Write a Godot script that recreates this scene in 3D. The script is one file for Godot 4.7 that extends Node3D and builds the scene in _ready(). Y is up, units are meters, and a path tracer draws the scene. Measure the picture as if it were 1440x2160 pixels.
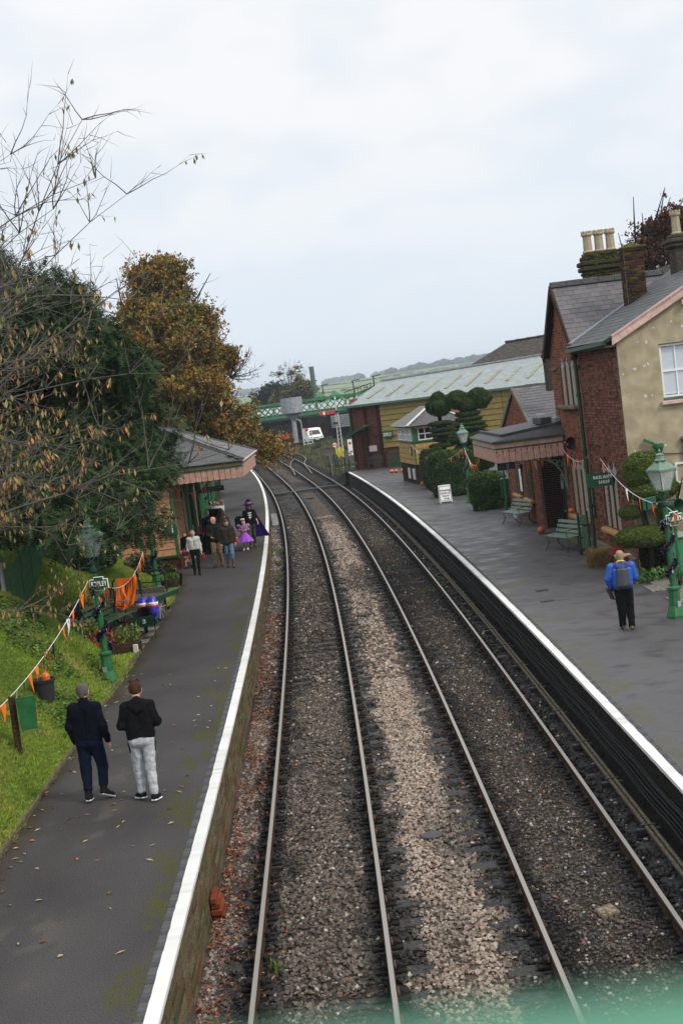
extends Node3D
# A country railway station seen from its footbridge. x right, y up (0 = rail top), depth D runs along -z.

const PY := 0.8          # platform surface
var rng := RandomNumberGenerator.new()
var fn := FastNoiseLite.new()
var M := {}
var used := {}
const UP := Vector3.UP
const O0 := Vector3.ZERO


func W(x: float, y: float, z: float) -> Vector3:
	return Vector3(x, y, z)


func P(x: float, y: float) -> Vector2:
	return Vector2(x, y)


func TB(p: Vector3) -> Transform3D:
	return Transform3D(Basis(), p)


class Geo:
	var v := PackedVector3Array()
	var n := PackedVector3Array()
	var c := PackedColorArray()
	var colored := false
	var col := Color.WHITE
	func tint(k: Color) -> Geo:
		colored = true
		col = k
		return self
	func trin(a: Vector3, b: Vector3, d: Vector3, na: Vector3, nb: Vector3, nd: Vector3) -> void:
		v.append(a); v.append(d); v.append(b)
		n.append(na); n.append(nd); n.append(nb)
		c.append(col); c.append(col); c.append(col)
	func tri(a: Vector3, b: Vector3, d: Vector3) -> void:
		var m := (b - a).cross(d - a)
		if m.length_squared() < 1e-16:
			return
		m = m.normalized()
		trin(a, b, d, m, m, m)
	func quad(a: Vector3, b: Vector3, d: Vector3, e: Vector3) -> void:
		tri(a, b, d)
		tri(a, d, e)
	func quadc(p: Array, k: Array) -> void:
		# four corners and their colours
		var m: Vector3 = (p[2] - p[0]).cross(p[3] - p[1]).normalized()
		for i: int in [0, 2, 1, 0, 3, 2]:
			v.append(p[i]); n.append(m); c.append(k[i])
	func box(ce: Vector3, s: Vector3, b := Basis.IDENTITY) -> void:
		var x := b.x * s.x * 0.5
		var y := b.y * s.y * 0.5
		var z := b.z * s.z * 0.5
		quad(ce + x - y + z, ce + x - y - z, ce + x + y - z, ce + x + y + z)
		quad(ce - x - y - z, ce - x - y + z, ce - x + y + z, ce - x + y - z)
		quad(ce - x + y + z, ce + x + y + z, ce + x + y - z, ce - x + y - z)
		quad(ce - x - y - z, ce + x - y - z, ce + x - y + z, ce - x - y + z)
		quad(ce - x - y + z, ce + x - y + z, ce + x + y + z, ce - x + y + z)
		quad(ce + x - y - z, ce - x - y - z, ce - x + y - z, ce + x + y - z)
	func cbox(ce: Vector3, s: Vector3, bev: float, b := Basis.IDENTITY) -> void:
		# a box with chamfered edges
		var h := s * 0.5
		bev = minf(bev, minf(h.x, minf(h.y, h.z)) * 0.9)
		var i := h - Vector3.ONE * bev
		for ax in 3:
			for sg: float in [-1.0, 1.0]:
				var p := [0, 0, 0, 0]
				var k := 0
				for q: Vector2 in [Vector2(-1, -1), Vector2(1, -1), Vector2(1, 1), Vector2(-1, 1)]:
					var w := Vector3.ZERO
					w[ax] = h[ax] * sg
					w[(ax + 1) % 3] = i[(ax + 1) % 3] * q.x
					w[(ax + 2) % 3] = i[(ax + 2) % 3] * q.y
					p[k] = ce + b * w
					k += 1
				if sg > 0: quad(p[0], p[1], p[2], p[3])
				else: quad(p[3], p[2], p[1], p[0])
		for ax in 3:
			var a1 := (ax + 1) % 3
			var a2 := (ax + 2) % 3
			for s1: float in [-1.0, 1.0]:
				for s2: float in [-1.0, 1.0]:
					var p := []
					for e: Vector2 in [Vector2(-1, 0), Vector2(1, 0), Vector2(1, 1), Vector2(-1, 1)]:
						var w := Vector3.ZERO
						w[ax] = i[ax] * e.x
						w[a1] = (h[a1] if e.y == 0 else i[a1]) * s1
						w[a2] = (i[a2] if e.y == 0 else h[a2]) * s2
						p.append(ce + b * w)
					if s1 * s2 > 0: quad(p[0], p[1], p[2], p[3])
					else: quad(p[3], p[2], p[1], p[0])
		for sx: float in [-1.0, 1.0]:
			for sy: float in [-1.0, 1.0]:
				for sz: float in [-1.0, 1.0]:
					var p1 := ce + b * Vector3(h.x * sx, i.y * sy, i.z * sz)
					var p2 := ce + b * Vector3(i.x * sx, h.y * sy, i.z * sz)
					var p3 := ce + b * Vector3(i.x * sx, i.y * sy, h.z * sz)
					if sx * sy * sz > 0: tri(p1, p2, p3)
					else: tri(p1, p3, p2)
	func bar(a: Vector3, b: Vector3, w: float, h: float, up := Vector3.UP) -> void:
		var z := (b - a)
		var l := z.length()
		if l < 1e-5:
			return
		z /= l
		if absf(z.dot(up)) > 0.98:
			up = Vector3.RIGHT
		var x := up.cross(z).normalized()
		box((a + b) * 0.5, Vector3(w, h, l), Basis(x, z.cross(x), z))
	func tube(pts: Array, r: Array, seg := 6, caps := true) -> void:
		var m := pts.size()
		var rings := []
		var nrm := []
		var last := Vector3.ZERO
		for i in m:
			var t: Vector3 = (pts[mini(i + 1, m - 1)] - pts[maxi(i - 1, 0)]).normalized()
			var x := last
			if last == Vector3.ZERO:
				x = t.cross(Vector3(0.13, 0.9, 0.41)).normalized()
			x = (x - t * x.dot(t)).normalized()
			last = x
			var y := t.cross(x)
			var ring := []
			var rn := []
			for k in seg:
				var a := TAU * k / seg
				var d := x * cos(a) + y * sin(a)
				ring.append(pts[i] + d * r[i])
				rn.append(d)
			rings.append(ring)
			nrm.append(rn)
		for i in m - 1:
			for k in seg:
				var k2 := (k + 1) % seg
				trin(rings[i][k], rings[i][k2], rings[i + 1][k2], nrm[i][k], nrm[i][k2], nrm[i + 1][k2])
				trin(rings[i][k], rings[i + 1][k2], rings[i + 1][k], nrm[i][k], nrm[i + 1][k2], nrm[i + 1][k])
		if caps:
			for k in range(1, seg - 1):
				tri(rings[0][0], rings[0][k + 1], rings[0][k])
				tri(rings[m - 1][0], rings[m - 1][k], rings[m - 1][k + 1])
	func lathe(prof: Array, at := Transform3D(), seg := 16, sm := true) -> void:
		# prof: Vector2(radius, y) from the bottom up
		for i in prof.size() - 1:
			var p: Vector2 = prof[i]
			var q: Vector2 = prof[i + 1]
			var dn := Vector2(q.y - p.y, p.x - q.x).normalized()
			for k in seg:
				var a := TAU * k / seg
				var b := TAU * (k + 1) / seg
				var ra := Vector3(cos(a), 0, -sin(a))
				var rb := Vector3(cos(b), 0, -sin(b))
				var p0 := at * (ra * p.x + Vector3.UP * p.y)
				var p1 := at * (rb * p.x + Vector3.UP * p.y)
				var q1 := at * (rb * q.x + Vector3.UP * q.y)
				var q0 := at * (ra * q.x + Vector3.UP * q.y)
				if sm:
					var na := (at.basis * (ra * dn.x + Vector3.UP * dn.y)).normalized()
					var nb := (at.basis * (rb * dn.x + Vector3.UP * dn.y)).normalized()
					if p.x > 1e-5: trin(p0, p1, q1, na, nb, nb)
					if q.x > 1e-5: trin(p0, q1, q0, na, nb, na)
				else:
					if p.x > 1e-5: tri(p0, p1, q1)
					if q.x > 1e-5: tri(p0, q1, q0)
	func prism(poly: PackedVector2Array, d0: float, d1: float, at := Transform3D()) -> void:
		# a polygon in the x-y plane of `at`, from z = d0 to z = d1 (d1 > d0)
		if Geometry2D.is_polygon_clockwise(poly):
			poly = poly.duplicate()
			poly.reverse()
		var ix := Geometry2D.triangulate_polygon(poly)
		for i in range(0, ix.size(), 3):
			var p := [poly[ix[i]], poly[ix[i + 1]], poly[ix[i + 2]]]
			if (p[1] - p[0]).cross(p[2] - p[0]) < 0:
				p = [p[0], p[2], p[1]]
			tri(at * Vector3(p[0].x, p[0].y, d1), at * Vector3(p[1].x, p[1].y, d1), at * Vector3(p[2].x, p[2].y, d1))
			tri(at * Vector3(p[0].x, p[0].y, d0), at * Vector3(p[2].x, p[2].y, d0), at * Vector3(p[1].x, p[1].y, d0))
		for i in poly.size():
			var a := poly[i]
			var b := poly[(i + 1) % poly.size()]
			quad(at * Vector3(a.x, a.y, d0), at * Vector3(b.x, b.y, d0), at * Vector3(b.x, b.y, d1), at * Vector3(a.x, a.y, d1))
	func ball(ce: Vector3, r: Vector3, seg := 10, rings := 7, rib := 0.0, ribs := 8) -> void:
		var pt := func(i: int, k: int) -> Vector3:
			var th := PI * i / rings
			var ph := TAU * k / seg
			var q := 1.0 - rib * absf(sin(ph * ribs * 0.5)) * 0.0 - rib * (0.5 + 0.5 * cos(ph * ribs)) * sin(th)
			return Vector3(sin(th) * cos(ph) * q, -cos(th), -sin(th) * sin(ph) * q)
		for i in rings:
			for k in seg:
				var a: Vector3 = pt.call(i, k)
				var b: Vector3 = pt.call(i, k + 1)
				var d: Vector3 = pt.call(i + 1, k + 1)
				var e: Vector3 = pt.call(i + 1, k)
				var f := func(p: Vector3) -> Vector3: return (p / r).normalized()
				if i > 0: trin(ce + a * r, ce + b * r, ce + d * r, f.call(a), f.call(b), f.call(d))
				if i < rings - 1: trin(ce + a * r, ce + d * r, ce + e * r, f.call(a), f.call(d), f.call(e))
	func sheet(p: Array, thick: float) -> void:
		# a thin slab: p holds 3 or 4 corners counter-clockwise seen from its outer side
		var nn: Vector3 = ((p[1] - p[0]).cross(p[2] - p[0])).normalized() * thick
		if nn.y < -0.001 * thick:
			p = p.duplicate()
			p.reverse()
			nn = -nn
		var m := p.size()
		for i in range(1, m - 1):
			tri(p[0], p[i], p[i + 1])
			tri(p[0] - nn, p[i + 1] - nn, p[i] - nn)
		for i in m:
			var a: Vector3 = p[i]
			var b: Vector3 = p[(i + 1) % m]
			quad(a - nn, b - nn, b, a)
	func put(o: Geo, at: Transform3D) -> void:
		for i in o.v.size():
			v.append(at * o.v[i])
			n.append((at.basis * o.n[i]).normalized())
			c.append(o.c[i])
		colored = colored or o.colored
	func mesh() -> ArrayMesh:
		var a := []
		a.resize(Mesh.ARRAY_MAX)
		a[Mesh.ARRAY_VERTEX] = v
		a[Mesh.ARRAY_NORMAL] = n
		if colored:
			a[Mesh.ARRAY_COLOR] = c
		var m := ArrayMesh.new()
		if v.size():
			m.add_surface_from_arrays(Mesh.PRIMITIVE_TRIANGLES, a)
		return m


func V(x: float, y: float, d: float) -> Vector3:
	return Vector3(x, y, -d)


func numbered(s: String) -> String:
	if used.has(s):
		used[s] += 1
		return "%s_%03d" % [s, used[s]]
	used[s] = 0
	return s


func tag(o: Node, label: String, category: String, group := "", kind := "") -> Node:
	if label: o.set_meta("label", label)
	if category: o.set_meta("category", category)
	if group: o.set_meta("group", group)
	if kind: o.set_meta("kind", kind)
	return o


func thing(called: String, label: String, category: String, at := Vector3.ZERO, turn := 0.0, group := "") -> Node3D:
	var o := Node3D.new()
	o.name = numbered(called)
	add_child(o)
	o.position = at
	o.rotation.y = turn
	tag(o, label, category, group)
	return o


func part(parent: Node, called: String, g: Variant, m: Material, at := Transform3D()) -> MeshInstance3D:
	var o := MeshInstance3D.new()
	o.name = called
	o.mesh = g.mesh() if g is Geo else g
	o.material_override = m
	o.transform = at
	parent.add_child(o, true)
	return o


func single(called: String, g: Variant, m: Material, label: String, category: String, at := Transform3D(), group := "") -> MeshInstance3D:
	var o := part(self, numbered(called), g, m, at)
	tag(o, label, category, group)
	return o


func struct(called: String, g: Variant, m: Material) -> MeshInstance3D:
	var o := part(self, numbered(called), g, m)
	o.set_meta("kind", "structure")
	return o


func copy_of(o: Node3D, at: Vector3, turn: float, label: String) -> Node3D:
	var r: Node3D = o.duplicate()
	r.name = numbered(o.name.rstrip("0123456789").rstrip("_"))
	add_child(r)
	r.position = at
	r.rotation.y = turn
	r.set_meta("label", label)
	return r


func many(parent: Node, called: String, mesh: Mesh, m: Material, xf: Array, cols: PackedColorArray, kind := "stuff") -> MultiMeshInstance3D:
	var mm := MultiMesh.new()
	mm.transform_format = MultiMesh.TRANSFORM_3D
	mm.use_colors = cols.size() > 0
	mm.mesh = mesh
	mm.instance_count = xf.size()
	for i in xf.size():
		mm.set_instance_transform(i, xf[i])
		if cols.size():
			mm.set_instance_color(i, cols[i])
	var o := MultiMeshInstance3D.new()
	o.name = called
	o.multimesh = mm
	o.material_override = m
	parent.add_child(o, true)
	if kind: o.set_meta("kind", kind)
	return o


func lin(r: float, g: float, b: float) -> Color:
	return Color(r, g, b)


func vary(k: Color, amt: float) -> Color:
	var f := 1.0 + rng.randf_range(-amt, amt)
	return Color(k.r * f * (1.0 + rng.randf_range(-amt, amt) * 0.25), k.g * f, k.b * f * (1.0 + rng.randf_range(-amt, amt) * 0.25))


func turned(yaw: float, pitch := 0.0, roll := 0.0) -> Basis:
	return Basis.from_euler(Vector3(pitch, yaw, roll))


func noise_tex(freq: float, lo: float, hi: float, oct := 4, seed_ := 1, size := 512, normal := false, strength := 4.0) -> NoiseTexture2D:
	var t := NoiseTexture2D.new()
	var f := FastNoiseLite.new()
	f.noise_type = FastNoiseLite.TYPE_SIMPLEX_SMOOTH
	f.frequency = freq
	f.fractal_octaves = oct
	f.seed = seed_
	t.width = size
	t.height = size
	t.seamless = true
	t.noise = f
	if normal:
		t.as_normal_map = true
		t.bump_strength = strength
	else:
		var g := Gradient.new()
		g.set_color(0, Color(lo, lo, lo))
		g.set_color(1, Color(hi, hi, hi))
		t.color_ramp = g
	return t


var T := {}


func mat(called: String, k: Color, rough := 0.8, tex := "", scale := 1.0, bump := 0.0, metal := 0.0) -> StandardMaterial3D:
	# k is the linear base colour
	var m := StandardMaterial3D.new()
	m.resource_name = called
	m.albedo_color = k.linear_to_srgb()
	m.roughness = rough
	m.metallic = metal
	if rough >= 0.65:
		m.metallic_specular = 0.2
	if tex:
		m.albedo_texture = T[tex]
		m.uv1_triplanar = true
		m.uv1_world_triplanar = true
		m.uv1_scale = Vector3.ONE * scale
	if bump > 0.0:
		m.normal_enabled = true
		m.normal_texture = T["bump"]
		m.normal_scale = bump
		m.uv1_triplanar = true
		m.uv1_world_triplanar = true
		m.uv1_scale = Vector3.ONE * scale
	M[called] = m
	return m


func vmat(called: String, rough := 0.85, tex := "", scale := 1.0, bump := 0.0) -> StandardMaterial3D:
	var m := mat(called, Color.WHITE, rough, tex, scale, bump)
	m.vertex_color_use_as_albedo = true
	return m


# ---- the line's curve: the right rail of the nearer track -------------------------------------------------
func cx(d: float) -> float:
	var u := maxf(d - 15.0, 0.0)
	return 0.0237 - 0.00637 * d - 2.548e-4 * u * u - 1.0136e-6 * u * u * u


func cs(d: float) -> float:
	var u := maxf(d - 15.0, 0.0)
	return -0.00637 - 5.096e-4 * u - 3.041e-6 * u * u


func rise(d: float) -> float:
	return 0.75 * smoothstep(110.0, 170.0, d)


func on(d: float, off: float, y: float) -> Vector3:
	# a point `off` metres to the right of that rail, y above rail level
	var s := cs(d)
	var l := sqrt(1.0 + s * s)
	return Vector3(cx(d) + off / l, y + rise(d), -(d - off * s / l))


func heading(d: float) -> float:
	# yaw that turns -z along the line
	return -atan(cs(d))


func _ready() -> void:
	rng.seed = 7
	fn.seed = 3
	fn.frequency = 0.5
	fn.fractal_octaves = 4
	# ---- camera
	var cam := Camera3D.new()
	cam.name = "camera"
	add_child(cam)
	cam.position = Vector3(0, 6.3, 0)
	cam.basis = Basis.from_euler(Vector3(-atan(248.0 / 3050.0), 0, -deg_to_rad(7.0)))
	var at := CameraAttributesPhysical.new()
	at.frustum_focal_length = 12.0 / (1080.0 / 3050.0)
	at.frustum_focus_distance = 24.0
	at.frustum_near = 0.03
	at.frustum_far = 4000.0
	at.exposure_aperture = 4.5
	cam.attributes = at
	cam.fov = rad_to_deg(2.0 * atan(1080.0 / 3050.0))
	cam.near = 0.03
	cam.far = 4000.0
	cam.current = true
	# ---- sky: high thin overcast
	var env := Environment.new()
	env.background_mode = Environment.BG_SKY
	env.tonemap_mode = Environment.TONE_MAPPER_LINEAR
	env.tonemap_exposure = 1.36
	env.sdfgi_enabled = true
	env.ssao_enabled = true
	env.ssil_enabled = true
	env.fog_enabled = true
	env.fog_density = 0.00026
	env.fog_light_color = Color(0.86, 0.9, 0.95)
	var sky := Sky.new()
	var pano := PanoramaSkyMaterial.new()
	pano.panorama = overcast()
	sky.sky_material = pano
	env.sky = sky
	var we := WorldEnvironment.new()
	we.name = "surroundings"
	we.environment = env
	add_child(we)
	# ---- sun behind thin cloud, from the right and behind the camera
	var sun := DirectionalLight3D.new()
	sun.name = "sun"
	sun.light_energy = 0.5
	sun.light_color = Color(1.0, 0.96, 0.9)
	sun.light_angular_distance = 11.0
	sun.shadow_enabled = true
	add_child(sun)
	sun.basis = Basis.looking_at(Vector3(-0.62, -0.75, -0.45))
	materials()
	ground_and_hills()
	tracks()
	platforms()
	print("platforms")
	station_house()
	canopy_and_wing()
	shelter()
	goods_shed()
	signal_box()
	print("buildings")
	yard()
	trees()
	print("trees")
	topiary_right()
	lamps_and_bunting()
	left_bank_things()
	right_platform_things()
	print("things")
	people()
	footbridge()
	print("done")


func overcast() -> ImageTexture:
	var w := 1024
	var h := 512
	var im := Image.create(w, h, false, Image.FORMAT_RGBF)
	var f := FastNoiseLite.new()
	f.seed = 11
	f.frequency = 1.0
	f.fractal_octaves = 5
	for j in h:
		var el := PI * (0.5 - (j + 0.5) / h)
		for i in w:
			var az := TAU * (i + 0.5) / w
			var d := Vector3(cos(el) * cos(az), sin(el), cos(el) * sin(az))
			var k := Color(0.59, 0.65, 0.71)
			if el > 0.0:
				# layers seen in perspective: stretched towards the horizon
				var p := Vector3(d.x, 0.0, d.z) / (d.y + 0.22)
				var q := f.get_noise_3d(p.x * 1.6, p.z * 1.6, 4.0) + 0.5 * f.get_noise_3d(p.x * 5.0, p.z * 5.0, 9.0)
				var t := clampf(0.5 + q * 1.9, 0.0, 1.0)
				k = Color(0.6, 0.645, 0.7).lerp(Color(0.7, 0.71, 0.725), t)
				k = Color(0.59, 0.65, 0.71).lerp(k, smoothstep(0.0, 0.2, el)) * (1.0 + 1.05 * maxf(0.0, d.y - 0.26))
			im.set_pixel(i, j, k)
	return ImageTexture.create_from_image(im)


func materials() -> void:
	T["fine"] = noise_tex(0.06, 0.62, 1.0, 5, 2)
	T["soft"] = noise_tex(0.012, 0.72, 1.0, 4, 5)
	T["grime"] = noise_tex(0.02, 0.35, 1.0, 6, 8)
	T["gravel"] = noise_tex(0.16, 0.4, 1.0, 3, 12, 1024)
	T["speck"] = noise_tex(0.25, 0.55, 1.0, 2, 21, 1024)
	T["stain"] = noise_tex(0.03, 0.78, 1.0, 6, 44)
	T["grain"] = noise_tex(0.13, 0.45, 1.0, 3, 51, 1024)
	T["wet"] = noise_tex(0.01, 0.25, 0.85, 5, 17)
	T["bump"] = noise_tex(0.1, 0, 1, 4, 31, 512, true, 6.0)
	mat("steel", lin(0.29, 0.27, 0.245), 0.45, "", 1.0, 0.0, 0.55)
	mat("rust", lin(0.10, 0.055, 0.033), 0.9, "grime", 1.5, 0.4)
	mat("sleeper", lin(0.085, 0.085, 0.092), 0.7, "grime", 1.2, 0.8)
	mat("sleeper_oily", lin(0.035, 0.033, 0.032), 0.6, "grime", 1.2, 0.8)
	vmat("cast_iron", 0.75, "fine", 2.0)
	vmat("stone", 0.9)
	vmat("ballast_bed", 0.95, "gravel", 1.1, 0.9)
	vmat("asphalt", 0.85, "grain", 0.45, 0.5)
	var wet := vmat("asphalt_damp", 0.6, "grain", 0.2)
	wet.roughness = 1.0
	wet.roughness_texture = T["wet"]
	vmat("leafy", 0.7)
	M["leafy"].backlight = Color(0.25, 0.25, 0.12)
	vmat("needles", 0.65)
	M["needles"].backlight = Color(0.1, 0.12, 0.06)
	vmat("blades", 0.75)
	M["blades"].backlight = Color(0.3, 0.35, 0.12)
	vmat("soil", 0.95, "gravel", 0.8, 0.8)
	vmat("brick", 0.9, "fine", 3.0)
	mat("mortar", lin(0.42, 0.36, 0.3), 0.95, "stain", 1.0, 0.3)
	vmat("dirty_wall", 0.95, "fine", 0.7, 0.8)
	mat("sooty_wall", lin(0.05, 0.046, 0.04), 0.95, "grime", 0.8, 0.8)
	mat("white_paint", lin(0.80, 0.80, 0.78), 0.6, "soft", 1.5)
	vmat("worn_white", 0.7)
	vmat("coping", 0.85, "fine", 2.5, 0.4)
	mat("green", lin(0.022, 0.17, 0.05), 0.4, "soft", 0.8)
	mat("dark_green", lin(0.011, 0.072, 0.032), 0.4, "soft", 0.8)
	mat("bridge_green", lin(0.05, 0.24, 0.11), 0.5, "soft", 0.4)
	mat("shed_green", lin(0.012, 0.045, 0.028), 0.6, "grime", 0.3)
	mat("shed_dark", lin(0.02, 0.022, 0.025), 0.85, "grime", 0.3)
	mat("sage", lin(0.16, 0.27, 0.2), 0.5, "soft", 2.0)
	mat("sign_green", lin(0.008, 0.085, 0.042), 0.35)
	mat("salmon", lin(0.62, 0.36, 0.27), 0.6, "stain", 0.3)
	mat("pink", lin(0.74, 0.5, 0.42), 0.6, "stain", 0.3)
	mat("peach", lin(0.60, 0.33, 0.17), 0.65, "stain", 0.4)
	mat("ochre", lin(0.52, 0.33, 0.11), 0.7, "soft", 0.8)
	mat("mustard", lin(0.42, 0.32, 0.105), 0.8, "stain", 0.2)
	mat("brick_plain", lin(0.10, 0.04, 0.03), 0.9, "grime", 1.5, 0.4)
	mat("mustard_dirty", lin(0.14, 0.105, 0.05), 0.9, "grime", 0.6)
	mat("render", lin(0.50, 0.425, 0.285), 0.95, "stain", 0.12)
	mat("stone_trim", lin(0.36, 0.30, 0.21), 0.9, "grime", 1.5, 0.3)
	mat("mullion_stone", lin(0.15, 0.11, 0.08), 0.9, "grime", 1.5)
	mat("lancet_grey", lin(0.32, 0.33, 0.34), 0.8)
	mat("pot_clay", lin(0.5, 0.41, 0.29), 0.9, "stain", 0.8)
	mat("orange_sill", lin(0.62, 0.36, 0.14), 0.8, "fine", 2.0)
	vmat("slate", 0.6, "fine", 1.6, 0.3)
	mat("slate_bed", lin(0.04, 0.04, 0.045), 0.9)
	mat("ridge_tile", lin(0.13, 0.13, 0.13), 0.9, "grime", 1.5, 0.5)
	vmat("mossy", 0.95, "grime", 1.6, 0.8)
	mat("lead", lin(0.30, 0.34, 0.40), 0.45, "soft", 2.0, 0.0, 0.3)
	mat("felt", lin(0.065, 0.06, 0.064), 0.6, "grime", 0.7, 0.4)
	mat("roof_sheet", lin(0.29, 0.33, 0.325), 0.6, "stain", 0.1)
	mat("roof_light", lin(0.50, 0.50, 0.34), 0.6, "grime", 0.5)
	mat("roof_brown", lin(0.125, 0.105, 0.09), 0.9, "grime", 0.2)
	mat("gutter_green", lin(0.10, 0.19, 0.14), 0.5, "soft", 1.0)
	mat("white", lin(0.8, 0.8, 0.79), 0.5)
	mat("pale_grey", lin(0.42, 0.43, 0.43), 0.6, "soft", 0.5)
	mat("tank_grey", lin(0.36, 0.38, 0.42), 0.55, "soft", 0.3)
	mat("black", lin(0.014, 0.014, 0.015), 0.6)
	mat("black_iron", lin(0.018, 0.018, 0.018), 0.5)
	mat("interior", lin(0.2, 0.17, 0.13), 0.9)
	mat("red", lin(0.55, 0.035, 0.02), 0.45)
	mat("dark_red", lin(0.30, 0.015, 0.02), 0.5)
	mat("orange", lin(0.85, 0.16, 0.015), 0.6)
	mat("orange_cloth", lin(0.85, 0.17, 0.02), 0.9)
	M["orange_cloth"].backlight = Color(0.3, 0.1, 0.03)
	mat("black_cloth", lin(0.012, 0.012, 0.013), 0.9)
	mat("white_cloth", lin(0.72, 0.72, 0.72), 0.9)
	mat("pumpkin", lin(0.78, 0.17, 0.018), 0.45, "soft", 4.0)
	mat("stalk", lin(0.2, 0.17, 0.07), 0.9)
	mat("yellow", lin(0.75, 0.62, 0.04), 0.5)
	mat("poster_yellow", lin(0.72, 0.62, 0.06), 0.5)
	mat("bag_blue", lin(0.05, 0.045, 0.45), 0.35)
	mat("rail_green", lin(0.05, 0.2, 0.115), 0.4)
	mat("purple", lin(0.075, 0.02, 0.42), 0.7)
	mat("lilac", lin(0.34, 0.10, 0.62), 0.7)
	mat("wood", lin(0.12, 0.07, 0.04), 0.85, "grime", 1.8, 0.5)
	mat("grey_wood", lin(0.26, 0.22, 0.16), 0.9, "grime", 1.8, 0.5)
	mat("bark", lin(0.085, 0.07, 0.055), 0.95, "grime", 1.5, 1.0)
	mat("twig", lin(0.19, 0.17, 0.15), 0.9, "fine", 1.0)
	mat("yew_core", lin(0.03, 0.055, 0.018), 1.0)
	mat("paving", lin(0.34, 0.32, 0.27), 0.9, "grime", 0.9, 0.3)
	mat("straw_core", lin(0.3, 0.2, 0.07), 1.0, "gravel", 2.0, 0.8)
	vmat("straw", 0.9)
	var glass := mat("glass", lin(0.75, 0.8, 0.78), 0.05)
	glass.transparency = BaseMaterial3D.TRANSPARENCY_ALPHA
	glass.albedo_color.a = 0.22
	var pane := mat("window_pane", lin(0.52, 0.56, 0.62), 0.08)
	pane.metallic_specular = 0.6
	mat("dark_pane", lin(0.02, 0.022, 0.025), 0.06)
	mat("blind", lin(0.5, 0.53, 0.58), 0.9)
	mat("tinsel_dark", lin(0.035, 0.012, 0.06), 0.25, "", 1.0, 0.0, 0.6)
	mat("tinsel_bright", lin(0.5, 0.48, 0.58), 0.2, "", 1.0, 0.0, 0.9)
	mat("rubber", lin(0.03, 0.03, 0.032), 0.7)
	mat("loco_body", lin(0.012, 0.016, 0.02), 0.4)
	mat("lettering", lin(0.78, 0.78, 0.74), 0.6)
	mat("dark_lettering", lin(0.05, 0.05, 0.055), 0.6)
	vmat("flower", 0.7)
	vmat("hill", 0.95, "soft", 0.004)


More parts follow.
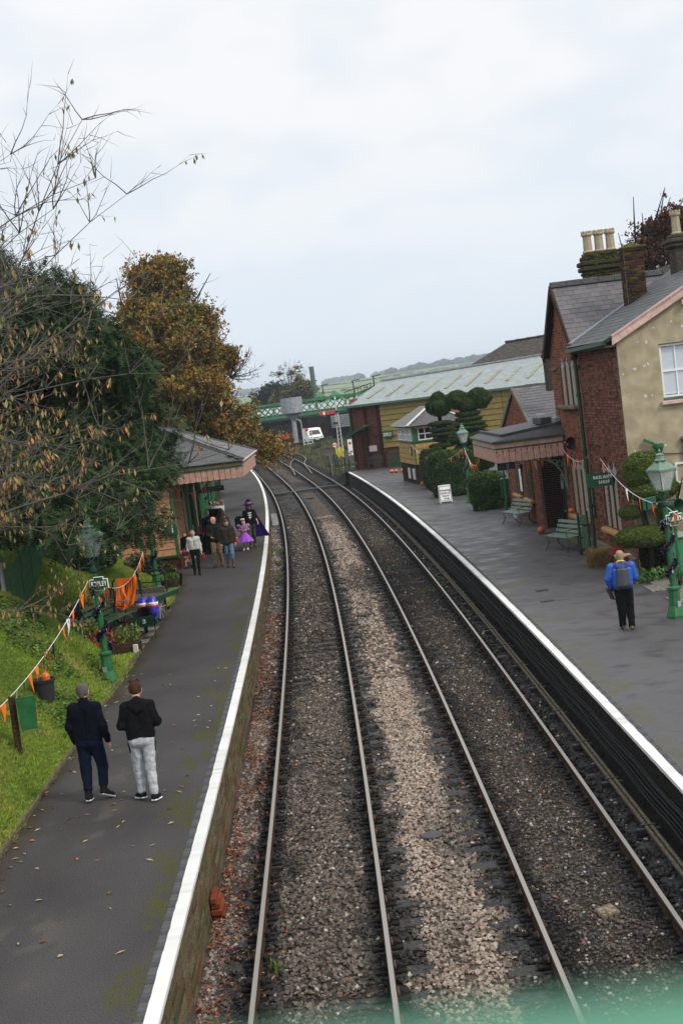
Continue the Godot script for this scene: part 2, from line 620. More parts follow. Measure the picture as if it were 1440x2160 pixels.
# ---- ground, far country ------------------------------------------------------------------------------------
func ground_and_hills() -> void:
	var g := Geo.new()
	var xs := [-2500.0, -600.0, -120.0, -40.0, -12.0, 0.0, 12.0, 40.0, 120.0, 600.0, 2500.0]
	var ds := [-40.0, 60.0, 110.0, 120.0, 130.0, 140.0, 150.0, 160.0, 170.0, 260.0, 420.0, 900.0, 3500.0]
	g.tint(lin(0.05, 0.065, 0.025))
	for i in xs.size() - 1:
		for j in ds.size() - 1:
			var y0 := rise(ds[j]) - 0.4
			var y1 := rise(ds[j + 1]) - 0.4
			g.quad(V(xs[i], y0, ds[j]), V(xs[i + 1], y0, ds[j]), V(xs[i + 1], y1, ds[j + 1]), V(xs[i], y1, ds[j + 1]))
	struct("ground", g, M["soil"])
	var hh := func(x: float, d: float) -> float:
		var t := smoothstep(660.0, 2500.0, d)
		return -0.6 + t * (24.0 + 4.0 * fn.get_noise_2d(x * 0.003, d * 0.003) + clampf(x * 0.03, -4.0, 10.0)) + smoothstep(2600.0, 3300.0, d) * (7.0 + 4.0 * fn.get_noise_2d(x * 0.002, 7.0) - clampf(x * 0.03, -8.0, 6.0))
	var hl := Geo.new()
	for i in 60:
		for j in 40:
			var x0 := -2000.0 + i * 66.6
			var d0 := 660.0 + j * 70.0
			var k := fn.get_noise_2d(floorf(x0 / 260.0) * 3.1, floorf(d0 / 480.0) * 7.7)
			hl.tint(lin(0.17, 0.25, 0.06).lerp(lin(0.24, 0.27, 0.11), clampf(0.5 + k, 0, 1)))
			hl.quad(V(x0, hh.call(x0, d0), d0), V(x0 + 66.6, hh.call(x0 + 66.6, d0), d0), V(x0 + 66.6, hh.call(x0 + 66.6, d0 + 70), d0 + 70), V(x0, hh.call(x0, d0 + 70), d0 + 70))
	struct("hills", hl, M["hill"])
	# woods along the ridges, too far off to tell the trees apart
	var lump := Geo.new()
	for k in 5:
		lump.ball(W(rng.randf_range(-0.5, 0.5), rng.randf_range(0.2, 0.8), rng.randf_range(-0.5, 0.5)), Vector3.ONE * rng.randf_range(0.45, 0.7), 7, 5)
	var xf := []
	var cols := PackedColorArray()
	for i in 1700:
		var x := rng.randf_range(-700.0, 700.0)
		var d := 0.0
		if x > 55.0 and i % 3:
			d = rng.randf_range(2380.0, 2620.0)
			if fn.get_noise_2d(x * 0.025, 3.0) < -0.05 and x < 140.0:
				continue
		else:
			d = rng.randf_range(3100.0, 3300.0)
			if x > -40.0 and fn.get_noise_2d(x * 0.015, 9.0) < 0.0:
				continue
		var s := rng.randf_range(6.5, 12.0)
		xf.append(Transform3D(Basis(UP, rng.randf() * TAU).scaled(W(s, s * 0.9, s)), V(x, hh.call(x, d) - 1.0, d)))
		cols.append(vary(lin(0.045, 0.06, 0.025), 0.3))
	var w := many(self, "distant_woodland", lump.mesh(), M["hill"], xf, cols)
	w.set_meta("label", "hazy woods along the ridge of the far hills")
	w.set_meta("category", "woodland")
	# hedges between the far fields
	var hx := []
	var hc := PackedColorArray()
	for i in 420:
		var x := rng.randf_range(-360, 440)
		var d: float = [1400.0, 2020.0][i % 2] + x * 0.25
		var s := rng.randf_range(1.0, 2.2)
		hx.append(Transform3D(Basis(UP, rng.randf() * TAU).scaled(W(s * 1.6, s, s)), V(x, hh.call(x, d) - 0.3, d)))
		hc.append(vary(lin(0.05, 0.065, 0.03), 0.3))
	var hd := many(self, "distant_hedges", lump.mesh(), M["hill"], hx, hc)
	tag(hd, "dark hedge lines between the pale far fields", "hedge")


# colour of the ballast: o is metres right of the nearer track's right rail
func ballast_color(o: float, d: float, q: float) -> Color:
	var dark := lin(0.034, 0.032, 0.031)
	var mid := lin(0.098, 0.081, 0.068)
	var clean := lin(0.25, 0.2, 0.162)
	var grey := lin(0.19, 0.16, 0.14)
	var k := dark
	if o < -1.62:
		k = dark.lerp(grey, smoothstep(-1.7, -1.95, o + q * 0.2))
	elif o < -1.35:
		k = dark
	elif o < -0.1:
		k = dark.lerp(mid, smoothstep(0.7, 0.25, absf(o + 0.75) + q * 0.3))
	elif o < 1.75:
		var t := smoothstep(0.62, 0.3, absf(o - 0.84) + q * 0.2)
		k = dark.lerp(clean, t).lerp(mid, 0.45 * smoothstep(55.0, 95.0, d))
	elif o < 3.2:
		k = dark.lerp(mid, 0.75 * smoothstep(0.6, 0.2, absf(o - 2.45) + q * 0.3))
	else:
		k = dark.lerp(mid, 0.12)
	return k.lerp(dark, 0.6 * smoothstep(0.05, 0.4, fn.get_noise_2d(o * 0.7 + 40.0, d * 0.12)))


func sweep(g: Geo, pts: Array, prof: PackedVector2Array) -> void:
	# prof: x to the right, y up, counter-clockwise seen looking back along the path
	var m := prof.size()
	var rings := []
	for i in pts.size():
		var t: Vector3 = pts[mini(i + 1, pts.size() - 1)] - pts[maxi(i - 1, 0)]
		var x := t.cross(UP).normalized()
		var ring := []
		for p in prof:
			ring.append(pts[i] + x * p.x + UP * p.y)
		rings.append(ring)
	for i in pts.size() - 1:
		for k in m:
			var k2 := (k + 1) % m
			g.quad(rings[i][k], rings[i][k2], rings[i + 1][k2], rings[i + 1][k])


func rail_parts(t: Node3D, pts: Array) -> void:
	var g := Geo.new()
	sweep(g, pts, PackedVector2Array([P(-0.04, -0.15), P(0.04, -0.15), P(0.04, -0.115), P(0.012, -0.1), P(0.012, -0.055), P(0.036, -0.045), P(0.036, -0.008), P(0.026, 0.0), P(-0.026, 0.0), P(-0.036, -0.008), P(-0.036, -0.045), P(-0.012, -0.055), P(-0.012, -0.1), P(-0.04, -0.115)]))
	var r := part(t, "rail", g, M["rust"])
	var s := Geo.new()
	sweep(s, pts, PackedVector2Array([P(-0.027, -0.003), P(0.027, -0.003), P(0.027, 0.004), P(-0.027, 0.004)]))
	part(r, "running_surface", s, M["steel"])


func tracks() -> void:
	var chair := Geo.new()
	chair.tint(lin(0.03, 0.027, 0.025))
	chair.cbox(W(0, 0.015, 0), W(0.36, 0.04, 0.2), 0.01)
	chair.cbox(W(-0.075, 0.06, 0), W(0.05, 0.08, 0.13), 0.012)
	chair.cbox(W(0.085, 0.06, 0), W(0.05, 0.08, 0.13), 0.012)
	chair.box(W(-0.13, 0.045, 0), W(0.06, 0.03, 0.04))
	chair.box(W(0.14, 0.045, 0), W(0.06, 0.03, 0.04))
	chair.tint(lin(0.16, 0.10, 0.055))
	chair.cbox(W(0.052, 0.075, 0.01), W(0.03, 0.045, 0.17), 0.008)
	var chair_mesh := chair.mesh()
	var sl := []
	for k in 3:
		var s := Geo.new()
		s.cbox(W(0, -0.06, 0), W(2.59 + k * 0.02, 0.13, 0.245 + 0.01 * k), 0.012)
		sl.append(s.mesh())
	for tr in 2:
		var offs: Array = [[-1.5, 0.0], [1.77, 3.27]][tr]
		var t := thing("railway_track", ["nearer railway track beside the left platform, curving away left", "second railway track beside the right platform with exposed sleeper ends"][tr], "track")
		for o: float in offs:
			var pts := []
			var d := 5.0
			while d < 175.0:
				pts.append(on(d, o, 0.0))
				d += 1.5
			rail_parts(t, pts)
		var mid: float = (offs[0] + offs[1]) * 0.5
		var far := []
		var i := 0
		var d := 8.6 + tr * 0.3
		while d < 112.0:
			var dd := d + rng.randf_range(-0.03, 0.03)
			var yaw := heading(dd) + rng.randf_range(-0.012, 0.012)
			var at := Transform3D(Basis(UP, yaw), on(dd, mid + rng.randf_range(-0.03, 0.03), -0.178 + rng.randf_range(-0.006, 0.006)))
			part(t, "sleeper", sl[i % 3], M["sleeper_oily"] if tr == 0 or i % 5 == 4 else M["sleeper"], at)
			for sgn: float in [-1.0, 1.0]:
				var b := Basis(UP, yaw + (PI if sgn < 0 else 0.0))
				var p := Transform3D(b, on(dd, offs[0 if sgn < 0 else 1], -0.162))
				if d < 44.0:
					part(t, "rail_chair", chair_mesh, M["cast_iron"], p)
				else:
					far.append(p)
			d += 0.712
			i += 1
		var fc := many(t, "far_rail_chairs", chair_mesh, M["cast_iron"], far, PackedColorArray())
		fc.set_meta("kind", "stuff")
	# turnout to the yard
	var sd := thing("siding_track", "siding rails bending off through points towards the dark yard shed", "track")
	var ra := [W(-3.45, 0.03, 121.0), W(-3.7, 0.13, 125.6), W(-4.15, 0.26, 133.5), W(-4.2, 0.36, 139.0), W(-4.1, 0.42, 142.3), W(-4.25, 0.49, 146.5), W(-4.8, 0.54, 149.2), W(-6.04, 0.63, 154.5), W(-7.53, 0.7, 160.8), W(-9.6, 0.75, 172.9), W(-14.0, 0.75, 200.0)]
	var rb := [W(-2.05, 0.03, 120.5), W(-2.32, 0.12, 125.0), W(-2.85, 0.26, 133.7), W(-2.85, 0.35, 138.6), W(-2.83, 0.41, 142.1), W(-3.5, 0.55, 149.8), W(-5.3, 0.66, 157.0), W(-7.5, 0.75, 166.0), W(-12.4, 0.75, 200.0)]
	for q: Array in [ra, rb]:
		var cu := Curve3D.new()
		for p: Vector3 in q:
			cu.add_point(V(p.x, p.y, p.z))
		var pts := []
		for i in q.size() - 1:
			for s in 5:
				var p0: Vector3 = q[maxi(i - 1, 0)]
				var p3: Vector3 = q[mini(i + 2, q.size() - 1)]
				var r: Vector3 = q[i].cubic_interpolate(q[i + 1], p0, p3, s / 5.0)
				pts.append(V(r.x, r.y, r.z))
		rail_parts(sd, pts)
	# yard rails crossing behind, seen edge on
	for k in 3:
		var pts := []
		for s in 12:
			var x := -26.0 + s * 3.6
			pts.append(V(x, 0.76, 176.0 + k * 4.0 + 0.004 * x * x - x * 0.12))
		rail_parts(sd, pts)
	# ballast bed
	var bed := Geo.new()
	bed.colored = true
	var cols := []
	var rows := []
	var ds := []
	var d := 4.0
	while d < 178.0:
		ds.append(d)
		d += 0.35 if d < 45.0 else (0.8 if d < 100.0 else 2.0)
	var os := []
	var o := -2.5
	while o < 4.3:
		os.append(o)
		o += 0.085
	for dd: float in ds:
		var row := []
		var rc := []
		for oo: float in os:
			var q := fn.get_noise_2d(oo * 3.0, dd * 1.2)
			var show := smoothstep(-0.22, 0.12, fn.get_noise_2d(dd * 0.35, oo * 0.8 + 20.0))
			var lift := show * 0.035 * smoothstep(0.62, 0.45, absf(oo + 0.75)) + maxf(show, 0.75) * 0.036 * smoothstep(0.68, 0.5, absf(oo - 2.52)) + 0.02 * smoothstep(0.42, 0.3, absf(oo - 0.82)) + 0.02 * smoothstep(-1.75, -1.95, oo)
			row.append(on(dd, oo, -0.2 + lift + 0.03 * fn.get_noise_2d(oo * 6.0 + 9.0, dd * 6.0)))
			rc.append(ballast_color(oo, dd, q * 1.5) * (0.9 + 0.35 * fn.get_noise_2d(oo * 17.0, dd * 11.0)))
		rows.append(row)
		cols.append(rc)
	for j in ds.size() - 1:
		for i in os.size() - 1:
			bed.col = cols[j][i]
			bed.quad(rows[j][i], rows[j][i + 1], rows[j + 1][i + 1], rows[j + 1][i])
	var bo := struct("ballast_bed", bed, M["ballast_bed"])
	# yard surface: cinders right and left of the far line
	var yd := Geo.new()
	for i in 40:
		for j in 34:
			var x0 := -42.0 + i * 2.0
			var d0 := 101.0 + j * 3.2
			if x0 < cx(minf(d0, 170.0)) - 2.6 and d0 < 150.0:
				continue
			var q := fn.get_noise_2d(x0 * 0.3, d0 * 0.3)
			yd.tint(lin(0.05, 0.047, 0.043).lerp(lin(0.11, 0.12, 0.045), clampf(q * 2.5, 0, 1)).lerp(lin(0.12, 0.105, 0.09), clampf(-q * 2.5, 0, 1)))
			yd.quad(V(x0, rise(d0) - 0.24, d0), V(x0 + 2, rise(d0) - 0.24, d0), V(x0 + 2, rise(d0 + 3.2) - 0.24, d0 + 3.2), V(x0, rise(d0 + 3.2) - 0.24, d0 + 3.2))
	struct("yard_ground", yd, M["ballast_bed"])
	# stones
	var shapes := []
	for k in 3:
		var s := Geo.new()
		var pts := []
		for i in 8:
			pts.append(W(1 if i & 1 else -1, 0.75 if i & 2 else -0.75, 1 if i & 4 else -1) * rng.randf_range(0.5, 0.85))
		for f: Array in [[1, 5, 7, 3], [0, 2, 6, 4], [2, 3, 7, 6], [4, 6, 7, 5], [0, 1, 3, 2]]:
			s.quad(pts[f[0]], pts[f[3]], pts[f[2]], pts[f[1]])
		shapes.append(s.mesh())
	var sets := [[], [], []]
	var sc := [PackedColorArray(), PackedColorArray(), PackedColorArray()]
	for n in 82000:
		var near := n < 56000
		var dd := rng.randf_range(11.5, 32.0) if near else rng.randf_range(32.0, 78.0)
		var oo := rng.randf_range(-2.14, 3.75)
		if absf(oo) < 0.075 or absf(oo + 1.5) < 0.075 or absf(oo - 1.77) < 0.075 or absf(oo - 3.27) < 0.075:
			continue
		var q := fn.get_noise_2d(oo * 3.0, dd * 1.2)
		var k := ballast_color(oo, dd, q * 1.5)
		var s := rng.randf_range(0.016, 0.036) * (1.0 if near else 1.5)
		if oo > 1.9 and oo < 3.2:
			s *= 0.7
		var show := smoothstep(-0.22, 0.12, fn.get_noise_2d(dd * 0.35, oo * 0.8 + 20.0))
		if show < 0.5 and rng.randf() < 0.5 and oo < -0.1:
			continue
		var y := -0.188 + s * 0.35 + show * 0.03 * smoothstep(0.62, 0.45, absf(oo + 0.75)) + maxf(show, 0.75) * 0.034 * smoothstep(0.68, 0.5, absf(oo - 2.52)) + 0.02 * smoothstep(0.5, 0.3, absf(oo - 0.78))
		var f1 := fposmod(dd - (8.9 if oo > 0.8 else 8.6) + 0.356, 0.712) / 0.712
		if f1 > 0.31 and f1 < 0.69 and ((oo > 1.22 and oo < 1.72 and rng.randf() < 0.93) or (oo > 0.08 and oo < 0.5 and rng.randf() < 0.75)):
			continue
		var which := n % 3
		sets[which].append(Transform3D(turned(rng.randf() * TAU, rng.randf_range(-0.7, 0.7), rng.randf_range(-0.7, 0.7)).scaled_local(W(s, s * rng.randf_range(0.6, 1.0), s * rng.randf_range(0.7, 1.2))), on(dd, oo, y)))
		var lightness := 1.15 * (1.0 + rng.randf_range(-0.45, 0.5))
		k = vary(k * lightness, 0.15)
		if rng.randf() < 0.05 and k.r > 0.05:
			k = lin(0.42, 0.38, 0.33) * rng.randf_range(0.6, 1.0)
		sc[which].append(k)
	for k in 3:
		var st := many(self, numbered("ballast_stones"), shapes[k], M["stone"], sets[k], sc[k])
		tag(st, "crushed stone ballast lying between and beside the rails", "ballast", "ballast of the two tracks")
	# dead leaves blown against the left platform wall
	var lf := leaf_mesh(0.035, 0.016)
	var lx := []
	var lc := PackedColorArray()
	for n in 5200:
		var dd := rng.randf_range(11.0, 44.0)
		var oo := -2.15 + absf(rng.randfn(0.0, 0.3))
		if n % 4 == 0:
			oo = rng.randf_range(-2.1, 3.0)
		if fn.get_noise_2d(oo * 2.0, dd) < -0.1 and n % 3:
			continue
		lx.append(Transform3D(turned(rng.randf() * TAU, rng.randf_range(-0.6, 0.6), rng.randf_range(-0.6, 0.6)).scaled(Vector3.ONE * rng.randf_range(0.7, 1.3)), on(dd, oo, -0.155 + rng.randf() * 0.02)))
		lc.append(vary([lin(0.22, 0.075, 0.035), lin(0.30, 0.13, 0.06), lin(0.13, 0.055, 0.03)][n % 3], 0.35))
	var ll := many(self, "leaf_litter", lf, M["leafy"], lx, lc)
	tag(ll, "brown dead leaves scattered over the ballast by the left wall", "leaves")
	# rodding, slabs and odd things on the ballast
	for k in 5:
		var spots := [P(20.3, 0.83), P(41.5, 0.78), P(60.0, 0.72), P(76.0, 0.68), P(93.0, 0.7)]
		var c := Geo.new()
		if k == 0:
			c.lathe([P(0.15, 0), P(0.165, 0.01), P(0.165, 0.035), P(0.15, 0.045), P(0.0, 0.05)], Transform3D(), 20)
		else:
			c.cbox(W(0, 0.03, 0), W(0.48, 0.07, 0.26), 0.015, turned(0.1))
		single("drain_cover" if k == 0 else "ballast_block", c, M["black_iron"] if k == 0 else M["sleeper_oily"], ["round grey drain lid on the pale ballast between the tracks", "dark flat block on the pale ballast, nearest to the round lid", "dark flat block on the ballast between tracks, second beyond the round lid", "dark flat block on the ballast between tracks, third beyond the round lid", "dark flat block on the ballast, just before the dark crossing strip"][k], "drain cover" if k == 0 else "block", TB(on(spots[k].x, spots[k].y, -0.16)))
	var sb := Geo.new()
	sb.cbox(O0, W(0.24, 0.07, 0.22), 0.02, turned(0.4, 0.2, 0.1))
	single("stone_lump", sb, M["stone_trim"], "pale broken stone lying between the rails of the right track", "stone", TB(on(16.6, 2.62, -0.14)))
	# barrow crossing strip
	var cr := Geo.new()
	cr.bar(on(99.5, -1.4, -0.05), on(101.5, 4.1, -0.05), 0.55, 0.12)
	single("crossing_strip", cr, M["sleeper_oily"], "dark timber strip laid across both tracks near the platform ends", "crossing strip")
	# grating in the six-foot beside the left platform
	var gr := thing("metal_grating", "pale metal grating lying beside the left platform wall", "grating")
	for k in 9:
		var b := Geo.new()
		b.bar(on(76.0 + k * 0.9, -2.05, -0.12), on(76.0 + k * 0.9, -1.72, -0.12), 0.3, 0.05)
		part(gr, "grating_bar", b, M["pale_grey"])
	# weeds
	for k in 7:
		var p: Vector2 = [P(45.0, 2.9), P(52.0, 2.35), P(46.0, 3.55), P(53.0, -1.85), P(58.0, -1.8), P(63.0, -1.8), P(16.2, -1.3)][k]
		weed(on(p.x, p.y, -0.17), 0.32 if k < 6 else 0.12, 90 if k < 6 else 22, ["weed patch beside the right track rail", "flat moss patch between the rails of the right track", "green fern tuft at the foot of the right platform wall", "green weed tuft on the ballast by the left platform, nearest", "green weed tuft on the ballast by the left platform, middle one", "green weed tuft on the ballast by the left platform, farthest", "tiny weed growing beside the left rail in the foreground"][k])


func leaf_mesh(l: float, w: float) -> ArrayMesh:
	# a folded pointed leaf, four faces
	var g := Geo.new()
	var a := W(0, 0, -l)
	var b := W(0, 0, l)
	var m := W(0, -w * 0.25, -l * 0.05)
	g.tri(a, m, W(w, w * 0.3, 0))
	g.tri(m, b, W(w, w * 0.3, 0))
	g.tri(a, W(-w, w * 0.3, 0), m)
	g.tri(m, W(-w, w * 0.3, 0), b)
	return g.mesh()


func blade_mesh(n: int, h: float, spread: float) -> ArrayMesh:
	var g := Geo.new()
	for i in n:
		var a := rng.randf() * TAU
		var o := W(cos(a), 0, sin(a)) * spread * rng.randf()
		var lean := W(cos(a + rng.randf_range(-1, 1)), 0, sin(a + rng.randf_range(-1, 1))) * h * rng.randf_range(0.2, 0.8)
		var hh := h * rng.randf_range(0.6, 1.1)
		var s := W(-sin(a), 0, cos(a)) * h * 0.07
		g.tri(o - s, o + s, o + lean * 0.5 + UP * hh * 0.7 + s * 0.6)
		g.tri(o - s, o + lean * 0.5 + UP * hh * 0.7 + s * 0.6, o + lean + UP * hh)
	return g.mesh()


func weed(p: Vector3, r: float, n: int, label: String) -> void:
	var t := thing("weed", label, "weed", p, 0.0, "weeds along the tracks")
	var g := Geo.new()
	for i in n:
		var a := rng.randf() * TAU
		var q := r * sqrt(rng.randf())
		var o := W(cos(a) * q, 0.0, sin(a) * q * 1.6)
		var tip := o + W(rng.randf_range(-0.06, 0.06), rng.randf_range(0.03, 0.12), rng.randf_range(-0.06, 0.06))
		var s := W(rng.randf_range(-1, 1), 0, rng.randf_range(-1, 1)).normalized() * 0.022
		g.tint(vary(lin(0.09, 0.14, 0.025), 0.4))
		g.tri(o - s, o + s, tip)
	part(t, "leaves", g, M["leafy"])


# ---- platforms ----------------------------------------------------------------------------------------------
func left_edge(d: float) -> float:
	# where the left platform's asphalt meets the grass
	var tab := [P(5, -4.7), P(18.4, -4.97), P(27.5, -5.06), P(34, -5.1), P(40, -5.2), P(46.5, -5.4), P(50, -5.75), P(51, -6.2), P(66, -6.9), P(76, -6.9), P(90, -7.4), P(116, -9.3), P(140, -12.6)]
	for i in tab.size() - 1:
		if d <= tab[i + 1].x:
			return lerpf(tab[i].y, tab[i + 1].y, (d - tab[i].x) / (tab[i + 1].x - tab[i].x))
	return -12.6


func platforms() -> void:
	var lo := -2.18
	var ro := 3.95
	# asphalt of the left platform
	var g := Geo.new()
	var rows := []
	var d := 3.0
	var dl := []
	while d < 132.0:
		dl.append(d)
		d += 0.09 if d < 32.0 else 0.4
	var n := 44
	for dd: float in dl:
		var e := on(dd, lo - 0.22, PY)
		var w := left_edge(dd)
		var row := []
		for i in n + 1:
			var t := float(i) / n
			row.append(W(lerpf(w, e.x, t), PY + rise(dd) * 0.6, e.z * t - dd * (1.0 - t)))
		rows.append(row)
	var lcol := []
	for j in dl.size():
		var rc := []
		for i in n + 1:
			var p: Vector3 = rows[j][i]
			var w := left_edge(dl[j])
			var e: float = on(dl[j], lo - 0.22, 0).x
			var q := fn.get_noise_2d(p.x * 2.2, p.z * 1.1)
			var k := lin(0.118, 0.112, 0.112) * (1.0 + 0.3 * fn.get_noise_2d(p.x * 0.8 + 30.0, p.z * 0.5))
			var edge := e - p.x
			var moss := smoothstep(0.02, 0.22, fn.get_noise_2d(p.x * 3.0 + 7.0, p.z * 0.9) + 0.26 - edge * 0.95)
			k = k.lerp(lin(0.125, 0.13, 0.022), moss * clampf(0.35 + 2.8 * fn.get_noise_2d(p.x * 20.0, p.z * 20.0), 0, 1))
			# scuffed sandy patches
			var sand := smoothstep(0.18, 0.4, fn.get_noise_2d(p.x * 0.9 + 3.0, p.z * 0.9 + 60.0) + 0.5 * q + 0.35 * fn.get_noise_2d(p.x * 7.0, p.z * 4.0)) * smoothstep(30.0, 20.0, dl[j]) * smoothstep(0.8, 1.4, edge)
			k = k.lerp(lin(0.2, 0.185, 0.165), sand * 0.5)
			var soil := smoothstep(0.3, 0.02, p.x - w + 0.22 * q)
			k = k.lerp(lin(0.085, 0.062, 0.035), soil * 0.8)
			rc.append(k)
		lcol.append(rc)
	g.colored = true
	for j in dl.size() - 1:
		for i in n:
			g.quadc([rows[j][i], rows[j][i + 1], rows[j + 1][i + 1], rows[j + 1][i]], [lcol[j][i], lcol[j][i + 1], lcol[j + 1][i + 1], lcol[j + 1][i]])
	var left := struct("left_platform", g, M["asphalt"])
	# asphalt of the right platform
	var h := Geo.new()
	var rr := []
	var dr := []
	d = 3.0
	while d < 101.5:
		dr.append(d)
		d += 0.3 if d < 60.0 else 0.7
	var m := 44
	for dd: float in dr:
		var e := on(dd, ro + 0.22, PY)
		var row := []
		for i in m + 1:
			var t := float(i) / m
			t = t * t * 0.6 + t * 0.4
			row.append(W(lerpf(e.x, 17.0, t), PY, e.z * (1.0 - t) - dd * t))
		rr.append(row)
	var rcol := []
	for j in dr.size():
		var rc := []
		for i in m + 1:
			var p: Vector3 = rr[j][i]
			var edge: float = p.x - rr[j][0].x
			var k := lin(0.125, 0.119, 0.125) * (1.0 + 0.35 * fn.get_noise_2d(p.x * 0.3 + 50.0, p.z * 0.2))
			if dr[j] > 34.5:
				k = k * 0.8 * (1.0 + 0.5 * fn.get_noise_2d(p.x * 0.35, p.z * 0.12 + 90.0))
			var moss := smoothstep(0.05, 0.25, fn.get_noise_2d(p.x * 2.4 + 17.0, p.z * 0.8) + 0.25 - edge * 0.7)
			k = k.lerp(lin(0.12, 0.115, 0.02), 0.7 * moss * clampf(0.6 + 2.0 * fn.get_noise_2d(p.x * 14.0, p.z * 14.0), 0, 1))
			rc.append(k)
		rcol.append(rc)
	h.colored = true
	for j in dr.size() - 1:
		for i in m:
			h.quadc([rr[j][i], rr[j][i + 1], rr[j + 1][i + 1], rr[j + 1][i]], [rcol[j][i], rcol[j][i + 1], rcol[j + 1][i + 1], rcol[j + 1][i]])
	var right := struct("right_platform", h, M["asphalt_damp"])
	# copings: a header course of bricks, its outer half painted white
	var bm := []
	for k in 4:
		var b := Geo.new()
		b.tint(vary(lin(0.125, 0.125, 0.13), 0.3))
		b.cbox(W(0, -0.035, 0), W(0.235, 0.075, 0.1), 0.008)
		bm.append(b.mesh())
	for side in 2:
		var own: Node3D = [left, right][side]
		var off: float = [lo - 0.118, ro + 0.118][side]
		var rest := []
		var dd := 7.0 if side == 0 else 11.0
		var cnt := 0
		while dd < (128.0 if side == 0 else 101.0):
			var tf := Transform3D(turned(heading(dd) + rng.randf_range(-0.02, 0.02), 0, rng.randf_range(-0.02, 0.02)), on(dd, off + rng.randf_range(-0.004, 0.004), PY + rng.randf_range(-0.003, 0.004) - rise(dd) * 0.4 * (1 - side)))
			if cnt < 290:
				part(own, "coping_brick", bm[cnt % 4], M["coping"], tf)
			else:
				rest.append(tf)
			cnt += 1
			dd += 0.107
		many(own, "far_coping_bricks", bm[0], M["coping"], rest, PackedColorArray())
		# the white line, worn at its inner edge
		var wl := Geo.new()
		dd = 3.0
		var end := 128.0 if side == 0 else 101.0
		var sg := -1.0 if side == 0 else 1.0
		var base: float = lo if side == 0 else ro
		var prev := []
		while dd < end:
			var wob := 0.009 * fn.get_noise_2d(dd * 3.0, side * 9.0) + 0.006 * fn.get_noise_2d(dd * 14.0, 5.0)
			var yy := PY + 0.012 - rise(dd) * 0.4 * (1 - side)
			var a := on(dd, base + sg * (-0.012), yy)
			var b := on(dd, base + sg * (0.135 + wob), yy)
			var lip := on(dd, base + sg * (-0.012), yy - 0.05 - 0.02 * absf(fn.get_noise_2d(dd * 7.0, 2.0)))
			wl.tint(lin(0.66, 0.66, 0.645) * (0.93 + 0.16 * fn.get_noise_2d(dd * 2.0, side * 5.0) - 0.35 * maxf(0.0, fn.get_noise_2d(dd * 9.0, 77.0) - 0.2)))
			if prev:
				if side == 0:
					wl.quad(prev[1], prev[0], a, b)
					wl.quad(prev[0], prev[2], lip, a)
				else:
					wl.quad(prev[0], prev[1], b, a)
					wl.quad(prev[2], prev[0], a, lip)
			prev = [a, b, lip]
			dd += 0.12 if dd < 45.0 else 0.5
		part(own, "white_line", wl, M["worn_white"])
		# the wall under the coping, in courses
		var wall := Geo.new()
		var wm: Material = M["dirty_wall"] if side == 0 else M["sooty_wall"]
		for c in 12:
			var y1 := PY - 0.06 - c * 0.078
			dd = 3.0
			var step := 0.0
			while dd < end:
				step = 0.5 if dd < 50.0 else 1.5
				var rec := rng.randf_range(0.0, 0.014) + 0.012 * maxf(0.0, fn.get_noise_2d(dd, c * 0.7)) - 0.0015 * c
				var ry := rise(dd) * 0.6 * (1 - side) if side == 0 else 0.0
				var a := on(dd, base + sg * (0.02 + rec), y1) - UP * rise(dd) * 0.4 * (1 - side)
				var b := on(dd + step - 0.012, base + sg * (0.02 + rec), y1) - UP * rise(dd) * 0.4 * (1 - side)
				var dn := Vector3.DOWN * 0.068
				wall.tint(vary(lin(0.2, 0.165, 0.105).lerp(lin(0.13, 0.13, 0.055), clampf(0.15 + 1.6 * fn.get_noise_2d(dd * 0.9, c * 2.0), 0, 1)).lerp(lin(0.2, 0.08, 0.04), clampf(fn.get_noise_2d(dd * 2.0 + 50.0, c * 3.0) * 1.6 + 0.06 * c - 0.4, 0, 0.8)), 0.3) if side == 0 else Color.WHITE)
				var inw := on(dd, base + sg * 0.2, y1) - on(dd, base, y1)
				if side == 0:
					wall.quad(a + dn, b + dn, b, a)
					wall.quad(a, b, b + inw, a + inw)
					wall.quad(b + dn, b + dn + inw, b + inw, b)
					wall.quad(a + dn + inw, a + dn, a, a + inw)
				else:
					wall.quad(b + dn, a + dn, a, b)
					wall.quad(b, a, a + inw, b + inw)
					wall.quad(b + dn + inw, b + dn, b, b + inw)
					wall.quad(a + dn, a + dn + inw, a + inw, a)
				dd += step
		var back := Geo.new()
		dd = 3.0
		while dd < end:
			var nx := minf(dd + 2.0, end)
			var a := on(dd, base + sg * 0.06, PY - 0.04)
			var b := on(nx, base + sg * 0.06, PY - 0.04)
			var dn := Vector3.DOWN * 1.1
			if side == 0: back.quad(a + dn, b + dn, b, a)
			else: back.quad(b + dn, a + dn, a, b)
			dd = nx
		var wp := part(own, "edge_wall", wall, wm)
		part(wp, "mortar_bed", back, M["sooty_wall"])
	# platform end of the right-hand side
	var ramp := Geo.new()
	ramp.quad(V(0.6, PY, 101.4), V(17, PY, 101.4), V(17, -0.2, 108.0), V(-0.2, -0.2, 108.0))
	ramp.quad(V(0.55, -0.3, 101.4), V(0.6, PY, 101.4), V(-0.2, -0.2, 108.0), V(-0.25, -0.3, 108.0))
	ramp.tint(lin(0.05, 0.05, 0.05))
	var rp := Geo.new()
	rp.put(ramp, Transform3D())
	for i in rp.c.size(): rp.c[i] = lin(0.055, 0.053, 0.052)
	rp.colored = true
	struct("platform_ramp", rp, M["asphalt"])
	# small red-brick buttress against the left wall
	var bt := thing("brick_buttress", "small red brick buttress leaning on the left platform wall", "buttress", on(18.3, lo + 0.02, -0.2), heading(18.3))
